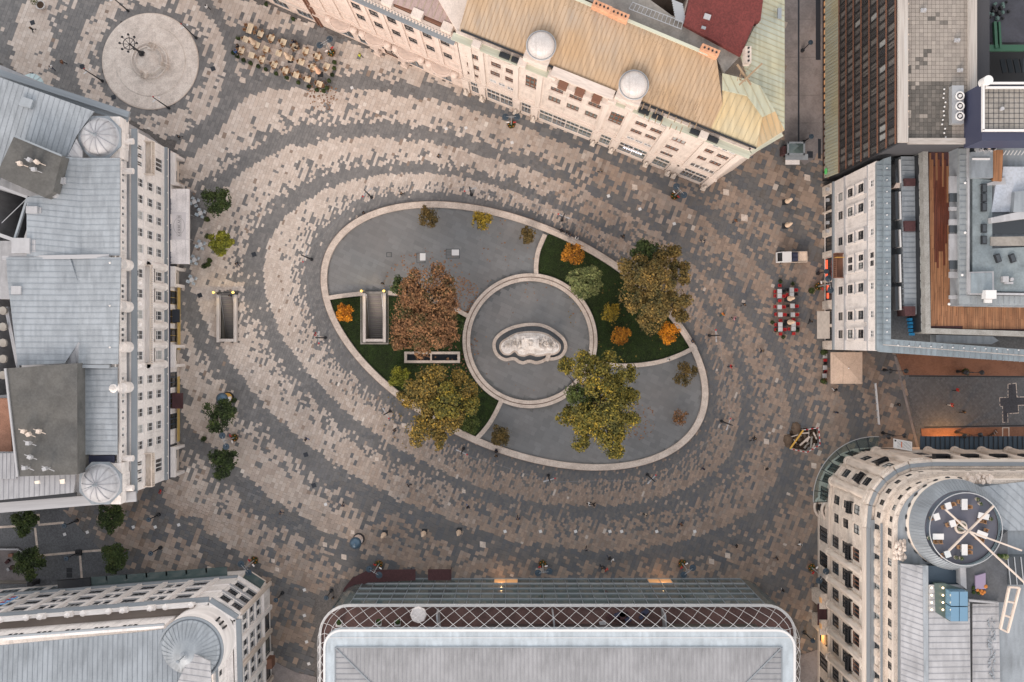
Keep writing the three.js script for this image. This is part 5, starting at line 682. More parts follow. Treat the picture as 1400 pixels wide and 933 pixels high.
  for (let k = 0; k < 5; k++) { const p = P(1244 + 0.8 * k, 437 + k * 5, 20.9); add(b, 'blue_barrier', box(0.5, 0.9, 0.4, p.x, 20.85, p.z), MS({ color: C(0.03, 0.28, 0.55) })); }
  for (let k = 0; k < 14; k++) { const p = P(1336 + rr(0, 24), 202 + rr(-3, 5), 29); add(b, 'roof_duct', [box(rr(0.4, 1), 0.5, rr(0.2, 0.5), p.x, 28.9, p.z, rr(0, 3))], pick([M.zincPale, M.steel, M.limestone])); } for (let k = 0; k < 6; k++) add(b, 'pipe', bar(P(1372 + k * 5, 212, 28.8), P(1376 + k * 5, 206, 28.8), 0.1), M.whitePaint);
}
// ---------- rotunda palace, bottom right ----------
{
  const b = thing('rotunda_palace', 'beige stone palace with rounded corner and circular roof terrace', 'building');
  const cx = 60.2, cz = 26.1, r = 7.85, X = cx - r, Z = cz - r, H = 23.2;
  const arcP = (rad, n, a0 = Math.PI, a1 = 1.5 * Math.PI) => Array.from({ length: n + 1 }, (_, i) => { const a = a0 + (a1 - a0) * i / n; return new V3(cx + rad * Math.cos(a), 0, cz + rad * Math.sin(a)); });
  const foot = (k, x1 = 92, z1 = 64) => [new V3(cx - r + k, 0, z1), ...arcP(r - k, 14), new V3(x1, 0, cz - r + k), new V3(x1, 0, z1)];
  add(b, 'body', prism(foot(0.5), 0.02, H - 0.1), M.beige);
  const wf = { frame: M.darkMetal, sill: M.beige, hood: false };
  const column = (f, s, y0, y1, rad) => f.at('giant_column', [cyl(rad, rad * 0.86, y1 - y0, 0, (y1 - y0) / 2, 0, 14), cyl(rad * 1.25, rad * 1.2, 0.6, 0, 0.3, 0, 14), cyl(rad * 1.02, rad * 1.02, 0.35, 0, 1.3, 0, 14), box(rad * 2.7, 0.7, rad * 2.5, 0, y1 - y0 - 0.35, 0)], M.beige, s, y0, 0.2);
  const bay = (f, s, w) => { f.win(s, 3.0, Math.min(2.7, w * 0.68), 4.4, { kind: 'triple', frame: M.darkMetal, pane: pick(glassDark), sill: null, name: 'shop_window' }); f.win(s, 8.6, 1.9, 2.9, { ...wf, kind: 'triple' }); f.win(s, 13.0, 1.9, 2.4, { ...wf, kind: 'triple' }); f.win(s, 17.6, 1.9, 2.6, { ...wf, kind: 'triple', frame: M.brown }); f.win(s, 21.3, 1.5, 0.9, { ...wf, kind: 'triple' }); f.balcony(s, 15.2, 2.3, 0.8, M.darkMetal, M.darkMetal); };
  const trims = f => { f.band('plinth', 0.4, 0.8, 0.15, M.beige); f.band('shop_cornice', 5.9, 0.5, 0.6, M.beige); f.band('string_course', 7.0, 0.2, 0.3, M.beige); f.band('string_course', 20.4, 0.3, 0.3, M.beige); f.band('cornice', H - 0.35, 0.7, 1.65, M.beige); f.band('gutter', H + 0.12, 0.16, 0.55, M.lead); };
  // long left-hand front
  { const f = new Facade(b, new V3(X, 0, 64), new V3(X, 0, cz + 1.2)), S = z => f.d.z > 0 ? z - f.A.z : f.A.z - z; const cols = [34.6, 38.9, 43.2, 47.5, 51.8, 56.1, 60.4]; bay(f, S(32.5), 3.6); for (const z of cols) bay(f, S(z + 2.15), 3.6); f.win(S(28.6), 9, 1.4, 2.0, wf); f.win(S(28.6), 13.2, 1.4, 2.2, wf); f.win(S(28.6), 17.8, 1.4, 2.2, wf); f.build(0.02, H, M.beige); trims(f); for (const z of cols) column(f, S(z), 6.2, 22.4, 0.62);
    for (const z of [43.2, 47.5]) f.put('shop_porch', [box(2.2, 4.6, 1.0, S(z), 2.3, 0.6), box(2.5, 0.3, 1.3, S(z), 4.7, 0.7)], M.beige); f.put('maroon_awning', box(3.6, 0.14, 1.5, S(45.4), 4.6, 0.85), M.maroon);
    for (const z of [43.2, 47.5]) f.put('lit_panel', box(0.8, 1.0, 0.1, S(z - 0.4), 5.4, 1.36), glow.warm); f.put('lit_shopfront', box(2.0, 1.6, 0.3, S(49.6), 3.4, 0.16), glow.warm); { const l = new THREE.PointLight(new THREE.Color(1, 0.62, 0.3), 8, 14, 2); l.position.set(X - 1.3, 3.2, 49.6); l.castShadow = true; b.add(l); }
    // bow porch at the curve's foot
    const q = P(1117, 693); add(b, 'bow_porch', [new THREE.TorusGeometry(1.9, 0.28, 8, 20).rotateX(Math.PI / 2).translate(q.x + 1.6, 3.5, q.z), new THREE.TorusGeometry(2.1, 0.25, 8, 20).rotateX(Math.PI / 2).translate(q.x + 1.6, 0.35, q.z), cyl(1.6, 1.6, 0.2, q.x + 1.6, 4.0, q.z, 20)], M.limestone); add(b, 'bow_glazing', cyl(1.55, 1.55, 3.4, q.x + 1.6, 1.75, q.z, 20), glassDark[1]); add(b, 'porch_flag', box(2.6, 0.1, 1.0, q.x + 2.2, 6.8, q.z + 1.6, 0.2), M.fabric); }
  // curved corner in six flat facets
  { const pts = arcP(r, 6); pts[0].z += 1.2; pts[6].x += 1.2; for (let i = 0; i < 6; i++) { const f = new Facade(b, pts[i], pts[i + 1]); const m = f.L / 2; f.win(m, 3.0, f.L * 0.7, 4.4, { kind: 'triple', frame: M.darkMetal, pane: glassGreen, sill: null, name: 'shop_window' }); if (i % 2 === 0) { f.win(m, 13.0, 1.2, 2.0, wf); f.win(m, 17.6, 1.4, 2.2, wf); f.balcony(m, 15.2, 1.8, 0.8, M.darkMetal, M.darkMetal); } f.win(m, 8.8, 1.4, 2.4, wf); f.win(m, 21.3, 1.3, 0.9, wf); f.build(0.02, H, M.beige); trims(f); if (i % 2) column(f, m, 6.2, 22.4, 0.72); } }
  { const f = new Facade(b, new V3(cx + 1.2, 0, Z), new V3(91, 0, Z)); for (let k = 0; k < 6; k++) bay(f, 2.8 + k * 4.4, 3.6); f.build(0.02, H, M.beige); trims(f); for (let k = 0; k < 6; k++) column(f, 0.7 + k * 4.4, 6.2, 22.4, 0.62); f.put('steel_canopy', [box(19, 0.18, 2.4, 14, 5.2, 1.3)], M.blueMetal); const gs = []; for (let s = 5; s < 23; s += 0.8) gs.push(box(0.1, 0.1, 2.4, s, 5.34, 1.3)); f.put('canopy_ribs', merge(gs), M.darkMetal); const l = new THREE.PointLight(new THREE.Color(1, 0.5, 0.18), 50, 30, 2); l.position.set(73.5, 3.0, 16.8); l.castShadow = true; b.add(l); f.put('canopy_lamp', box(12, 0.1, 0.2, 12, 5.02, 1.7), glow.amber); }
  // curved glass canopy round the corner
  { const ring = (r0, r1, n) => { const a = arcP(r1, n, Math.PI * 0.98, 1.52 * Math.PI), c = arcP(r0, n, Math.PI * 0.98, 1.52 * Math.PI).reverse(); return [...a, ...c]; }; for (let i = 0; i < 9; i++) { const a0 = Math.PI * (0.98 + 0.54 * i / 9), a1 = Math.PI * (0.98 + 0.54 * (i + 0.97) / 9); add(b, 'canopy_glass', prism([...arcP(r + 2.4, 4, a0, a1), ...arcP(r + 0.35, 4, a0, a1).reverse()], 4.9, 4.95), glassClear); add(b, 'canopy_rib', bar(arcP(r + 2.4, 1, a0, a1)[0].setY(4.86), arcP(r + 0.3, 1, a0, a1)[0].setY(5.1), 0.12), M.darkMetal); } add(b, 'canopy_rim', new THREE.TubeGeometry(new THREE.CatmullRomCurve3(arcP(r + 2.4, 24, Math.PI * 0.98, 1.52 * Math.PI).map(p => p.setY(4.92))), 48, 0.07, 5), M.steel); }
  // attic storeys stepping back
  const tier = (k, y0, y1, name, every) => { add(b, name + '_core', prism(foot(k + 0.42), y0, y1), M.beige); const f = new Facade(b, new V3(X + k, 0, 64), new V3(X + k, 0, cz)); for (let i = 0; i < 18; i++) f.win(1.0 + i * 2.15 + (i % 2 ? -0.35 : 0), (y0 + y1) / 2 - 0.1, 1.05, (y1 - y0) * 0.72, { ...wf, kind: 'two', sill: null }); f.build(y0, y1, M.beige, name); f.band(name + '_coping', y1 - 0.1, 0.3, 0.45, M.beige);
    const pts = arcP(r - k, 6); for (let i = 0; i < 6; i++) { const g = new Facade(b, pts[i], pts[i + 1]); g.win(g.L / 2, (y0 + y1) / 2 + 0.1, 0.8, (y1 - y0) * 0.55, { ...wf, kind: 'two', sill: null }); g.build(y0, y1, M.beige, name); g.band(name + '_coping', y1 - 0.1, 0.3, 0.45, M.beige); }
    const h = new Facade(b, new V3(cx, 0, Z + k), new V3(91, 0, Z + k)); h.row(2, 28, 9, (y0 + y1) / 2, 0.95, (y1 - y0) * 0.6, { ...wf, kind: 'two', sill: null }); h.build(y0, y1, M.beige, name); h.band(name + '_coping', y1 - 0.1, 0.3, 0.4, M.beige); };
  { const f = new Facade(b, new V3(X + 0.55, 0, 64), new V3(X + 0.55, 0, cz)); for (let i = 0; i < 17; i++) { f.put('attic_panel', box(1.0, 2.2, 0.14, 2.1 + i * 2.15, 24.6, 0.07), M.limestone); f.put('attic_bracket', box(0.35, 0.5, 0.4, 2.1 + i * 2.15, 25.9, 0.2), M.limestone); } f.put('attic_ledge', box(f.L, 0.14, 0.5, f.L / 2, 23.5, 0.25), M.lead); f.put('attic_ledge', box(f.L, 0.14, 0.3, f.L / 2, 26.3, 0.1), M.lead); } tier(0.55, H + 0.05, 26.2, 'attic', 1); tier(1.3, 26.2, 28.6, 'upper_attic', 1); { const f = new Facade(b, new V3(X + 0.1, 0, 64), new V3(X + 0.1, 0, cz)); for (let i = 0; i < 9; i++) f.put('segmental_gable', box(2.2, 0.5, 0.5, 2.2 + i * 4.3, 25.0, -0.2), M.beige); }
  // drum with carved reliefs and the round terrace
  const tx = 61.65, tz = 25.55; add(b, 'drum', cyl(6.5, 6.3, 2.2, tx, 28.6, tz, 48), M.beige); for (let k = 0; k < 11; k++) { const a = 2.2 + k * 0.27; const o = new THREE.SphereGeometry(0.35, 8, 6).scale(0.5, 0.8, 1.1); o.rotateY(-a); o.translate(tx + 6.4 * Math.cos(a), 28.7, tz + 6.4 * Math.sin(a)); add(b, 'oval_window', o, glassDark[0]); }
  add(b, 'mansard_ring', uvm(new THREE.LatheGeometry([new V2(6.35, 29.6), new V2(6.3, 29.9), new V2(5.7, 31.0), new V2(5.15, 31.9), new V2(5.05, 31.7)], 64).translate(tx, 0, tz)), M.lead); { const gs = []; for (let k = 0; k < 84; k++) { const a = k / 84 * 6.283, c = Math.cos(a), s = Math.sin(a); gs.push(bar(new V3(tx + 6.3 * c, 29.95, tz + 6.3 * s), new V3(tx + 5.2 * c, 31.9, tz + 5.2 * s), 0.05, 0.07)); } const m = add(b, 'mansard_seams', gs, M.zincSeam); m.userData.kind = 'stuff'; }
  add(b, 'terrace_floor', cyl(5.06, 5.06, 0.4, tx, 31.3, tz, 48), MS({ color: C(0.118, 0.12, 0.152), map: T.slabs })); add(b, 'glass_balustrade', new THREE.CylinderGeometry(4.95, 4.95, 1.1, 48, 1, true).translate(tx, 32.4, tz), glassClear); add(b, 'handrail', new THREE.TorusGeometry(4.95, 0.07, 6, 64).rotateX(Math.PI / 2).translate(tx, 32.95, tz), M.steel); add(b, 'round_bench', [new THREE.TorusGeometry(0.72, 0.2, 8, 24).rotateX(Math.PI / 2).translate(tx - 0.15, 31.8, tz - 0.05)], M.limestone); { const gs = []; for (let k = 0; k < 14; k++) gs.push(new THREE.IcosahedronGeometry(0.22, 0).translate(tx - 0.15 + rr(-0.4, 0.4), 31.8 + rr(0, 0.4), tz - 0.05 + rr(-0.4, 0.4))); add(b, 'bench_planting', gs, MS({ color: C(0.10, 0.11, 0.07) })); }
  for (const [a, c] of [[[1293, 697], [1331, 732]], [[1298, 753], [1359, 692]], [[1326, 727], [1403, 799]], [[1326, 727], [1397, 753]]]) add(b, 'tension_beam', bar(P(...a, 35), P(...c, 34.6), 0.22, 0.25), M.limestone); add(b, 'mast_post', cyl(0.12, 0.12, 3.6, P(1326, 727, 35).x, 33.2, P(1326, 727, 35).z, 8), M.steel);
  // carved cartouches at each end of the drum
  for (const [u, v] of [[1230, 752], [1340, 655]]) { const p = P(u, v, 28.8), gs = []; for (let k = 0; k < 70; k++) gs.push(new THREE.IcosahedronGeometry(rr(0.14, 0.34), 1).scale(1, 0.7, 1.3).translate(p.x + rr(-1.0, 1.0) * (u > 1300 ? 1.6 : 0.7), 28.6 + rr(-0.3, 0.8), p.z + rr(-1, 1) * (u > 1300 ? 0.45 : 1.3))); add(b, 'carved_cartouche', gs, M.limestone); }
  // roofs
  roof(b, 'roof_slope', [[1232, 771], [1262, 774], [1265, 990], [1232, 990]], [1262, 850, 30.4], [0.18, 0], M.zincPale, M.zincPaleSeam, 0.32, 0.75); add(b, 'ridge_walk', prism(pxs([[1262, 774], [1269.5, 774], [1270, 990], [1264, 990]], 30.5), 29.5, 30.5), M.zinc); roof(b, 'roof_slope', [[1270, 800], [1326, 800], [1328, 990], [1270, 990]], [1270, 850, 30.3], [-0.03, 0], M.zincPale, M.zincPaleSeam, 0, 0.85); roof(b, 'roof_slope', [[1330, 826], [1366, 826], [1369, 990], [1330, 990]], [1340, 880, 29.6], [-0.03, 0], M.zincPale, M.zincPaleSeam, 0, 1.0); add(b, 'gutter', bar(P(1231, 772, 29.4), P(1231, 990, 29.4), 0.4, 0.3), M.lead); add(b, 'under_roof', prism(foot(1.8), 28.5, 28.7), M.lead);
  roof(b, 'roof_slope', [[1340, 666], [1480, 650], [1480, 725], [1368, 726], [1362, 690]], [1400, 690, 29.2], [0, 0.05], M.zinc, M.zincSeam, 0.75, 0.95); R2([[1268, 774], [1312, 774], [1312, 800], [1268, 800]], 28.7, 29.6, 'sunken_roof', M.blueMetal); function R2(o, y0, y1, name, m) { return add(b, name, prism(pxs(o, y1), y0, y1), m); }
  R2([[1318, 774], [1378, 726], [1378, 824], [1318, 824]], 28.7, 30.2, 'side_terrace', MS({ color: C(0.10, 0.105, 0.115), map: T.slabs })); R2([[1278, 798], [1292, 798], [1324, 808], [1324, 850], [1299, 850], [1280, 838]], 28.7, 30.4, 'lantern_base', MS({ color: C(0.08, 0.11, 0.10), roughness: 0.4 })); for (const [i, j] of [[0, 0], [1, 0], [0, 1], [1, 1]]) R2([[1300.5 + i * 12, 809.5 + j * 21], [1311.5 + i * 12, 809.5 + j * 21], [1311.5 + i * 12, 829 + j * 21], [1300.5 + i * 12, 829 + j * 21]], 30.4, 32, 'lantern_glass', glassBlue);
  for (let k = 0; k < 4; k++) for (const u of [1274.7, 1290]) { const p = P(u, 804.5 + k * 10, 30.9); add(b, 'bulb_lamp', sph(0.14, p.x, 30.8, p.z, 8), glow.bulb); } R2([[1334, 788], [1348, 784], [1348, 806], [1334, 806]], 30.2, 30.5, 'lilac_canopy', MS({ color: C(0.26, 0.21, 0.30) })); for (let k = 0; k < 10; k++) { const p = P(1330 + rr(0, 20), 806 + rr(-4, 6), 30.4); add(b, 'terrace_plant', new THREE.IcosahedronGeometry(rr(0.18, 0.3), 1).translate(p.x, 30.4, p.z), pick([MS({ color: C(0.45, 0.16, 0.03) }), M.lawn])); } for (let k = 0; k < 9; k++) { const p = P(1366 + rr(0, 12), 757 + rr(0, 8), 30.6); add(b, 'terrace_plant', new THREE.IcosahedronGeometry(rr(0.2, 0.36), 1).translate(p.x, 30.4, p.z), pick([M.lawn, MS({ color: C(0.11, 0.13, 0.05) })])); } R2([[1313, 773], [1321, 773], [1322, 806], [1314, 800]], 28.7, 30.9, 'terrace_parapet', M.zincPale); R2([[1325, 820], [1366, 824], [1366, 826.5], [1325, 823]], 28.7, 30.8, 'terrace_parapet', M.zincPale);
  R2([[1378, 762], [1480, 762], [1480, 800], [1378, 800]], 28.7, 30.3, 'glass_roof', glassDark[2]); for (let k = 0; k < 4; k++) add(b, 'glazing_bar', bar(P(1378 + k * 9, 762, 30.4), P(1382 + k * 9, 800, 30.4), 0.12), M.steel); add(b, 'tilted_frame', [bar(P(1368, 860, 30.5), P(1380, 803, 33.5), 0.3), bar(P(1378, 865, 30.5), P(1394, 804, 33.5), 0.3), ...[0, 0.33, 0.66, 1].map(t => bar(P(1368 + 12 * t, 860 - 57 * t, 30.5 + 3 * t), P(1378 + 16 * t, 865 - 61 * t, 30.5 + 3 * t), 0.25))], M.limestone);
  R2([[1366, 830], [1480, 830], [1480, 990], [1369, 990]], 20, 21, 'court_floor', M.interior); for (let r2 = 0; r2 < 7; r2++) for (let c2 = 0; c2 < 4; c2++) R2([[1370 + c2 * 7.6, 868 + r2 * 11.5], [1376.6 + c2 * 7.6, 868 + r2 * 11.5], [1376.6 + c2 * 7.6, 878 + r2 * 11.5], [1370 + c2 * 7.6, 878 + r2 * 11.5]], 27.4, 27.6, 'glass_pane', pick([glassDark[2], glassGreen, glassDark[1]])); for (let k = 0; k < 6; k++) add(b, 'glazing_bar', bar(P(1368, 866.8 + k * 11.5, 27.7), P(1400, 866.8 + k * 11.5, 27.7), 0.18), M.zincPale); for (let k = 0; k < 5; k++) add(b, 'glazing_bar', bar(P(1369.2 + k * 7.6, 866, 27.7), P(1369.2 + k * 7.6, 940, 27.7), 0.14), M.zincPale);
  { const gs = []; for (let k = 0; k < 40; k++) { const p = P(1357 + rr(-5, 4), 848 + k * 2.1, 29.8); gs.push(box(rr(0.15, 0.5), 0.12, rr(0.1, 0.25), p.x, 29.7, p.z, rr(0, 3))); } const m = add(b, 'ivy', gs, M.zincSeam); m.userData.kind = 'stuff'; }
  // information board on the corner
  const bd = thing('information_board', 'white information board on dark posts above the curved glass canopy', 'sign'); const q = P(1234, 611, 6); const cv = document.createElement('canvas'); cv.width = 256; cv.height = 128; const x = cv.getContext('2d'); x.fillStyle = '#d8d8d6'; x.fillRect(0, 0, 256, 128); x.fillStyle = '#333'; x.fillRect(10, 10, 26, 26); for (let k = 0; k < 10; k++) for (let j = 0; j < 14; j++) if ((k * 7 + j * 3) % 5) x.fillRect(52 + j * 14, 14 + k * 10.5, 9, 4); x.fillStyle = '#c8642d'; x.fillRect(104, 24, 14, 84); const t = new THREE.CanvasTexture(cv); t.colorSpace = THREE.SRGBColorSpace;
  bd.position.set(q.x, 5.6, q.z); const pl = add(bd, 'panel', box(3.0, 0.12, 1.7, 0, 0.6, 0), MS({ color: C(0.7, 0.7, 0.69), roughness: 0.6 })); const pr = add(bd, 'printed_face', new THREE.PlaneGeometry(2.9, 1.6).rotateX(-Math.PI / 2).translate(0, 0.67, 0), MS({ map: t, roughness: 0.7 })); pl.rotation.set(-0.5, -0.2, 0); pr.rotation.set(-0.5, -0.2, 0); for (const k of [-1.45, 1.45]) add(bd, 'post', bar(new V3(k, -5.5, 0.9), new V3(k, 0.6, 0.3), 0.12), M.darkMetal);
}
// ---------- modern glass house with white lattice, bottom middle ----------
{
  const b = thing('lattice_house', 'modern glass house with white diagonal lattice and pale flat roof', 'building');
  const x0 = -29.6, x1 = 43.6, Z = 40.7, yT = 15.9, yR = 22;
  add(b, 'core', prism([new V3(x0 + 5, 0, Z + 2.2), new V3(x1 - 5, 0, Z + 2.2), new V3(x1 - 5, 0, 70), new V3(x0 + 5, 0, 70)], 0.02, 15.4), M.interior);
  const F = new Facade(b, new V3(x0 + 4.5, 0, Z), new V3(x1 - 4.5, 0, Z)), n = 32, w = F.L / n, hs = [3.1, 3.1, 3.1, 3.1, 3.1];
  const vg = [glassGreen, new THREE.MeshPhysicalMaterial({ color: C(0.11, 0.135, 0.13), roughness: 0.16, clearcoat: 0.4 }), new THREE.MeshPhysicalMaterial({ color: C(0.07, 0.094, 0.094), roughness: 0.12, clearcoat: 0.4 })];
  const pg = new THREE.BoxGeometry(w - 0.08, 3.0, 0.06); for (let r = 0; r < 5; r++) for (let i = 0; i < n; i++) { const s = (i + 0.5) * w; const z = F.d.x < 0 ? F.A.x - s : F.A.x + s; const litp = r === 0 && ((z > -4 && z < 0.5) || (z > 24 && z < 27)); F.at('glass_panel', pg, litp ? glow.warm : pick(vg), s, 1.6 + r * 3.12, -0.03 - (r === 4 ? 0 : 0)); }
  for (let r = 0; r <= 5; r++) F.put('transom', box(F.L, 0.13, 0.2, F.L / 2, 0.05 + r * 3.12, 0.08), r === 1 ? M.steel : M.lead); for (let i = 0; i <= n; i++) F.put('mullion', box(0.07, yT - 0.2, 0.14, i * w, yT / 2, 0.05), M.lead);
  for (const x of [-1.8, 25.5]) { const l = new THREE.PointLight(new THREE.Color(1, 0.6, 0.28), 3, 14, 2); l.position.set(x, 2.4, Z - 1.0); l.castShadow = true; b.add(l); }
  // rounded ends of the glass front
  for (const [sx, cxx] of [[-1, x0 + 4.5], [1, x1 - 4.5]]) { for (let i = 0; i < 6; i++) for (let r = 0; r < 5; r++) { const a0 = i / 6 * Math.PI / 2, a1 = (i + 1) / 6 * Math.PI / 2, R = 4.5; const p = new V3(cxx + sx * R * Math.sin(a0), 1.6 + r * 3.12, Z + R - R * Math.cos(a0)), q = new V3(cxx + sx * R * Math.sin(a1), 1.6 + r * 3.12, Z + R - R * Math.cos(a1)); add(b, 'glass_panel', bar(p, q, 0.08, 3.0), pick(vg)); } add(b, 'side_glass', box(0.1, 15.5, 25, sx < 0 ? x0 : x1, 7.8, Z + 17), glassGreen); }
  // terrace behind the lattice
  const roundRect = (k, zb) => { const pts = [], R = 4.5 - Math.min(k, 3.5), L = x0 + k, Rr = x1 - k, T0 = Z + k; for (let i = 0; i <= 8; i++) { const a = i / 8 * Math.PI / 2; pts.push(new V3(L + R - R * Math.cos(a), 0, T0 + R - R * Math.sin(a))); } for (let i = 0; i <= 8; i++) { const a = i / 8 * Math.PI / 2; pts.push(new V3(Rr - R + R * Math.sin(a), 0, T0 + R - R * Math.cos(a))); } pts.push(new V3(Rr, 0, zb), new V3(L, 0, zb)); return pts; };
  add(b, 'terrace_floor', prism(roundRect(0.05, 70), 15.45, 15.75), MS({ color: C(0.145, 0.082, 0.072), map: T.slabs, roughness: 0.9 })); add(b, 'terrace_rim', flat(roundRect(-0.15, 70.2), [roundRect(0.22, 69.8)], 15.6, 16.05), M.whitePaint);
  add(b, 'glazed_room', box(27, 4.6, 3.0, P(786, 846, 18).x - 0.5, 18.05, Z + 4.4), MS({ color: C(0.045, 0.035, 0.033), roughness: 0.5 })); add(b, 'glazed_room', box(14, 4.2, 2.6, P(980, 846, 18).x - 0.5, 17.85, Z + 4.2), MS({ color: C(0.07, 0.065, 0.055), roughness: 0.5 })); for (const u of [600, 757, 908]) { const p = P(u, 846, 17); add(b, 'room_divider', box(0.25, 3.4, 3.4, p.x, 17.4, Z + 2.2, 0.1), M.steel); } for (let k = 0; k < 12; k++) { const p = P(800 + rr(0, 95), rr(838, 854), 16.2); add(b, 'terrace_furniture', box(rr(0.5, 1.3), 0.5, rr(0.4, 0.8), p.x, 16.0, p.z, rr(0, 1)), pick([M.navy, M.maroon, M.zincPale])); }
  { const p = P(572, 841, 17); add(b, 'white_parasol', [cyl(1.3, 1.15, 0.5, p.x, 17.2, p.z, 8).scale(1, 1, 1), cyl(0.06, 0.06, 1.6, p.x, 16.4, p.z)], M.fabric); } for (const [u, v] of [[463, 854], [517, 853], [543, 853]]) { const p = P(u, v, 16.4); add(b, 'planter', box(0.9, 0.8, 0.7, p.x, 16.15, p.z), M.whitePaint); add(b, 'planter_shrub', new THREE.IcosahedronGeometry(0.45, 1).translate(p.x + 0.1, 16.8, p.z - 0.4), M.lawn); }
  // roof with membrane border and seams
  const kk = 1.75; add(b, 'roof_edge', prism(roundRect(kk, 70), yR - 0.9, yR), M.membrane); add(b, 'roof_upstand', flat(roundRect(kk + 0.05, 69.5), [roundRect(kk + 0.35, 69.2)], yR, yR + 0.18), M.whitePaint); add(b, 'edge_line', box(x1 - x0 - 4.2, 0.06, 0.08, (x0 + x1) / 2, yR + 0.03, Z + kk + 1.3), M.whitePaint);
  const ru = u => P(u, 0, yR).x; const rz = P(0, 886, yR).z, xa = ru(459), xb = ru(1068); add(b, 'roof_field', prism([new V3(xa, 0, rz), new V3(xb, 0, rz), new V3(xb, 0, 70), new V3(xa, 0, 70)], yR, yR + 0.05), MS({ color: C(0.31, 0.315, 0.325), map: T.metal, roughness: 0.6, metalness: 0.1 }));
  { const gs = []; for (let x = xa + 0.5; x < xb; x += 0.62) { const d = Math.max(0, Math.min(x - xa, xb - x)); gs.push(bar(new V3(x, yR + 0.09, rz), new V3(x, yR + 0.09, Math.min(69.5, rz + d)), 0.05, 0.07)); } for (let z = rz + 0.7; z < 69; z += 0.8) { const d = z - rz; gs.push(bar(new V3(xa, yR + 0.09, z), new V3(Math.min(xa + d, (xa + xb) / 2), yR + 0.09, z), 0.05, 0.07), bar(new V3(Math.max(xb - d, (xa + xb) / 2), yR + 0.09, z), new V3(xb, yR + 0.09, z), 0.05, 0.07)); } const m = add(b, 'roof_seams', gs, M.zincPaleSeam); m.userData.kind = 'stuff'; add(b, 'hip_ridge', bar(new V3(xa, yR + 0.12, rz), new V3(xa + 22, yR + 0.12, rz + 22), 0.14), M.lead); add(b, 'hip_ridge', bar(new V3(xb, yR + 0.12, rz), new V3(xb - 22, yR + 0.12, rz + 22), 0.14), M.lead); add(b, 'box_gutter', [bar(new V3(xa, yR + 0.06, rz - 0.1), new V3(xb, yR + 0.06, rz - 0.1), 0.16), bar(new V3(xa - 0.1, yR + 0.06, rz), new V3(xa - 0.1, yR + 0.06, 70), 0.16), bar(new V3(xb + 0.1, yR + 0.06, rz), new V3(xb + 0.1, yR + 0.06, 70), 0.16)], M.lead); }
  // lattice rods: two crossing families bowing outwards between terrace rim and roof edge
  const per = [], N2 = 260; { const o = roundRect(0, 70); const pth = []; pth.push(new V3(x0, 0, 70)); o.slice(0, 18).forEach(p => pth.push(p)); pth.push(new V3(x1, 0, 70)); let acc = [0]; for (let i = 1; i < pth.length; i++) acc.push(acc[i - 1] + pth[i].distanceTo(pth[i - 1])); per.push(pth, acc); }
  const along = (s, inset) => { const [p, a] = per; s = Math.max(0, Math.min(a[a.length - 1] - 0.01, s)); let i = 1; while (a[i] < s) i++; const t = (s - a[i - 1]) / (a[i] - a[i - 1]), d = p[i].clone().sub(p[i - 1]).normalize(), q = p[i - 1].clone().lerp(p[i], t); const nn = new V3(-d.z, 0, d.x); return q.addScaledVector(nn, inset); };
  const tot = per[1][per[1].length - 1], step = 2.3, rise = 4.4; for (let s = 8; s < tot - 8; s += step) for (const dir of [-1, 1]) { const pts = []; for (let k = 0; k <= 8; k++) { const t = k / 8, y = 16 + (yR - 16) * Math.sin(t * Math.PI / 2), q = along(s + dir * rise * t, kk * (1 - Math.cos(t * Math.PI / 2)) + 0.05 - 0.0); pts.push(q.setY(y)); } add(b, 'lattice_rod', new THREE.TubeGeometry(new THREE.CatmullRomCurve3(pts), 10, 0.04, 5), M.whitePaint); }
  // dark red shopfront canopies
  const q = thing('maroon_canopy', 'curved dark red canopy at the glass house corner', 'awning'); add(q, 'canopy_cloth', prism(pxs([[466, 818], [470, 805], [481, 791], [503, 780], [568, 779], [568, 794], [503, 797], [482, 806], [472, 820]], 3.4), 3.25, 3.4), M.maroon); add(q, 'frame', [bar(P(470, 806, 3.1), P(503, 781, 3.1), 0.1), bar(P(503, 781, 3.1), P(567, 780, 3.1), 0.1), ...[[480, 795], [520, 784], [560, 783]].map(([u, v]) => box(0.08, 3.2, 0.08, P(u, v, 3).x, 1.6, P(u, v, 3).z))], M.darkMetal);
  const q2 = thing('maroon_awning', 'short straight dark red awning beside the dark doorway of the glass house', 'awning'); add(q2, 'canopy_cloth', prism(pxs([[585, 779], [617, 779], [617, 794], [585, 794]], 3.4), 3.25, 3.4), M.maroon); add(q2, 'frame', [box(0.08, 3.2, 0.08, P(586, 782, 3).x, 1.6, P(586, 782, 3).z), box(0.08, 3.2, 0.08, P(616, 782, 3).x, 1.6, P(616, 782, 3).z)], M.darkMetal);
}
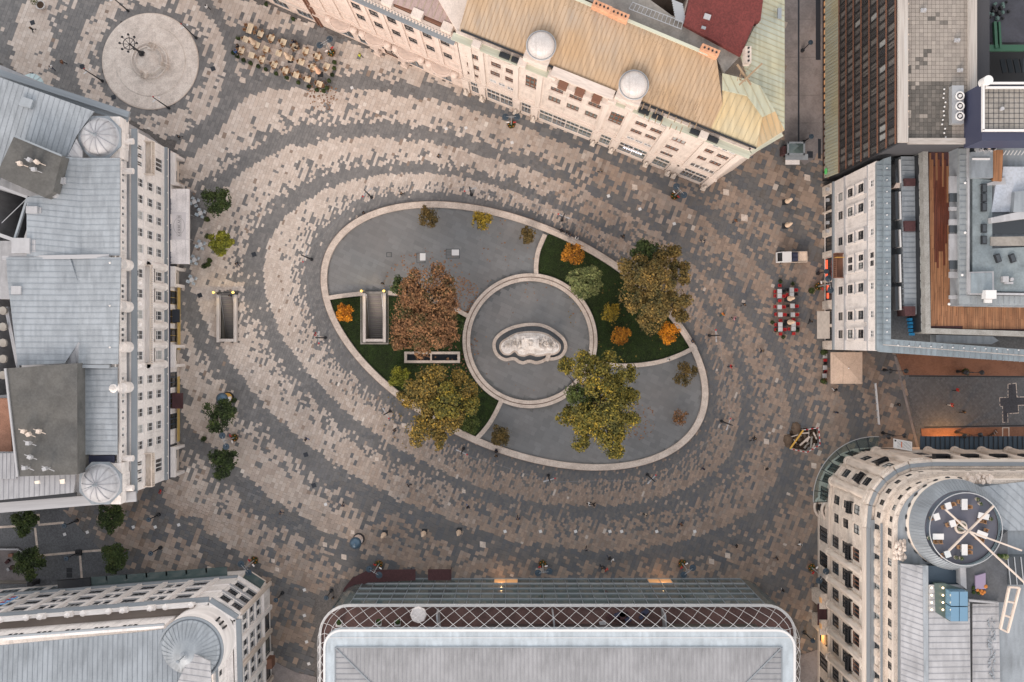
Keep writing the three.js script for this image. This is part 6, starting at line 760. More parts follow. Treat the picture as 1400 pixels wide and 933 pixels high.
// ---------- white corner house with the half dome, bottom left ----------
{
  const b = thing('half_dome_house', 'white corner house with zinc roof and conical half dome', 'building');
  const A = P(-40, 809), B = P(336, 780), D = P(368.5, 801), E = new V3(D.x + 0.6, 0, 66), H = 19.6;
  const F = new Facade(b, A, B), K = new Facade(b, B.clone(), D.clone()), R = new Facade(b, D.clone(), E); const wf = { frame: M.darkMetal, sill: M.zincPale, hood: true };
  add(b, 'body', prism([A.clone().addScaledVector(F.n, -0.5), B.clone().addScaledVector(F.n, -0.5).addScaledVector(K.n, -0.2), D.clone().addScaledVector(K.n, -0.4).addScaledVector(R.n, -0.4), E.clone().addScaledVector(R.n, -0.5), new V3(A.x, 0, 66)], 0.02, H - 0.1), M.pale);
  const fs = x => F.d.x > 0 ? x : F.L - x; // distance measured from the far-left end
  for (let k = 0; k < 10; k++) { const s = fs(3.5 + k * 4.25); for (const y of [7.6, 11.4, 15.2]) { if (k % 2) F.win(s, y, 2.3, 1.8, { ...wf, kind: 'triple' }); else { F.win(s - 0.8, y, 1.0, 1.7, { ...wf, kind: 'two' }); F.win(s + 0.8, y, 1.0, 1.7, { ...wf, kind: 'two' }); } } F.win(s, 2.5, 3.2, 3.2, { kind: 'triple', frame: M.lead, pane: pick([glassGreen, glassDark[2]]), sill: null, name: 'shop_window' }); }
  F.build(0.02, H, M.pale); for (let k = 0; k < 11; k++) F.pil(fs(1.4 + k * 4.25), 0.7, 5.4, 17.6, 0.3, M.pale); F.band('shop_cornice', 4.9, 0.5, 0.7, M.lead); F.band('string_course', 9.4, 0.2, 0.3, M.pale); F.band('string_course', 13.2, 0.2, 0.3, M.pale); F.band('string_course', 17.6, 0.35, 0.5, M.pale); F.band('gutter', H - 0.2, 0.35, 0.75, M.lead);
  for (const y of [7.6, 11.4, 15.2]) for (const s of [0.28, 0.72]) K.win(K.L * s, y, 1.5, 2.0, { ...wf, kind: 'triple' }); K.win(K.L / 2, 18.2, 2.4, 1.0, { ...wf, kind: 'triple', hood: false }); K.win(K.L / 2, 2.5, 3.0, 3.2, { kind: 'one', frame: M.darkMetal, pane: glassGreen, sill: null }); K.build(0.02, H, M.pale); for (const y of [4.9, 17.4]) K.band('ledge', y, 0.4, 0.7, M.pale); for (const y of [9.4, 13.2]) K.band('string_course', y, 0.25, 0.4, M.zincPale); K.band('gutter', H - 0.2, 0.35, 0.75, M.lead); K.put('glass_marquee', [box(3.4, 0.12, 1.6, K.L / 2, 4.2, 0.9)], glassGreen); K.put('marquee_frame', [box(3.7, 0.2, 0.16, K.L / 2, 4.15, 1.75), box(0.16, 0.2, 1.7, K.L / 2 - 1.8, 4.15, 0.9), box(0.16, 0.2, 1.7, K.L / 2 + 1.8, 4.15, 0.9)], M.limestone);
  for (let k = 0; k < 6; k++) { const s = 2.6 + k * 4.0; for (const y of [7.6, 11.4, 15.2]) { R.win(s - 0.75, y, 0.85, 1.7, { ...wf, kind: 'cross' }); R.win(s + 0.75, y, 0.85, 1.7, { ...wf, kind: 'cross' }); } R.win(s, 2.5, 3.0, 3.4, { kind: 'one', frame: M.darkMetal, pane: pick([glassGreen, glassDark[1]]), sill: null, name: 'shop_window' }); } R.build(0.02, H, M.pale); for (let k = 0; k < 7; k++) R.pil(0.6 + k * 4.0, 0.7, 0.02, 17.4, 0.35, k % 2 ? M.pale : M.limestone); R.band('shop_cornice', 4.9, 0.4, 0.6, M.pale); R.band('string_course', 9.4, 0.2, 0.3, M.pale); R.band('string_course', 13.2, 0.2, 0.3, M.pale); R.band('string_course', 17.6, 0.3, 0.5, M.pale); R.band('gutter', H - 0.2, 0.35, 0.75, M.lead); R.put('brown_sign', box(1.6, 2.2, 0.9, Math.abs((D.z - 54) || 1), 3.2, 0.7), M.brown);
  // glazed shop canopies along the lane front
  for (let k = 0; k < 7; k++) F.put('glass_canopy', box(3.6, 0.1, 1.5, fs(23.4 + k * 3.4 * 0.98), 3.9, 0.95), glassGreen); { const u = F.sy(115, 798)[0]; F.put('curved_entrance_roof', new THREE.CylinderGeometry(2.8, 2.8, 1.4, 18, 1, false, 0, Math.PI).rotateZ(Math.PI / 2).rotateY(Math.PI / 2).scale(1, 0.35, 1).translate(u, 4.0, 1.0), M.darkMetal); }
  const lst = F.sy(10, 823, 0.9); for (const [u, v] of [[4, 825], [11, 821.5], [18, 818]]) { const [s, y] = F.sy(u, v, 0.9); const m = F.put('neon_sign', box(0.95, 1.0, 0.2, s, y, 0.9), MS({ color: C(0.20, 0.42, 0.70) })); const r = F.put('neon_letter', [box(0.16, 0.7, 0.06, s - 0.22, y, 1.04), box(0.16, 0.7, 0.06, s + 0.22, y, 1.04), box(0.5, 0.16, 0.06, s, y, 1.04)], MS({ color: C(0.45, 0.02, 0.02) })); }
  // upper storey set back behind a sculpted parapet
  const U = new Facade(b, A.clone().addScaledVector(F.n, -1.6), B.clone().addScaledVector(F.n, -1.6).addScaledVector(F.d, F.d.x > 0 ? -5 : 5)); for (let k = 0; k < 9; k++) for (const o of [-0.8, 0, 0.8]) U.win((F.d.x > 0 ? 0 : U.L) + (F.d.x > 0 ? 1 : -1) * (3 + k * 4.2) + o, 23.2, 0.6, 1.1, { frame: M.darkMetal, kind: 'one', sill: null }); U.build(H, 24.6, M.pale, 'attic_wall'); U.band('attic_cornice', 24.5, 0.35, 0.5, M.zinc); F.put('parapet', box(F.L - 4, 0.9, 0.4, F.L / 2, H + 0.3, 0.0), M.pale); F.put('terrace_floor', box(F.L - 4, 0.1, 1.5, F.L / 2, H + 0.06, -0.85), MS({ color: C(0.19, 0.16, 0.14), map: T.slabs }));
  for (let k = 0; k < 11; k++) F.at('parapet_ornament', k % 3 === 1 ? [box(4.0, 0.5, 0.7, 0, 0.3, 0), sph(0.5, -1.9, 0.5, 0), sph(0.5, 1.9, 0.5, 0)] : [box(1.2, 0.5, 0.8, 0, 0.3, 0), sph(0.45, 0, 0.7, 0), cyl(0.3, 0.1, 0.6, 0.2, 1.0, 0)], M.pale, fs(2 + k * 4.1), H + 0.75, 0.1);
  const RU = new Facade(b, D.clone().addScaledVector(R.n, -1.5).add(new V3(0, 0, 3)), E.clone().addScaledVector(R.n, -1.5)); RU.row(2, RU.L - 2, 10, 22.5, 0.8, 1.2, { frame: M.darkMetal, kind: 'two', sill: null }); RU.build(H, 24.6, M.pale, 'attic_wall'); RU.band('attic_cornice', 24.5, 0.35, 0.5, M.zinc);
  // zinc roof planes and the corner half dome
  const dg = Math.atan2(F.n.z, F.n.x); roof(b, 'roof_slope', [[-40, 887], [0, 883], [195, 864.5], [250, 857], [262, 893], [215, 990], [-40, 990]], [80, 876, 24.8], [-F.n.x * 0.22, -F.n.z * 0.22], M.zinc, M.zincSeam, dg, 0.72); roof(b, 'roof_slope', [[262, 893], [287, 905], [292, 990], [215, 990]], [262, 893, 27.2], [0.1, 0.03], M.zincPale, M.zincPaleSeam, 0.1, 0.9);
  const c = P(258, 889, 24.5); add(b, 'corner_drum', cyl(4.9, 4.7, 5.2, c.x + 0.4, H + 2.55, c.z - 0.2, 40), M.pale); add(b, 'drum_ring', new THREE.TorusGeometry(4.55, 0.24, 8, 48).rotateX(Math.PI / 2).translate(c.x + 0.4, 24.9, c.z - 0.2), M.lead); const cone = uvm(new THREE.LatheGeometry([new V2(4.5, 24.7), new V2(4.0, 25.4), new V2(2.6, 26.5), new V2(1.2, 27.3), new V2(0.05, 27.7)], 44).translate(c.x + 0.4, 0, c.z - 0.2)); const hd = add(b, 'half_dome', cone, M.zinc); { const gs = []; for (let k = 0; k < 34; k++) { const a = k / 34 * 6.283, C1 = Math.cos(a), S1 = Math.sin(a), o = (r, y) => new V3(c.x + 0.4 + r * C1, y + 0.03, c.z - 0.2 + r * S1); gs.push(bar(o(4.5, 24.75), o(4.0, 25.42), 0.06), bar(o(4.0, 25.42), o(2.6, 26.52), 0.06), bar(o(2.6, 26.52), o(0.3, 27.6), 0.06)); } const m = add(hd, 'standing_seams', gs, M.zincSeam); m.userData.kind = 'stuff'; } add(hd, 'finial', [cyl(0.12, 0.06, 2.6, c.x + 0.4, 28.8, c.z - 0.2, 6), sph(0.3, c.x + 0.4, 30.2, c.z - 0.2)], M.lead); for (const k of [-0.5, 0, 0.5]) add(b, 'drum_window', box(0.7, 1.0, 0.3, c.x + 0.4 + 4.85 * Math.cos(-0.7 + k * 0.3), 22.8, c.z - 0.2 + 4.85 * Math.sin(-0.7 + k * 0.3), 0.7 - k * 0.3), glassDark[0]);
}
// ---------- trees ----------
const leafMat = new THREE.MeshStandardMaterial({ vertexColors: true, roughness: 0.9, side: THREE.DoubleSide });
function crownGeo(lobes, count, size, pal, gapSeed) { // lobes: {c:Vector3, r, ry, p:palette}
  const pos = [], nor = [], col = []; let tot = 0; const vol = lobes.map(l => l.r * l.r * (l.k || 1)); const sum = vol.reduce((a, b) => a + b, 0);
  lobes.forEach((l, li) => { const n = Math.round(count * vol[li] / sum), pp = l.p || pal;
    for (let k = 0; k < n; k++) {
      const a = rr(0, 6.283), cy = rr(-0.75, 1), sy = Math.sqrt(Math.max(0, 1 - cy * cy)), bump = 0.78 + 0.44 * vn(Math.cos(a) * 2.2 + 9 + li * 3, cy * 2.2 + Math.sin(a) * 2.2 + 7, 0, gapSeed + li), rad = Math.pow(rnd(), 0.35) * bump;
      const d = new V3(sy * Math.cos(a), cy, sy * Math.sin(a)), c = new V3(l.c.x + d.x * l.r * rad, l.c.y + d.y * l.ry * rad, l.c.z + d.z * l.r * rad);
      const hole = vn(c.x * 1.1 + 40, c.z * 1.1 + c.y * 0.8 + 40, 0, gapSeed + 5); if (hole < 0.15) continue;
      const nrm = d.clone().multiplyScalar(0.7).add(new V3(rr(-0.8, 0.8), rr(-0.2, 1), rr(-0.8, 0.8))).normalize(), t = new V3(rr(-1, 1), rr(-1, 1), rr(-1, 1)).cross(nrm).normalize(), b = nrm.clone().cross(t), s = size * rr(0.6, 1.25);
      const p0 = c.clone().addScaledVector(t, -s), p1 = c.clone().addScaledVector(b, s * 0.55), p2 = c.clone().addScaledVector(t, s), p3 = c.clone().addScaledVector(b, -s * 0.55);
      const cn = vn(c.x * 0.9 + 60, c.z * 0.9 + 60, 0, gapSeed + 9); const base = pp[Math.min(pp.length - 1, Math.floor(Math.max(0, cn * 0.75 + rnd() * 0.45 - 0.1) * pp.length))], v = rr(0.55, 1.4);
      for (const q of [p0, p2, p1, p0, p3, p2]) { pos.push(q.x, q.y, q.z); nor.push(nrm.x, nrm.y, nrm.z); col.push(base[0] * v, base[1] * v, base[2] * v); }
    } });
  const g = new THREE.BufferGeometry(); g.setAttribute('position', new THREE.Float32BufferAttribute(pos, 3)); g.setAttribute('normal', new THREE.Float32BufferAttribute(nor, 3)); g.setAttribute('color', new THREE.Float32BufferAttribute(col, 3)); return g;
}
const pal = {
  rust: [[0.13, 0.066, 0.03], [0.20, 0.098, 0.042], [0.27, 0.13, 0.055], [0.16, 0.088, 0.036], [0.10, 0.078, 0.026]],
  olive: [[0.07, 0.062, 0.016], [0.16, 0.112, 0.024], [0.24, 0.155, 0.03], [0.10, 0.082, 0.02], [0.34, 0.21, 0.034]],
  umber: [[0.055, 0.05, 0.015], [0.105, 0.08, 0.022], [0.18, 0.12, 0.03], [0.115, 0.08, 0.022], [0.25, 0.15, 0.034]],
  gold: [[0.055, 0.058, 0.012], [0.12, 0.105, 0.018], [0.20, 0.155, 0.022], [0.085, 0.085, 0.015], [0.31, 0.215, 0.025]],
  dark: [[0.018, 0.03, 0.008], [0.03, 0.05, 0.012], [0.045, 0.068, 0.016], [0.06, 0.08, 0.018]],
  mid: [[0.05, 0.068, 0.014], [0.08, 0.10, 0.02], [0.06, 0.085, 0.018]],
  pale: [[0.10, 0.12, 0.04], [0.15, 0.17, 0.055], [0.20, 0.21, 0.075], [0.12, 0.15, 0.05]],
  orange: [[0.32, 0.12, 0.012], [0.45, 0.18, 0.015], [0.55, 0.23, 0.02], [0.26, 0.10, 0.015]],
  flame: [[0.55, 0.19, 0.008], [0.7, 0.27, 0.012], [0.45, 0.15, 0.01]],
  yellow: [[0.22, 0.15, 0.016], [0.34, 0.23, 0.02], [0.16, 0.12, 0.018], [0.42, 0.29, 0.025]],
  lime: [[0.13, 0.14, 0.015], [0.2, 0.2, 0.02], [0.26, 0.24, 0.022]],
  drab: [[0.075, 0.058, 0.02], [0.11, 0.075, 0.022], [0.15, 0.095, 0.025]],
};
function tree(name, label, H, lobesPx, count, leaf, palette, group, o = {}) {
  const lobes = lobesPx.map(([u, v, r, f = 0.82, p]) => { const y = H * f, R = r * (CH - y) / FP; return { c: P(u, v, y), r: R, ry: R * (o.sq || 0.75), p: p && pal[p] }; });
  const cx = lobes.reduce((a, l) => a + l.c.x * l.r, 0) / lobes.reduce((a, l) => a + l.r, 0), cz = lobes.reduce((a, l) => a + l.c.z * l.r, 0) / lobes.reduce((a, l) => a + l.r, 0);
  const t = thing(name, label, 'tree', group, new V3(cx, 0, cz)); lobes.forEach(l => { l.c.x -= cx; l.c.z -= cz; });
  if (o.sub) { const extra = []; for (const l of lobes) for (let k = 0; k < o.sub; k++) { const a = rr(0, 6.283), d = Math.sqrt(rnd()); extra.push({ c: new V3(l.c.x + Math.cos(a) * l.r * d * 0.75, l.c.y + rr(-0.15, 0.5) * l.ry * (1.1 - d), l.c.z + Math.sin(a) * l.r * d * 0.75), r: l.r * rr(0.3, 0.5), ry: l.r * rr(0.24, 0.4), p: l.p, k: 1.3 }); } lobes.forEach(l => { l.r *= 0.82; l.ry *= 0.8; l.k = 0.45; }); lobes.push(...extra); }
  const tr = Math.max(0.05, H * 0.022); add(t, 'trunk', rod(new V3(0, 0, 0), new V3(0, H * 0.5, 0), tr * 1.5, tr * 0.9, 9), M.bark);
  const limbs = lobes.slice(0, o.sub ? lobesPx.length : 5).map(l => rod(new V3(0, H * rr(0.3, 0.48), 0), l.c, tr * 0.7, tr * 0.15, 6)); if (o.sub) for (const l of lobes.slice(lobesPx.length)) if (rnd() < 0.6) { const b = lobes[Math.floor(rnd() * lobesPx.length)]; limbs.push(rod(new V3(b.c.x * 0.5, H * 0.55, b.c.z * 0.5), l.c, tr * 0.35, tr * 0.08, 5)); }
  add(t, 'limbs', limbs, M.bark); add(t, 'crown', crownGeo(lobes, count, leaf, pal[palette], Math.floor(cx * 7 + cz * 3) & 255), leafMat); return t;
}
tree('beech_tree', 'large rust brown tree beside the stair in the oval garden', 13, [[578, 389, 28], [604, 386, 24, 0.75], [592, 410, 30, 0.85], [560, 410, 24, 0.75], [545, 392, 15, 0.6, 'dark'], [560, 430, 32], [600, 435, 33], [578, 452, 34, 0.9], [548, 460, 22, 0.7], [612, 458, 18, 0.7], [625, 448, 12, 0.6, 'dark']], 27000, 0.215, 'rust', null, { sub: 6 });
tree('plane_tree', 'spreading olive yellow tree leaning over the oval wall by the vent trough', 13, [[590, 525, 26, 0.9], [570, 545, 24], [632, 528, 24], [612, 550, 26, 0.95, 'gold'], [640, 555, 16, 0.8, 'gold'], [575, 588, 24, 0.8], [615, 575, 24, 0.8], [590, 560, 24], [648, 535, 12, 0.7], [555, 545, 14, 0.7], [600, 600, 14, 0.7]], 22000, 0.21, 'olive', null, { sub: 6 });
tree('plane_tree', 'large brown olive tree at the far corner of the lawn', 14, [[880, 345, 20, 0.75, 'dark'], [912, 350, 22, 0.8], [868, 375, 26, 0.85], [900, 382, 30, 0.95], [930, 375, 18, 0.8], [865, 405, 22, 0.85], [895, 415, 30, 0.9], [925, 410, 20, 0.85], [890, 442, 20, 0.8], [930, 430, 14, 0.7]], 27000, 0.21, 'umber', null, { sub: 6 });
tree('plane_tree', 'tall golden green tree beside the round court', 15, [[800, 500, 26, 0.85], [835, 505, 26, 0.85], [815, 520, 28, 0.95], [795, 545, 26, 0.8, 'mid'], [845, 530, 21, 0.8], [830, 560, 31, 0.95], [805, 570, 28, 0.9], [850, 568, 24, 0.8], [780, 572, 17, 0.7], [825, 592, 26, 0.85], [838, 612, 19, 0.8], [768, 573, 11, 0.7], [858, 545, 19, 0.75], [862, 512, 14, 0.75], [775, 500, 14, 0.75], [845, 585, 24, 0.8], [795, 600, 17, 0.75]], 34000, 0.21, 'gold', null, { sub: 5 });
tree('chestnut_tree', 'rounded pale green tree beside the curved wall of the lawn', 7, [[799, 385, 21], [788, 378, 14, 0.85], [810, 378, 14, 0.85], [799, 395, 15, 0.9], [812, 392, 12, 0.75]], 7500, 0.2, 'pale', null, { sub: 9 });
const small = (name, label, u, v, r0, p, H = 3.4, n = 2200, group = null, s = 0.16, r = r0 * 1.5) => tree(name, label, H, [[u, v, r * 0.78, 0.75], [u + r * 0.3, v - r * 0.25, r * 0.5, 0.8], [u - r * 0.35, v + r * 0.2, r * 0.5, 0.7], [u + r * 0.1, v + r * 0.4, r * 0.45, 0.7], [u - r * 0.2, v - r * 0.4, r * 0.45, 0.68]], n, s, p, group, { sub: 3 });
small('young_tree', 'small olive yellow tree near the upper oval wall, left of the orange one', 586, 297, 13.5, 'drab'); small('young_tree', 'small bright orange tree with green twigs near the upper oval wall', 658, 302, 13, 'yellow'); small('young_tree', 'small dark olive tree beside the curved branch wall', 722, 322, 10.5, 'drab'); small('young_tree', 'small flame orange tree on the lawn beside the sunken stair', 471, 428, 10.5, 'flame', 2.8);
small('young_tree', 'round dull orange tree at the tip of the upper lawn', 784, 347, 14, 'orange'); small('young_tree', 'small yellow tree on the lawn under the brown olive tree', 835, 428, 12, 'yellow'); small('young_tree', 'small orange brown tree in the middle of the lawn', 848, 460, 12, 'orange'); small('young_tree', 'bright flame orange tree at the lawn corner by the wall', 916, 454, 13, 'flame'); small('young_tree', 'small tree half olive half yellow on the grey terrace', 938, 511, 14, 'drab'); small('young_tree', 'sparse reddish brown tree on the grey terrace', 929, 571, 10, 'rust', 2.6, 650); small('young_tree', 'small dark brown tree beside the lower oval wall', 685, 597, 13, 'drab'); small('young_tree', 'small yellow green tree beside the spreading olive tree', 547, 516, 13, 'lime'); small('young_tree', 'small dark green tree in the lower lawn corner', 644, 580, 12, 'mid');
const st = (l, u, v, r0, p, r = r0 * 1.28) => tree('street_tree', l, 6, [[u, v, r * 0.8, 0.78], [u - r * 0.4, v - r * 0.3, r * 0.5, 0.72], [u + r * 0.45, v - r * 0.2, r * 0.5, 0.72], [u, v + r * 0.5, r * 0.45, 0.7], [u + r * 0.2, v - r * 0.5, r * 0.42, 0.68]], 4600, 0.19, p, 'street trees along the white palace', { sub: 5 });
st('dark green street tree beside the upper end of the long awning', 295, 276, 20, 'dark'); st('yellow green street tree beside the long white awning', 301, 334, 15.5, 'lime'); st('dark green street tree beside the blue advertising column', 299, 570, 21, 'dark'); st('dark green street tree below the advertising column', 304, 634, 20, 'dark'); st('dark green street tree in the brown paving by the lane mouth', 151, 708, 18, 'dark'); st('dark green street tree at the lane end near the half dome house', 155, 763, 18.5, 'dark'); st('dark green street tree growing from the framed grate in the lane', 31, 716, 18, 'dark'); st('dark green street tree beside the fenced opening in the lane', 39, 771, 21, 'dark');
// ---------- people ----------
const poses = {};
function bodyGeo(kind) {
  if (poses[kind]) return poses[kind];
  const v = (x, y, z) => new V3(x, y, z); let J;
  if (kind === 'sit') J = { hip: v(0, 0.5, -0.05), chest: v(0, 0.98, -0.08), neck: v(0, 1.12, -0.06), head: v(0, 1.27, -0.02), ls: v(0.17, 1.05, -0.08), rs: v(-0.17, 1.05, -0.08), le: v(0.25, 0.8, 0.06), re: v(-0.25, 0.8, 0.06), lw: v(0.14, 0.7, 0.3), rw: v(-0.14, 0.7, 0.3), lh: v(0.09, 0.5, -0.04), rh: v(-0.09, 0.5, -0.04), lk: v(0.12, 0.5, 0.4), rk: v(-0.12, 0.5, 0.4), la: v(0.12, 0.08, 0.38), ra: v(-0.12, 0.08, 0.38), lt: v(0.13, 0.05, 0.56), rt: v(-0.13, 0.05, 0.56) };
  else { const w = kind === 'walk' ? 1 : 0.12; J = { hip: v(0, 0.93, 0), chest: v(0, 1.32, 0.02 * w), neck: v(0, 1.48, 0.03), head: v(0, 1.62, 0.05), ls: v(0.18, 1.40, 0), rs: v(-0.18, 1.40, 0), le: v(0.25, 1.13, -0.16 * w), re: v(-0.25, 1.13, 0.12 * w), lw: v(0.26, 0.9, -0.08 * w + 0.02), rw: v(-0.24, 0.92, 0.3 * w), lh: v(0.09, 0.92, 0), rh: v(-0.09, 0.92, 0), lk: v(0.10, 0.5, 0.2 * w), rk: v(-0.10, 0.5, -0.04 * w), la: v(0.10, 0.09, 0.3 * w), ra: v(-0.10, 0.12, -0.36 * w), lt: v(0.11, 0.05, 0.3 * w + 0.17), rt: v(-0.11, 0.04, -0.36 * w + 0.17) }; }
  const B = [['hip', 'chest', 0.15, 0.17, 't'], ['ls', 'rs', 0.085, 0.085, 't'], ['chest', 'neck', 0.1, 0.055, 't'], ['neck', 'head', 0.055, 0.07, 's'], ['head', 'head', 0.112, 0.112, 'h'], ['ls', 'le', 0.068, 0.05, 't'], ['rs', 're', 0.068, 0.05, 't'], ['le', 'lw', 0.05, 0.036, 't'], ['re', 'rw', 0.05, 0.036, 't'], ['lh', 'lk', 0.1, 0.065, 'l'], ['rh', 'rk', 0.1, 0.065, 'l'], ['lk', 'la', 0.065, 0.045, 'l'], ['rk', 'ra', 0.065, 0.045, 'l'], ['la', 'lt', 0.05, 0.042, 'f'], ['ra', 'rt', 0.05, 0.042, 'f']];
  const bones = B.map(([a, b, r0, r1, g]) => ({ a: J[a], d: J[b].clone().sub(J[a]), r0, r1, g, head: a === 'head' }));
  const dist = (p, b) => { const L = b.d.lengthSq(), t = L > 0 ? Math.max(0, Math.min(1, (p.x - b.a.x) * b.d.x / L + (p.y - b.a.y) * b.d.y / L + (p.z - b.a.z) * b.d.z / L)) : 0; let dy = p.y - b.a.y - b.d.y * t; if (b.head) dy *= 0.82; return Math.hypot(p.x - b.a.x - b.d.x * t, dy, p.z - b.a.z - b.d.z * t) - b.r0 - (b.r1 - b.r0) * t; };
  const N = 52, mc = new MarchingCubes(N, new THREE.MeshBasicMaterial(), false, false, 30000); mc.isolation = 0; mc.reset(); const hs = 0.95, oy = kind === 'sit' ? 0.7 : 0.88, p = new V3();
  for (let z = 0; z < N; z++) for (let y = 0; y < N; y++) for (let x = 0; x < N; x++) { p.set((x - N / 2) / (N / 2) * hs, (y - N / 2) / (N / 2) * hs + oy, (z - N / 2) / (N / 2) * hs); let s = 0; for (const b of bones) s += Math.exp(-dist(p, b) * 26); mc.field[x + y * N + z * N * N] = Math.log(Math.max(1e-9, s)) / 26; }
  mc.update(); const n = mc.count, pos = new Float32Array(n * 3), nor = new Float32Array(n * 3), tag = [];
  for (let i = 0; i < n; i++) { for (let k = 0; k < 3; k++) { pos[i * 3 + k] = mc.positionArray[i * 3 + k] * hs + (k === 1 ? oy : 0); nor[i * 3 + k] = mc.normalArray[i * 3 + k]; } p.fromArray(pos, i * 3); let best = 9, g = 't'; for (const b of bones) { const d = dist(p, b); if (d < best) { best = d; g = b.g; if (b.head) g = (p.z - J.head.z > 0.035 && p.y < J.head.y + 0.05) ? 's' : 'h'; } } tag.push(g); }
  const g = new THREE.BufferGeometry(); g.setAttribute('position', new THREE.BufferAttribute(pos, 3)); g.setAttribute('normal', new THREE.BufferAttribute(nor, 3));
  const extra = []; const bit = (geo, t) => { const q = clean(geo); q.deleteAttribute('uv'); extra.push(q); for (let i = 0; i < q.attributes.position.count; i++) tag.push(t); };
  for (const [w, e, s] of [['lw', 'le', 1], ['rw', 're', -1]]) { const d = J[w].clone().sub(J[e]).normalize(), side = new V3(0, 0, 1), palm = J[w].clone().addScaledVector(d, 0.05); bit(new THREE.SphereGeometry(0.036, 6, 5).scale(0.7, 1.3, 1).translate(palm.x, palm.y, palm.z), 's'); for (let k = 0; k < 4; k++) { const a = palm.clone().addScaledVector(d, 0.03).addScaledVector(side, (k - 1.5) * 0.018), m = a.clone().addScaledVector(d, 0.03), c = m.clone().addScaledVector(d, [0.018, 0.026, 0.022, 0.012][k]).add(new V3(-s * 0.014, 0, 0.006)); bit(rod(a, m, 0.0095, 0.009, 4), 's'); bit(rod(m, c, 0.009, 0.007, 4), 's'); } bit(rod(palm.clone().addScaledVector(side, 0.02), palm.clone().addScaledVector(side, 0.05).addScaledVector(d, 0.025), 0.011, 0.008, 4), 's'); }
  bit(new THREE.ConeGeometry(0.018, 0.045, 5).rotateX(0.5).translate(J.head.x, J.head.y - 0.01, J.head.z + 0.115), 's'); for (const s of [-1, 1]) bit(new THREE.SphereGeometry(0.022, 5, 4).translate(J.head.x + s * 0.108, J.head.y - 0.01, J.head.z), 's');
  return poses[kind] = { g: mergeGeometries([clean(g), ...extra], false), tag };
}
const personMat = MS({ vertexColors: true, color: C(1, 1, 1), roughness: 0.85 });
function tint(kind, cols) { const { g, tag } = bodyGeo(kind), q = g.clone(), c = new Float32Array(tag.length * 3); tag.forEach((t, i) => { const k = cols[t]; c[i * 3] = k[0]; c[i * 3 + 1] = k[1]; c[i * 3 + 2] = k[2]; }); q.setAttribute('color', new THREE.BufferAttribute(c, 3)); return q; }
const cloth = { black: [0.012, 0.012, 0.014], navy: [0.02, 0.028, 0.06], grey: [0.12, 0.12, 0.13], white: [0.7, 0.69, 0.67], red: [0.42, 0.02, 0.02], brown: [0.16, 0.07, 0.035], beige: [0.42, 0.33, 0.25], orange: [0.65, 0.2, 0.03], pink: [0.55, 0.25, 0.28], blue: [0.05, 0.12, 0.3], lime: [0.55, 0.62, 0.03], green: [0.04, 0.12, 0.05] };
const hairs = [[0.02, 0.014, 0.01], [0.06, 0.035, 0.018], [0.16, 0.1, 0.05], [0.012, 0.012, 0.013]];
function person(u, v, kind, top, leg, turn, where, y = 0, o = {}) {
  const g = tint(kind, { t: cloth[top], l: cloth[leg], h: o.hat ? cloth[o.hat] : pick(hairs), s: [0.5, 0.3, 0.21], f: [0.02, 0.018, 0.016] });
  const act = kind === 'walk' ? 'walking' : kind === 'sit' ? 'sitting' : 'standing';
  const m = single('person', g, personMat, 'person in ' + top + ' with ' + leg + ' trousers ' + act + ' ' + where, 'person', 'people on the square'); const p = P(u, v, y); m.position.set(p.x, y, p.z); m.rotation.y = turn; return m;
}
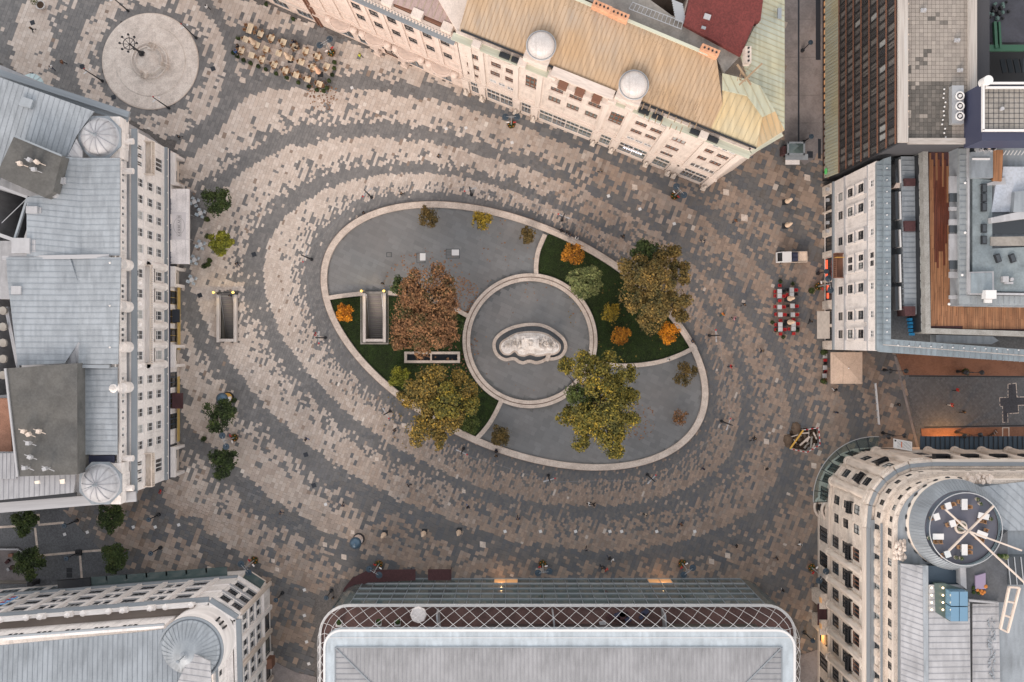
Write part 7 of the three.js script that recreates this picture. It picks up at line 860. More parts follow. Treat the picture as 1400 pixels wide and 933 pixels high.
for (const a of [
  [247, 189, 'walk', 'black', 'grey', 2, 'below the round fountain plinth'], [88, 87, 'walk', 'brown', 'black', 1.2, 'in the dark band left of the fountain'], [73, 94, 'walk', 'white', 'navy', 0.4, 'near the fan shaped glass canopy'], [285, 12, 'walk', 'white', 'black', 4, 'above the wooden cafe tables'], [47, 42, 'walk', 'black', 'black', 5.2, 'in the pale band beside the white planter'], [48, 104, 'walk', 'navy', 'black', 3.6, 'at the fan shaped glass canopy'],
  [549.5, 266, 'walk', 'black', 'black', 1.5, 'outside the upper oval wall'], [498, 292, 'stand', 'black', 'grey', 1, 'at the upper left oval wall'], [326, 361, 'walk', 'black', 'navy', 0.2, 'above the stair by the awning'], [524, 388, 'stand', 'black', 'black', 0, 'by the stair gate in the oval garden'], [317, 404.6, 'stand', 'navy', 'black', 0, 'at the head of the stair by the awning'], [433, 457, 'walk', 'red', 'white', 1, 'by the left oval wall'],
  [851, 324, 'walk', 'black', 'black', 0.6, 'above the brown olive tree'], [1016, 417, 'walk', 'black', 'grey', 5, 'between the oval and the red cafe'], [987, 430, 'walk', 'orange', 'green', 2, 'right of the brown olive tree'], [1002.5, 435.5, 'walk', 'pink', 'black', 0.8, 'right of the brown olive tree'], [997.5, 501, 'walk', 'red', 'black', 1.4, 'outside the right oval wall'], [945.5, 466.5, 'sit', 'navy', 'black', 1.2, 'on the oval wall at the lawn corner'],
  [1030, 599, 'walk', 'black', 'black', 2.2, 'left of the barricaded pit'], [1027, 601, 'walk', 'grey', 'black', 2.1, 'left of the barricaded pit'], [1106, 440, 'walk', 'black', 'black', 2.5, 'beside the beige shop awning'], [1139.5, 533, 'walk', 'black', 'white', 0.5, 'below the square beige parasol'], [1141, 563.5, 'stand', 'navy', 'black', 0, 'between the parasol and the curved canopy'], [1226, 553, 'walk', 'black', 'black', 4.8, 'at the mouth of the sett paved street'],
  [1305.5, 533, 'walk', 'red', 'black', 1.6, 'on the grey setts near the upper footway'], [1298, 553.5, 'walk', 'red', 'white', 4.5, 'in the middle of the grey setts'], [1314, 563, 'walk', 'black', 'black', 1.7, 'on the grey setts near the pale round cover'], [805, 688, 'walk', 'white', 'black', 1.6, 'below the lower oval wall'], [811, 689, 'walk', 'black', 'black', 1.7, 'below the lower oval wall'], [708, 708, 'walk', 'navy', 'black', 3, 'in the band below the oval garden'],
  [832, 761.5, 'walk', 'black', 'navy', 0.5, 'in the dark band above the glass house'], [836.5, 764.5, 'walk', 'white', 'black', 0.4, 'in the dark band above the glass house'], [822.5, 774.5, 'walk', 'black', 'black', 3.6, 'close to the glass house front'], [828.5, 777.5, 'walk', 'red', 'black', 3.6, 'close to the glass house front'], [1005, 745, 'walk', 'black', 'grey', 1, 'above the right end of the glass house'], [1092, 743, 'walk', 'white', 'black', 5.5, 'near the rotunda palace porch'], [1068, 805, 'stand', 'black', 'white', 2, 'at the corner of the white lattice'],
  [678.5, 617, 'sit', 'black', 'navy', 3.1, 'on the lower oval wall'], [678.5, 623, 'stand', 'black', 'black', 3.1, 'just outside the lower oval wall'], [493, 77.5, 'walk', 'lime', 'navy', 1, 'in front of the ornate pink building'], [913, 491.5, 'stand', 'white', 'navy', 0.6, 'beside the branch wall on the grey terrace'], [801, 750, 'walk', 'grey', 'black', 2.6, 'in the dark band above the glass house'], [690, 597.5, 'stand', 'black', 'grey', 1, 'beside the dark brown young tree'], [1004, 303, 'walk', 'brown', 'black', 2, 'in front of the two closed parasols'], [457, 815, 'walk', 'black', 'grey', 0.4, 'beside the maroon canopy corner'], [222, 671, 'walk', 'red', 'grey', 1, 'below the palace corner'], [960, 640, 'walk', 'navy', 'grey', 2.2, 'at the lower right of the oval'], [882, 703, 'walk', 'beige', 'black', 1.2, 'in the band below the golden green tree'], [640, 692, 'walk', 'black', 'blue', 0.4, 'below the spreading olive tree'], [560, 663, 'walk', 'grey', 'black', 4.4, 'left of the three lone parasols'], [470, 690, 'walk', 'navy', 'black', 3.0, 'above the pinkish advertising column'], [1060, 762, 'walk', 'black', 'grey', 5.0, 'between the glass house and the rotunda palace'], [930, 716, 'walk', 'brown', 'navy', 1.8, 'in the band above the glass house lamp'], [540, 588, 'walk', 'black', 'black', 2.4, 'beside the mast near the olive tree'], [1046, 640, 'walk', 'black', 'beige', 0.3, 'below the barricaded pit'], [385, 700, 'walk', 'navy', 'grey', 0.9, 'in the brown paving before the half dome house'], [420, 600, 'walk', 'black', 'blue', 4.0, 'in the pale band left of the oval'], [600, 215, 'walk', 'black', 'grey', 1.1, 'between the oval and the ornate pink building'], [820, 235, 'walk', 'grey', 'black', 1.3, 'before the bank palace shopfront'], [1040, 480, 'walk', 'black', 'navy', 2.9, 'left of the beige parasol'], [960, 330, 'walk', 'beige', 'navy', 0.8, 'above the brown olive tree'],
]) if (a[6] !== 'x') person(...a);
for (const [u, v, t, l] of [[767, 316.5, 'black', 'navy'], [774, 320, 'grey', 'black'], [779.5, 322.5, 'navy', 'grey'], [788, 326.5, 'white', 'navy']]) person(u, v, 'sit', t, l, 2.7, 'in the row on the upper oval wall', 0.0);
// ---------- monuments ----------
{ // white marble monument in the round court
  const t = thing('marble_monument', 'white marble monument on a lobed plinth inside a dark moat', 'monument'); const c = P(724.5, 470);
  const zp = a => a.map(([x, y]) => P(630 + x / 4.91, 370 + y / 4.91)), smooth = a => new THREE.CatmullRomCurve3(a, true, 'centripetal').getPoints(120).slice(0, 120), inset = (a, d) => a.map((p, i) => { const q = a[(i + 1) % a.length], o = a[(i + a.length - 1) % a.length], t = q.clone().sub(o).normalize(); return new V3(p.x - t.z * d, 0, p.z + t.x * d); });
  const outer = smooth(zp([[212, 500], [225, 455], [270, 410], [340, 375], [420, 356], [465, 352], [540, 357], [610, 385], [660, 420], [700, 460], [715, 505], [705, 550], [675, 585], [630, 603], [578, 606], [545, 622], [500, 630], [460, 620], [420, 631], [385, 622], [355, 603], [300, 610], [255, 590], [225, 555]])), inn = inset(outer, 0.55);
  const ped = smooth(zp([[258, 510], [270, 480], [310, 450], [370, 420], [440, 408], [520, 410], [580, 425], [625, 455], [665, 490], [670, 520], [655, 550], [620, 568], [585, 567], [545, 575], [505, 578], [465, 567], [425, 578], [385, 570], [362, 548], [330, 568], [290, 565], [265, 540]]));
  add(t, 'kerb', flat(outer, [inn], 0.02, 0.4), M.limestone); add(t, 'moat', prism(inn, 0.02, 0.06), MS({ color: C(0.10, 0.11, 0.12), map: T.slabs, roughness: 0.5 })); add(t, 'plinth', prism(ped, 0.04, 0.9), M.limestone); add(t, 'upper_plinth', prism(inset(ped, 0.3), 0.9, 1.2), M.marble); add(t, 'causeway', box(0.7, 0.85, 1.2, c.x + 3.0, 0.45, c.z + 2.4, -0.4), M.limestone);
  add(t, 'pedestal', [box(2.6, 1.6, 1.9, c.x, 1.9, c.z - 0.2), box(1.9, 1.4, 1.4, c.x, 3.2, c.z - 0.2), box(2.9, 0.25, 2.1, c.x, 2.75, c.z - 0.2), box(1.5, 0.3, 0.9, c.x, 1.35, c.z + 1.2)], M.marble);
  const mg = tint('sit', { t: [1, 1, 1], l: [1, 1, 1], h: [1, 1, 1], s: [1, 1, 1], f: [1, 1, 1] }), ms = tint('stand', { t: [1, 1, 1], l: [1, 1, 1], h: [1, 1, 1], s: [1, 1, 1], f: [1, 1, 1] });
  const st = add(t, 'seated_statue', mg, M.marble); st.scale.setScalar(1.5); st.position.set(c.x, 3.6, c.z - 0.3); add(t, 'stone_chair', [box(1.0, 0.8, 0.9, c.x, 4.1, c.z - 0.35), box(1.0, 1.3, 0.2, c.x, 4.9, c.z - 0.8)], M.marble);
  for (let k = 0; k < 18; k++) { const s = k < 9 ? -1 : 1, i = k % 9, x = c.x + s * (1.3 + i * 0.40 + rr(-0.1, 0.1)), z = c.z + (i % 3 - 1) * 0.62 + 0.1 + rr(-0.1, 0.1) - 0.25; const f = add(t, 'marble_figure', i % 3 === 1 ? mg : ms, M.marble); f.scale.setScalar(rr(1.0, 1.25)); f.position.set(x, 1.2, z); f.rotation.y = -s * 1.2 + rr(-0.6, 0.6); }
  { const gs = []; for (let k = 0; k < 40; k++) gs.push(new THREE.IcosahedronGeometry(rr(0.2, 0.5), 1).scale(1.3, 0.6, 1).translate(c.x + rr(-3.4, 3.4), 1.25, c.z + rr(-1.2, 1.0))); add(t, 'carved_drapery', gs, M.marble); }
}
{ // round fountain plinth, top left
  const t = thing('round_fountain', 'pale round stepped plinth with tiered basin and three sitting figures', 'fountain'); const c = P(...DC); t.position.set(c.x, 0, c.z);
  add(t, 'plinth', uvm(new THREE.LatheGeometry([new V2(0.01, 0.16), new V2(7.95, 0.16), new V2(8.05, 0.14), new V2(8.2, 0.08), new V2(8.25, -0.05)], 96)), M.disc); add(t, 'inner_step', uvm(new THREE.LatheGeometry([new V2(0.01, 0.26), new V2(5.9, 0.26), new V2(6.0, 0.24), new V2(6.02, 0.15)], 80)), M.disc); add(t, 'outer_kerb', new THREE.TorusGeometry(8.2, 0.09, 6, 96).rotateX(Math.PI / 2).translate(0, 0.02, 0), M.limestone);
  add(t, 'basin', uvm(new THREE.LatheGeometry([new V2(3.1, 0.25), new V2(3.15, 0.55), new V2(2.9, 0.6), new V2(2.85, 0.4), new V2(2.4, 0.4), new V2(2.4, 0.9), new V2(2.2, 0.95), new V2(2.1, 0.7), new V2(1.6, 0.7), new V2(1.2, 0.95), new V2(0.6, 1.1), new V2(0.02, 1.15)], 48)), M.disc);
  const mg = tint('sit', { t: [1, 1, 1], l: [1, 1, 1], h: [1, 1, 1], s: [1, 1, 1], f: [1, 1, 1] }); for (const [u, v] of [[206, 60], [194, 104], [226, 90]]) { const p = P(u, v, 1.2).sub(c), r = Math.hypot(p.x, p.z), a = Math.atan2(p.x, p.z); add(t, 'figure_block', box(1.1, 0.9, 1.1, p.x * 0.86, 0.7, p.z * 0.86, a), M.disc); const f = add(t, 'sitting_figure', mg, M.disc); f.scale.setScalar(1.35); f.position.set(p.x * 0.86, 0.65, p.z * 0.86); f.rotation.y = a; }
}
// ---------- street lamps ----------
function ornateLamp(u, v, label) { const t = thing('candelabra_lamp', label, 'street lamp', null, P(u, v)); add(t, 'base', [box(1.0, 0.3, 1.0, 0, 0.4, 0), box(0.75, 1.0, 0.75, 0, 0.9, 0), cyl(0.3, 0.2, 1.2, 0, 1.9, 0)], M.darkMetal); add(t, 'post', cyl(0.16, 0.1, 4.2, 0, 4.4, 0, 8), M.darkMetal); add(t, 'ring', new THREE.TorusGeometry(0.95, 0.07, 6, 28).rotateX(Math.PI / 2).translate(0, 6.4, 0), M.darkMetal); for (let k = 0; k < 8; k++) { const a = k / 8 * 6.283, x = Math.cos(a), z = Math.sin(a); const arm = add(t, 'arm', [bar(new V3(0, 6.0, 0), new V3(x * 1.35, 6.45, z * 1.35), 0.07)], M.darkMetal); add(arm, 'lantern', [cyl(0.12, 0.2, 0.35, x * 1.4, 6.6, z * 1.4, 6), new THREE.ConeGeometry(0.22, 0.2, 6).translate(x * 1.4, 6.88, z * 1.4)], M.darkMetal); } return t; }
ornateLamp(197, 76, 'black eight armed candelabra lamp on the round fountain plinth');
function planterLamp(u, v, where) { // twin disc lamp post rising from a flower planter
  const p = P(u, v), t = thing('twin_disc_lamp', 'twin disc lamp over a flower planter ' + where, 'street lamp', 'twin disc lamps', p), a = Math.atan2(p.x, p.z); t.rotation.y = a; add(t, 'post', cyl(0.12, 0.07, 6.8, 0, 3.4, 0, 8), M.steel); add(t, 'cross_arm', [bar(new V3(-0.85, 6.6, 0), new V3(0.85, 6.6, 0), 0.06), bar(new V3(-0.5, 5.6, 0), new V3(0.5, 5.2, 0.2), 0.06)], M.steel);
  for (const s of [-1, 1]) { const l = add(t, 'lamp_disc', [cyl(0.55, 0.5, 0.12, s * 0.95, 6.45, 0, 20), cyl(0.2, 0.12, 0.3, s * 0.95, 6.62, 0, 10)], M.blueMetal); }
  add(t, 'banner', box(0.5, 0.5, 0.08, -0.55, 2.6, 0), M.red); add(t, 'banner', box(0.5, 0.5, 0.08, 0.55, 2.6, 0), M.fabric); const pl = add(t, 'planter', uvm(new THREE.LatheGeometry([new V2(0.05, 0.02), new V2(0.5, 0.02), new V2(0.68, 0.7), new V2(0.6, 0.72), new V2(0.5, 0.6)], 16)), M.terracotta); add(pl, 'flowers', crownGeo([{ c: new V3(0, 0.85, 0), r: 0.72, ry: 0.4 }], 260, 0.11, pal.dark, 7), leafMat); add(pl, 'blossom', [0, 1, 2, 3, 4].map(k => sph(0.09, Math.cos(k * 1.3) * 0.45, 1.1, Math.sin(k * 1.3) * 0.45, 5)), M.orange); return t; }
[[699, 172, 'in front of the bank palace ground floor'], [921, 269, 'at the right end of the bank palace'], [741.5, 770, 'before the middle of the glass house'], [931.5, 769, 'before the right part of the glass house'], [519, 770, 'beside the curved maroon canopy'], [349, 765, 'at the corner of the half dome house'], [454, 74, 'at the end of the wooden cafe tables'], [1108, 775, 'before the rotunda palace front'], [1117, 392, 'before the white corner block shops'], [322, 598, 'between two street trees and the palace']].forEach(a => planterLamp(...a));
function twinLantern(u, v, turn, where) { const t = thing('twin_lantern_lamp', 'black twin lantern lamp post ' + where, 'street lamp', 'black twin lantern lamps', P(u, v)); t.rotation.y = turn; add(t, 'post', [cyl(0.3, 0.2, 0.8, 0, 0.4, 0), cyl(0.12, 0.08, 5.4, 0, 2.9, 0)], M.darkMetal); add(t, 'cross_arm', bar(new V3(-1.3, 5.5, 0), new V3(1.3, 5.5, 0), 0.09), M.darkMetal); for (const s of [-1, 1]) add(t, 'lantern', [cyl(0.24, 0.38, 0.6, s * 1.3, 5.6, 0, 8), new THREE.ConeGeometry(0.42, 0.3, 8).translate(s * 1.3, 6.05, 0)], M.darkMetal); return t; }
twinLantern(1209, 506, 0, 'at the street mouth by the parasol'); twinLantern(1309, 508, 0, 'on the upper footway of the right street'); twinLantern(1307, 591, 0.08, 'on the orange lit lower footway'); twinLantern(1207, 592, 0.08, 'beside the curved glass canopy');
function poleLamp(u, v, where, h = 4.6) { const t = thing('pole_lamp', 'slim dark pole lamp with round head ' + where, 'street lamp', 'slim pole lamps', P(u, v)); add(t, 'post', [cyl(0.34, 0.3, 0.5, 0, 0.25, 0, 10), cyl(0.1, 0.08, h, 0, h / 2, 0)], M.darkMetal); add(t, 'lamp_head', [cyl(0.42, 0.36, 0.2, 0, h, 0, 14), cyl(0.15, 0.05, 0.3, 0, h + 0.2, 0, 8)], M.blueMetal); return t; }
[[217, 704, 'at the palace corner'], [219.5, 749, 'in the brown paving before the half dome house'], [105, 712, 'on the upper edge of the lane'], [107.5, 755.5, 'on its black square base in the lane'], [386, 811, 'right of the half dome house corner'], [453, 808, 'beside the curved maroon canopy end'], [1100, 865, 'between the lattice and the rotunda palace'], [1097, 69.5, 'in the upper part of the narrow top street'], [1098, 194.5, 'in the narrow top street near the kiosk'], [1118, 374, 'before the red cafe signs']].forEach(a => poleLamp(...a));
single('lamp_base_block', box(1.0, 0.5, 0.9, P(108, 755.5).x, 0.26, P(108, 755.5).z), M.black, 'black square block round the lane pole lamp foot', 'plinth');
// tall masts round the oval carry a light cable
const mastPx = [[503, 265], [643, 261], [770, 297], [977, 459], [994, 579], [890, 654], [751, 655], [632, 617.5], [529, 565], [438, 462], [419, 352]].map(([u, v]) => [700 + (u - 700) * 0.975, 466.5 + (v - 466.5) * 0.975]); const tops = [];
mastPx.forEach(([u, v], i) => { const p = P(u, v), t = thing('cable_mast', 'dark mast with white and red cross arm ' + ['at the upper left oval wall', 'above the flame coloured young tree', 'behind the people on the oval wall', 'right of the lawn corner', 'at the lower right of the oval', 'below the golden green tree', 'below the lower oval wall middle', 'beside the spreading olive tree', 'at the lower left oval wall', 'left of the sunken stair', 'at the far left of the oval'][i], 'mast', 'cable masts round the oval', p); t.rotation.y = Math.atan2(p.x, p.z); add(t, 'post', [cyl(0.3, 0.25, 0.4, 0, 0.2, 0), cyl(0.14, 0.09, 8, 0, 4, 0)], M.darkMetal); add(t, 'cross_arm', [box(1.0, 0.1, 0.14, -0.6, 5.2, 0), box(0.45, 0.16, 0.2, -0.85, 5.3, 0)], M.zincPale); add(t, 'cross_arm', [box(0.8, 0.1, 0.14, 0.45, 5.2, 0)], M.zincPale); add(t, 'red_lamp', box(0.26, 0.18, 0.2, 0.92, 5.2, 0), M.red); tops.push(p.clone().setY(7.9)); });
tops.forEach((a, i) => { if (i === 2) { } const b = tops[(i + 1) % tops.length], pts = []; for (let k = 0; k <= 10; k++) { const t = k / 10, q = a.clone().lerp(b, t); q.y -= 1.2 * Math.sin(Math.PI * t); pts.push(q); } single('light_cable', new THREE.TubeGeometry(new THREE.CatmullRomCurve3(pts), 20, 0.014, 4), M.lead, 'thin pale cable slung between two masts round the oval', 'cable', 'cables between the masts'); });
[[175, 15, 'above the round fountain'], [268, 52, 'right of the round fountain'], [140, 111, 'left of the round fountain'], [231, 148, 'on the lower rim of the fountain plinth']].forEach(([u, v, w]) => { const t = thing('flag_mast', 'slim dark mast with small white fitting ' + w, 'mast', 'masts round the fountain', P(u, v)); add(t, 'post', [cyl(0.12, 0.07, 7, 0, 3.5, 0), cyl(0.25, 0.25, 0.3, 0, 0.2, 0)], M.darkMetal); add(t, 'fitting', [box(0.7, 0.1, 0.2, -0.3, 5.8, 0.2, 0.6), box(0.25, 0.25, 0.25, 0.5, 5.8, -0.3)], M.whitePaint); add(t, 'red_tip', sph(0.14, -0.6, 5.6, -0.5, 6), M.red); });
// ---------- cafe furniture ----------
function chairProto(name, seat, frame) { const t = thing(name, '', 'chair'); add(t, 'seat', box(0.46, 0.07, 0.46, 0, 0.45, 0), seat); add(t, 'backrest', [box(0.46, 0.5, 0.06, 0, 0.78, -0.22), box(0.06, 0.25, 0.42, -0.23, 0.6, 0), box(0.06, 0.25, 0.42, 0.23, 0.6, 0)], seat); for (const [x, z] of [[-1, -1], [1, -1], [-1, 1], [1, 1]]) add(t, 'leg', box(0.05, 0.42, 0.05, x * 0.19, 0.21, z * 0.19), frame); return t; }
function makeCloner(proto) { let first = true; return (x, y, z, turn, label, group) => { const o = first ? proto : copy(proto); first = false; o.position.set(x, y, z); o.rotation.y = turn; o.userData.label = label; o.userData.group = group; return o; }; }
function tableProto(name, w, d, top, frame) { const t = thing(name, '', 'table'); add(t, 'tabletop', box(w, 0.05, d, 0, 0.74, 0), top); add(t, 'column', cyl(0.05, 0.05, 0.7, 0, 0.37, 0), frame); add(t, 'foot', box(w * 0.6, 0.04, d * 0.6, 0, 0.03, 0), frame); return t; }
const wChair = makeCloner(chairProto('wicker_chair', M.wicker, M.darkMetal)), wTable = makeCloner(tableProto('wooden_table', 0.98, 0.98, M.tableTop, M.darkMetal));
const tbl = [[356, 46.4], [371, 51.8], [387.4, 57.5], [402.8, 64], [417.8, 69.5], [434, 77], [446.6, 90.5], [335.7, 54], [351, 61.4], [363.4, 67], [381, 73], [395.5, 79], [411.9, 85], [427.7, 92], [330, 69], [343.7, 75.6], [358, 81], [375, 88.4], [390, 96.4], [404.8, 102.6], [420.6, 108.7], [436.5, 115]];
const off = (p, a, d) => [p.x + Math.sin(a) * d, p.z + Math.cos(a) * d];
tbl.forEach(([u, v], i) => { const p = P(u, v, 0.7), a = -0.36 + rr(-0.06, 0.06); wTable(p.x, 0.02, p.z, a, 'square pale wood cafe table below the pink facades', 'wooden cafe tables'); for (const k of [0, 1, 2, 3]) { if (rnd() < 0.3) continue; const b = a + k * Math.PI / 2, [x, z] = off(p, b, 0.5 + rr(0, 0.12)); wChair(x, 0.02, z, b + Math.PI + rr(-0.15, 0.15), 'brown wicker chair at a square wooden cafe table', 'wicker chairs at the wooden tables'); } });
{ const t = tableProto('long_wooden_table', 0.95, 1.7, M.tableTop, M.darkMetal), p = P(341.5, 39, 0.7); t.position.set(p.x, 0.02, p.z); t.rotation.y = -0.3; t.userData.label = 'long rectangular pale wood table at the cafe corner'; for (const [dx, dz, r] of [[-0.85, -0.4, 1.57], [-0.85, 0.4, 1.57], [0.85, -0.4, -1.57], [0.85, 0.4, -1.57]]) { const q = new V3(dx, 0, dz).applyAxisAngle(new V3(0, 1, 0), -0.3); wChair(p.x + q.x, 0.02, p.z + q.z, r - 0.3, 'brown wicker chair at the long rectangular table', 'wicker chairs at the long table'); } }
for (const [u, v, t, where] of [[401.5, 58.5, 'navy', 'at the fourth wooden table of the facade row'], [406, 67.5, 'black', 'at the fourth wooden table of the facade row'], [326.5, 64.5, 'black', 'at the corner cafe table by the plants'], [323.5, 72, 'blue', 'at the corner cafe table by the plants']]) person(u, v, 'sit', t, 'black', rr(0, 6), where, 0.02);
function parasolClosed(u, v, mat, label, group) { const t = thing('closed_parasol', label, 'parasol', group, P(u, v)); add(t, 'pole', [cyl(0.05, 0.04, 4.4, 0, 2.2, 0, 8), box(0.9, 0.1, 0.9, 0, 0.07, 0)], M.darkMetal); add(t, 'folded_cloth', uvm(new THREE.LatheGeometry([new V2(0.02, 1.5), new V2(0.42, 1.45), new V2(0.46, 1.9), new V2(0.34, 2.6), new V2(0.3, 3.4), new V2(0.16, 4.2), new V2(0.02, 4.5)], 10)), mat); return t; }
const pf = MS({ color: C(0.72, 0.56, 0.42), map: T.plaster }), po = MS({ color: C(0.80, 0.50, 0.34), map: T.plaster });
[[350, 62.5, pf], [397, 82.5, pf], [438, 102, po]].forEach(([u, v, m], i) => parasolClosed(u, v, m, ['cream closed parasol at the corner end of the wooden tables', 'cream closed parasol in the middle of the wooden tables', 'orange tinted closed parasol at the lamp end of the wooden tables'][i]));
[[526.5, 729], [580.5, 727], [628, 725.5]].forEach(([u, v]) => parasolClosed(u, v, pf, 'cream closed parasol standing alone below the oval garden', 'lone closed parasols below the oval')); [[1073, 277], [1073, 309.5]].forEach(([u, v]) => parasolClosed(u, v, pf, 'cream closed parasol standing above the white pickup', 'closed parasols by the pickup')); [[1076, 409], [1076, 441]].forEach(([u, v]) => parasolClosed(u, v, pf, 'cream closed parasol between the red cafe tables', 'closed parasols at the red cafe'));
const rChair = makeCloner(chairProto('red_chair', M.red, M.black)), kChair = makeCloner(chairProto('black_chair', M.black, M.darkMetal)), sTable = makeCloner(tableProto('silver_table', 0.75, 0.75, M.silver, M.darkMetal));
[[1066, 398.5], [1066, 405], [1082.6, 396.5], [1082.6, 403], [1066, 420], [1083.6, 418.5], [1067, 430.5], [1084, 430.5], [1067, 444], [1067, 450.5], [1085, 443], [1085, 449.5]].forEach(([u, v], i) => { const p = P(u, v, 0.7); sTable(p.x, 0.02, p.z, 0, 'square silver cafe table with red and black chairs', 'silver tables of the red cafe'); [[0.72, 1.57], [-0.72, -1.57]].forEach(([d, r], k) => { const f = (i + k + (i > 5 ? 1 : 0)) % 3 ? rChair : kChair; f(p.x + d, 0.02, p.z + rr(-0.08, 0.08), r + Math.PI, (f === rChair ? 'red' : 'black') + ' chair pulled up beside a silver cafe table', (f === rChair ? 'red' : 'black') + ' cafe chairs'); }); });
for (const [u, v, r] of [[1066, 390.5, 0], [1066, 411.5, 3.14], [1067, 438, 0], [1067, 457, 3.14], [1085, 456.5, 3.14], [1085, 437, 0]]) { const p = P(u, v, 0.5); rChair(p.x, 0.02, p.z, r, 'red chair at the end of a double silver table', 'red end chairs'); }
for (const [u, v] of [[1066, 385], [1083, 388.5], [1060, 452], [1070, 461], [1089, 452], [1055, 441]]) { const p = P(u, v); const t = thing('cafe_planter', 'small dark shrub pot at the edge of the red cafe', 'planter', 'red cafe shrub pots', p); add(t, 'pot', cyl(0.25, 0.32, 0.4, 0, 0.22, 0), M.black); add(t, 'shrub', crownGeo([{ c: new V3(0, 0.6, 0), r: 0.4, ry: 0.35 }], 120, 0.09, pal.dark, 3), leafMat); }
// pavement tables of the palace
const bChair = makeCloner(chairProto('pale_chair', MS({ color: C(0.52, 0.58, 0.62), roughness: 0.5 }), M.steel)), bTable = makeCloner(tableProto('pale_table', 0.7, 0.7, M.whitePaint, M.steel));
[[265.5, 276], [274, 291.5], [274, 335], [265.5, 355.5], [262, 383]].forEach(([u, v]) => { const p = P(u, v, 0.7); bTable(p.x, 0.02, p.z, 0.4, 'small white terrace table beside the long awning', 'white terrace tables'); for (let k = 0; k < 4; k++) { const b = 0.4 + k * Math.PI / 2, [x, z] = off(p, b, 0.68); bChair(x, 0.02, z, b + Math.PI, 'pale blue grey chair at a white terrace table', 'pale terrace chairs'); } });
function bush(u, v, r, label, group, pot = true) { const t = thing('potted_shrub', label, 'planter', group, P(u, v)); if (pot) add(t, 'pot', uvm(new THREE.LatheGeometry([new V2(0.02, 0.02), new V2(r * 0.6, 0.02), new V2(r * 0.75, 0.55), new V2(r * 0.6, 0.55)], 14)), M.darkMetal); add(t, 'shrub', crownGeo([{ c: new V3(0, 0.6 + r * 0.7, 0), r, ry: r * 0.85 }], 420, 0.09, pal.dark, Math.floor(u)), leafMat); return t; }
[[285, 301], [285.5, 324], [288, 357], [281, 364.5], [286, 362.5], [280.5, 600], [322, 547]].forEach(([u, v]) => bush(u, v, 0.5, 'round clipped dark green potted shrub by the palace terrace', 'clipped shrubs by the palace'));
[[320, 74], [326, 79], [334.5, 84], [344, 88], [354.5, 92.5], [364.5, 96.5], [379, 102.5], [393.5, 108], [409, 114.5], [423.5, 120], [434.5, 124.5], [443.5, 126], [448, 122], [451, 112], [455, 104], [458, 95], [458.5, 87], [402, 28], [365, 8], [327, 54]].forEach(([u, v]) => bush(u, v, 0.36, 'small potted plant edging the wooden table terrace', 'pots round the wooden tables'));
[[1108, 398], [1124, 482], [1124, 521], [1317.5, 508.5], [1318, 508]].slice(0, 4).forEach(([u, v], i) => bush(u, v, 0.6, ['bushy potted plant before the orange lit shop', 'potted shrub at the upper corner of the beige parasol', 'potted shrub at the lower corner of the beige parasol', 'round green planter under the footway lamp'][i]));
{ const t = thing('stone_planter', 'large white round planter with dark soil near the fountain', 'planter', null, P(58, 9)); add(t, 'bowl', uvm(new THREE.LatheGeometry([new V2(0.02, 0.02), new V2(0.55, 0.02), new V2(0.8, 0.9), new V2(0.66, 0.92), new V2(0.6, 0.75), new V2(0.02, 0.75)], 24)), M.whitePaint); add(t, 'soil', cyl(0.6, 0.6, 0.1, 0, 0.76, 0, 18), M.soil); add(t, 'plant', crownGeo([{ c: new V3(-0.9, 1.2, -0.5), r: 0.7, ry: 0.5 }], 220, 0.1, pal.mid, 3), leafMat); }
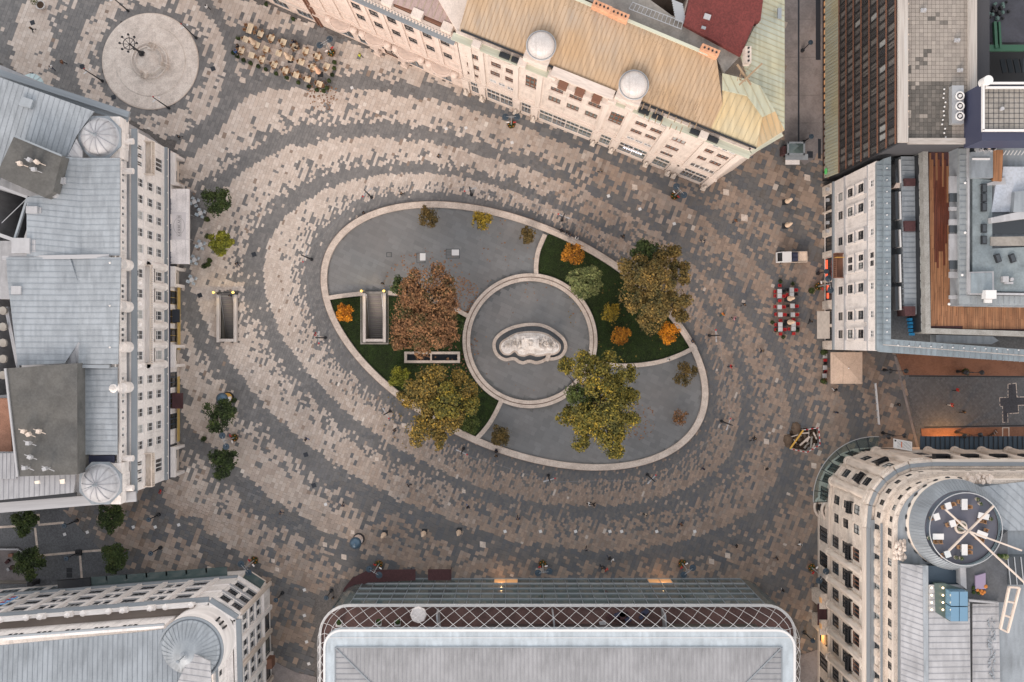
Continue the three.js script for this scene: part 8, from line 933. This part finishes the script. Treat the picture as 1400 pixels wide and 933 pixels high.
// ---------- pickup, kiosk, parasol, columns, pit ----------
{ const t = thing('pickup_truck', 'white pickup truck with pale load bed parked by the red cafe', 'truck', null, P(1080, 352.5)); t.rotation.y = 0.02;
  const s = new THREE.Shape([new V2(-2.45, 0.35), new V2(-2.5, 0.8), new V2(-2.38, 1.15), new V2(-1.75, 1.95), new V2(-0.35, 2.0), new V2(-0.2, 1.2), new V2(-0.2, 0.35)]), g = new THREE.ExtrudeGeometry(s, { depth: 1.66, bevelEnabled: true, bevelSize: 0.06, bevelThickness: 0.06, bevelSegments: 2 }); g.translate(0, 0, -0.83); add(t, 'cab', g, M.whitePaint); const ws = new THREE.BoxGeometry(0.06, 0.95, 1.45); ws.rotateZ(-0.67); ws.translate(-2.13, 1.58, 0); add(t, 'windscreen', ws, glassDark[0]); add(t, 'mirror', box(0.1, 0.2, 0.22, -1.95, 1.3, 1.02), M.black); add(t, 'mirror', box(0.1, 0.2, 0.22, -1.95, 1.3, -1.02), M.black); for (const z of [-0.6, 0.6]) add(t, 'headlight', box(0.06, 0.18, 0.3, -2.55, 0.8, z), M.silver); add(t, 'chassis', box(4.9, 0.2, 1.2, 0.1, 0.5, 0), M.black); add(t, 'crate', [box(1.0, 0.9, 1.5, 0.42, 1.15, 0), box(0.9, 0.25, 0.2, 0.42, 1.65, 0.35), box(0.9, 0.25, 0.2, 0.42, 1.65, -0.35)], M.navy); const bed = add(t, 'load_bed', [box(2.85, 0.14, 1.78, 1.15, 0.75, 0), box(2.85, 0.5, 0.06, 1.15, 1.05, 0.89), box(2.85, 0.5, 0.06, 1.15, 1.05, -0.89), box(0.06, 0.5, 1.78, 2.57, 1.05, 0), box(0.06, 0.5, 1.72, -0.25, 1.05, 0)], MS({ color: C(0.72, 0.6, 0.5), roughness: 0.6 })); add(bed, 'load', box(1.5, 0.35, 1.6, 1.75, 1.0, 0), MS({ color: C(0.74, 0.6, 0.48), map: T.plaster })); for (const [x, z] of [[-1.6, 0.8], [-1.6, -0.8], [1.5, 0.8], [1.5, -0.8]]) { const w = add(t, 'wheel', new THREE.CylinderGeometry(0.36, 0.36, 0.24, 18).rotateX(Math.PI / 2).translate(x, 0.37, z), M.black); add(w, 'rim', new THREE.CylinderGeometry(0.2, 0.2, 0.26, 12).rotateX(Math.PI / 2).translate(x, 0.37, z), M.silver); } }
{ const p = P(1081, 211), t = thing('kiosk', 'small dark kiosk with square glass roof in the narrow top street', 'kiosk', null, p); add(t, 'cabin', box(2.5, 3.0, 2.0, 0, 1.5, -0.4), M.darkMetal); add(t, 'roof_frame', [box(2.9, 0.25, 0.3, 0, 3.1, -1.3), box(2.9, 0.25, 0.3, 0, 3.1, 0.6), box(0.3, 0.25, 2.2, -1.35, 3.1, -0.35), box(0.3, 0.25, 2.2, 1.35, 3.1, -0.35)], M.lead); add(t, 'glass_roof', new THREE.ConeGeometry(1.8, 0.6, 4).rotateY(Math.PI / 4).scale(1, 1, 0.8).translate(0, 3.4, -0.35), glassGreen); add(t, 'awning', box(3.8, 0.08, 1.0, 0.3, 2.5, 0.95), M.zinc); add(t, 'counter_flap', box(2.4, 0.06, 0.8, -0.2, 1.8, 1.7), M.fabric); add(t, 'side_cabinet', box(0.5, 2.0, 1.4, -1.6, 1.0, -0.3), M.maroon); }
{ const p = P(1158, 503.5, 3.2), t = thing('square_parasol', 'large square beige parasol at the corner of the white block', 'parasol', null, new V3(p.x, 0, p.z)); const h = 2.62, ap = new V3(0, 4.0, 0), cs = [new V3(-h, 3.1, -h), new V3(h, 3.1, -h), new V3(h, 3.1, h), new V3(-h, 3.1, h)]; for (let k = 0; k < 4; k++) { const a = cs[k], b = cs[(k + 1) % 4]; const g = new THREE.BufferGeometry(); g.setAttribute('position', new THREE.Float32BufferAttribute([...a.toArray(), ...ap.toArray(), ...b.toArray()], 3)); g.computeVertexNormals(); add(t, 'canopy_panel', uvm(g), MS({ color: C(0.56, 0.43, 0.34), map: T.plaster, side: THREE.DoubleSide, roughness: 0.95 })); const va = bar(a.clone().setY(2.98), b.clone().setY(2.98), 0.04, 0.26); add(t, 'valance', va, M.fabricBeige); } add(t, 'pole', [cyl(0.08, 0.06, 4.0, 0, 2.0, 0), box(1.1, 0.15, 1.1, 0, 0.1, 0)], M.darkMetal); add(t, 'finial', sph(0.12, 0, 4.05, 0), M.whitePaint); }
for (const [u, v, c] of [[1128, 487, 0], [1128, 503, 1], [1127.5, 514, 0]]) { const p = P(u, v, 0.7); sTable(p.x, 0.02, p.z, 0, 'silver cafe table half under the beige parasol', 'silver tables by the parasol'); rChair(p.x + 0.1, 0.02, p.z + 0.75, 3.1, 'red chair beside the beige parasol', 'red chairs by the parasol'); kChair(p.x + 0.1, 0.02, p.z - 0.75, 0, 'black chair beside the beige parasol', 'black chairs by the parasol'); }
function adColumn(u, v, ring, label) { const t = thing('advertising_column', label, 'column', null, P(u, v)); add(t, 'base', cyl(1.0, 0.95, 0.5, 0, 0.26, 0, 24), M.darkMetal); const b = add(t, 'drum', cyl(0.82, 0.82, 2.9, 0, 1.95, 0, 24), ring); add(t, 'eaves', cyl(1.0, 1.0, 0.16, 0, 3.45, 0, 24), M.blueMetal); add(t, 'domed_roof', new THREE.SphereGeometry(0.92, 24, 8, 0, 6.283, 0, 1.5).scale(1, 0.75, 1).translate(0, 3.5, 0), MS({ color: C(0.07, 0.12, 0.17), roughness: 0.4, metalness: 0.3 })); add(t, 'poster', [new THREE.CylinderGeometry(0.84, 0.84, 2.0, 16, 1, true, 0.3, 1.6).translate(0, 2.0, 0)], M.fabric); add(t, 'finial', cyl(0.08, 0.02, 0.5, 0, 4.35, 0, 6), M.steel); return t; }
adColumn(312, 543.8, M.yellow, 'blue roofed advertising column with orange posters by the palace'); adColumn(490.5, 737, M.pink, 'blue roofed advertising column with pinkish posters left of the maroon canopy');
{ const t = thing('barricaded_pit', 'dug up pit with rubble behind red and white barriers', 'roadworks'); add(t, 'pit_floor', prism(pxs(pitPx), -0.58, -0.5), M.soil); const gs = []; for (let k = 0; k < 60; k++) { const u = rr(1080, 1116), v = rr(588, 612); if (!inside([u, v], pitPx)) continue; const p = P(u, v); gs.push(new THREE.IcosahedronGeometry(rr(0.12, 0.4), 0).scale(1.2, 0.6, 1).translate(p.x, rr(-0.4, 0.1), p.z)); } add(t, 'rubble', gs, M.soil); const cols = [M.limestone, M.concrete, M.bark]; for (let k = 0; k < 16; k++) { const p = P(rr(1082, 1114), rr(590, 610)); add(t, 'plank', box(rr(0.8, 2.4), 0.1, rr(0.15, 0.35), p.x, rr(0.05, 0.4), p.z, rr(0, 3)), pick(cols)); } for (const [u, v] of [[1077, 603], [1088, 586]]) { const p = P(u, v), g = new THREE.IcosahedronGeometry(0.8, 3), a = g.attributes.position; for (let i = 0; i < a.count; i++) { const k = 0.65 + 0.7 * vn(a.getX(i) * 2.4 + 20, a.getZ(i) * 2.4 + a.getY(i) * 2 + 20, 0, 5); a.setXYZ(i, a.getX(i) * k, Math.max(-0.02, a.getY(i) * 0.45 * k), a.getZ(i) * k * 1.3); } g.computeVertexNormals(); g.translate(p.x, 0, p.z); add(t, 'spoil_heap', g, MS({ color: C(0.16, 0.11, 0.075), map: T.asphalt, roughness: 1 })); }
  const c = [[1096, 587.5], [1117, 584.5], [1119, 607.5], [1101, 618], [1078, 613]].map(q => P(...q)); for (let k = 0; k < 4; k++) { const a = c[k], b = c[k + 1], L = a.distanceTo(b), n = Math.max(3, Math.round(L / 0.45)); for (let i = 0; i < n; i++) add(t, 'barrier_stripe', bar(a.clone().lerp(b, i / n).setY(0.95), a.clone().lerp(b, (i + 1) / n).setY(0.95), 0.12, 0.2), i % 2 ? M.red : M.whitePaint); add(t, 'barrier_post', box(0.1, 1.0, 0.1, a.x, 0.5, a.z), M.whitePaint); } add(t, 'yellow_beam', bar(P(1078, 613).setY(1.0), P(1096, 587.5).setY(1.0), 0.24), M.yellow); }
{ const t = thing('long_bench', 'long narrow pale metal barrier between the parasol and the glass canopy', 'barrier'); const a = P(1194.5, 524), b = P(1199.5, 580); add(t, 'rail', [bar(a.clone().setY(1.0), b.clone().setY(1.0), 0.2, 0.1), bar(a.clone().setY(0.5), b.clone().setY(0.5), 0.1, 0.1)], M.whitePaint); for (let k = 0; k <= 6; k++) { const p = a.clone().lerp(b, k / 6); add(t, 'post', box(0.3, 1.0, 0.12, p.x, 0.5, p.z), M.zincPale); } }
for (const [u, v, r] of [[1353, 594, 0.5], [1356, 592, 0.8], [1123, 875, 1.5], [1121, 868, 1.4]]) { const t = thing('bicycle', u > 1200 ? 'dark parked bicycle on the orange lit footway' : 'dark parked bicycle against the rotunda palace', 'bicycle', u > 1200 ? 'bicycles on the footway' : 'bicycles at the palace wall', P(u, v)); t.rotation.y = r; t.position.y = u > 1200 ? 0.11 : 0; for (const x of [-0.52, 0.52]) add(t, 'wheel', new THREE.TorusGeometry(0.33, 0.03, 6, 20).translate(x, 0.36, 0), M.black); add(t, 'frame', [bar(new V3(-0.52, 0.36, 0), new V3(-0.1, 0.8, 0), 0.04), bar(new V3(-0.1, 0.8, 0), new V3(0.4, 0.85, 0), 0.04), bar(new V3(0.4, 0.95, 0), new V3(0.52, 0.36, 0), 0.04), bar(new V3(0, 0.36, 0), new V3(0.4, 0.8, 0), 0.04), bar(new V3(-0.52, 0.36, 0), new V3(0, 0.36, 0), 0.04)], M.darkMetal); add(t, 'saddle', box(0.25, 0.06, 0.13, -0.12, 0.92, 0), M.black); add(t, 'handlebar', box(0.06, 0.04, 0.55, 0.38, 0.98, 0), M.steel); }
{ const t = thing('fan_canopy', 'fan shaped pale glass canopy at the palace side entrance', 'canopy'); const c = P(42, 118, 3.6); for (let k = 0; k < 7; k++) { const a0 = Math.PI * 1.06 + k * 0.43, a1 = a0 + 0.41, R = 2.2, g = new THREE.BufferGeometry(); g.setAttribute('position', new THREE.Float32BufferAttribute([c.x, 4.2, c.z, c.x + R * Math.cos(a0), 3.5, c.z + R * Math.sin(a0), c.x + R * Math.cos(a1), 3.5, c.z + R * Math.sin(a1)], 3)); g.computeVertexNormals(); add(t, 'glass_leaf', g, new THREE.MeshPhysicalMaterial({ color: C(0.4, 0.52, 0.53), roughness: 0.2, side: THREE.DoubleSide })); add(t, 'rib', bar(new V3(c.x, 4.22, c.z), new V3(c.x + R * Math.cos(a0), 3.54, c.z + R * Math.sin(a0)), 0.06), M.steel); } }
{ const t = thing('fenced_opening', 'dark railed opening with pale rim at the edge of the lane', 'railing'); add(t, 'sunken_floor', prism(pxs([[-40, 751], [24, 751], [37, 760], [37, 800], [-40, 800]]), -2.7, -2.5), M.streetGrey); add(t, 'retaining_wall', flat(pxs([[-44, 750.4], [24, 750.4], [37.6, 759.6], [37.6, 800.6], [-44, 800.6]]), [pxs(sunkPx)], -2.5, -0.61), M.concrete); for (const [a, b] of [[[-10, 748.5], [24, 748.5]], [[24, 748.5], [38, 757]], [[38, 757], [38.5, 768]]]) { add(t, 'rail', bar(P(...a, 1), P(...b, 1), 0.16, 0.1), M.black); add(t, 'kerb', bar(P(a[0], a[1] + 2.6).setY(0.15), P(b[0], b[1] + 2.6).setY(0.15), 0.25, 0.3), M.zincPale); } for (const u of [0, 12, 24]) { const p = P(u, 748.5); add(t, 'post', box(0.08, 1, 0.08, p.x, 0.5, p.z), M.black); } for (let k = 0; k < 9; k++) { const p = P(rr(0, 30), rr(762, 792)); add(t, 'stacked_furniture', box(rr(0.4, 0.9), 0.5, rr(0.4, 0.8), p.x, -2.25, p.z, rr(0, 1)), pick([M.maroon, M.terracotta, M.zincPale, M.black])); } }
{ const p = P(50, 795); single('dark_pillar', [box(0.85, 2.4, 0.6, p.x, 1.2, p.z), box(1.1, 0.2, 0.9, p.x, 0.12, p.z)], M.black, 'dark slab shaped pillar below the lane street tree', 'pillar'); }
// stretched tables on the round terrace of the rotunda palace
const tY = 31.5; const wt = makeCloner(tableProto('white_terrace_table', 0.8, 1.5, M.whitePaint, M.steel)), tc = makeCloner(chairProto('terrace_chair', M.wicker, M.darkMetal));
[[1319, 690, 0], [1297, 692, 1], [1281, 707, 1], [1303, 716, 1], [1283, 734, 2], [1319, 752, 0], [1296, 758, 1], [1345, 706, 3], [1343, 731, 4]].forEach(([u, v, k]) => { const p = P(u, v, tY + 0.7), a = [0, 0.3, 1.57, 1.35, 1.2][k]; const o = wt(p.x, tY, p.z, a, 'white table on the round roof terrace', 'white roof terrace tables'); if (k === 1) o.scale.set(1, 1, 0.62); for (const [dx, dz, r] of [[-0.72, -0.35, 1.57], [-0.72, 0.35, 1.57], [0.72, -0.35, -1.57], [0.72, 0.35, -1.57]]) { if ((k === 1 && dz > 0) || rnd() < 0.35) continue; const q = new V3(dx, 0, k === 1 ? 0 : dz).applyAxisAngle(new V3(0, 1, 0), a); tc(p.x + q.x, tY, p.z + q.z, r + a, 'brown chair at a white table on the round roof terrace', 'roof terrace chairs'); } });
[[1337, 683], [1341, 689], [1355, 710], [1308, 763], [1315, 764], [1271, 736]].forEach(([u, v]) => { const p = P(u, v, tY + 0.5), t = thing('terrace_pot', 'small potted plant against the round terrace balustrade', 'planter', 'roof terrace pots', new V3(p.x, tY, p.z)); add(t, 'pot', cyl(0.2, 0.26, 0.4, 0, 0.2, 0), M.limestone); add(t, 'plant', crownGeo([{ c: new V3(0, 0.6, 0), r: 0.3, ry: 0.26 }], 90, 0.08, pal.dark, 4), leafMat); });
renderer.render(scene, camera);
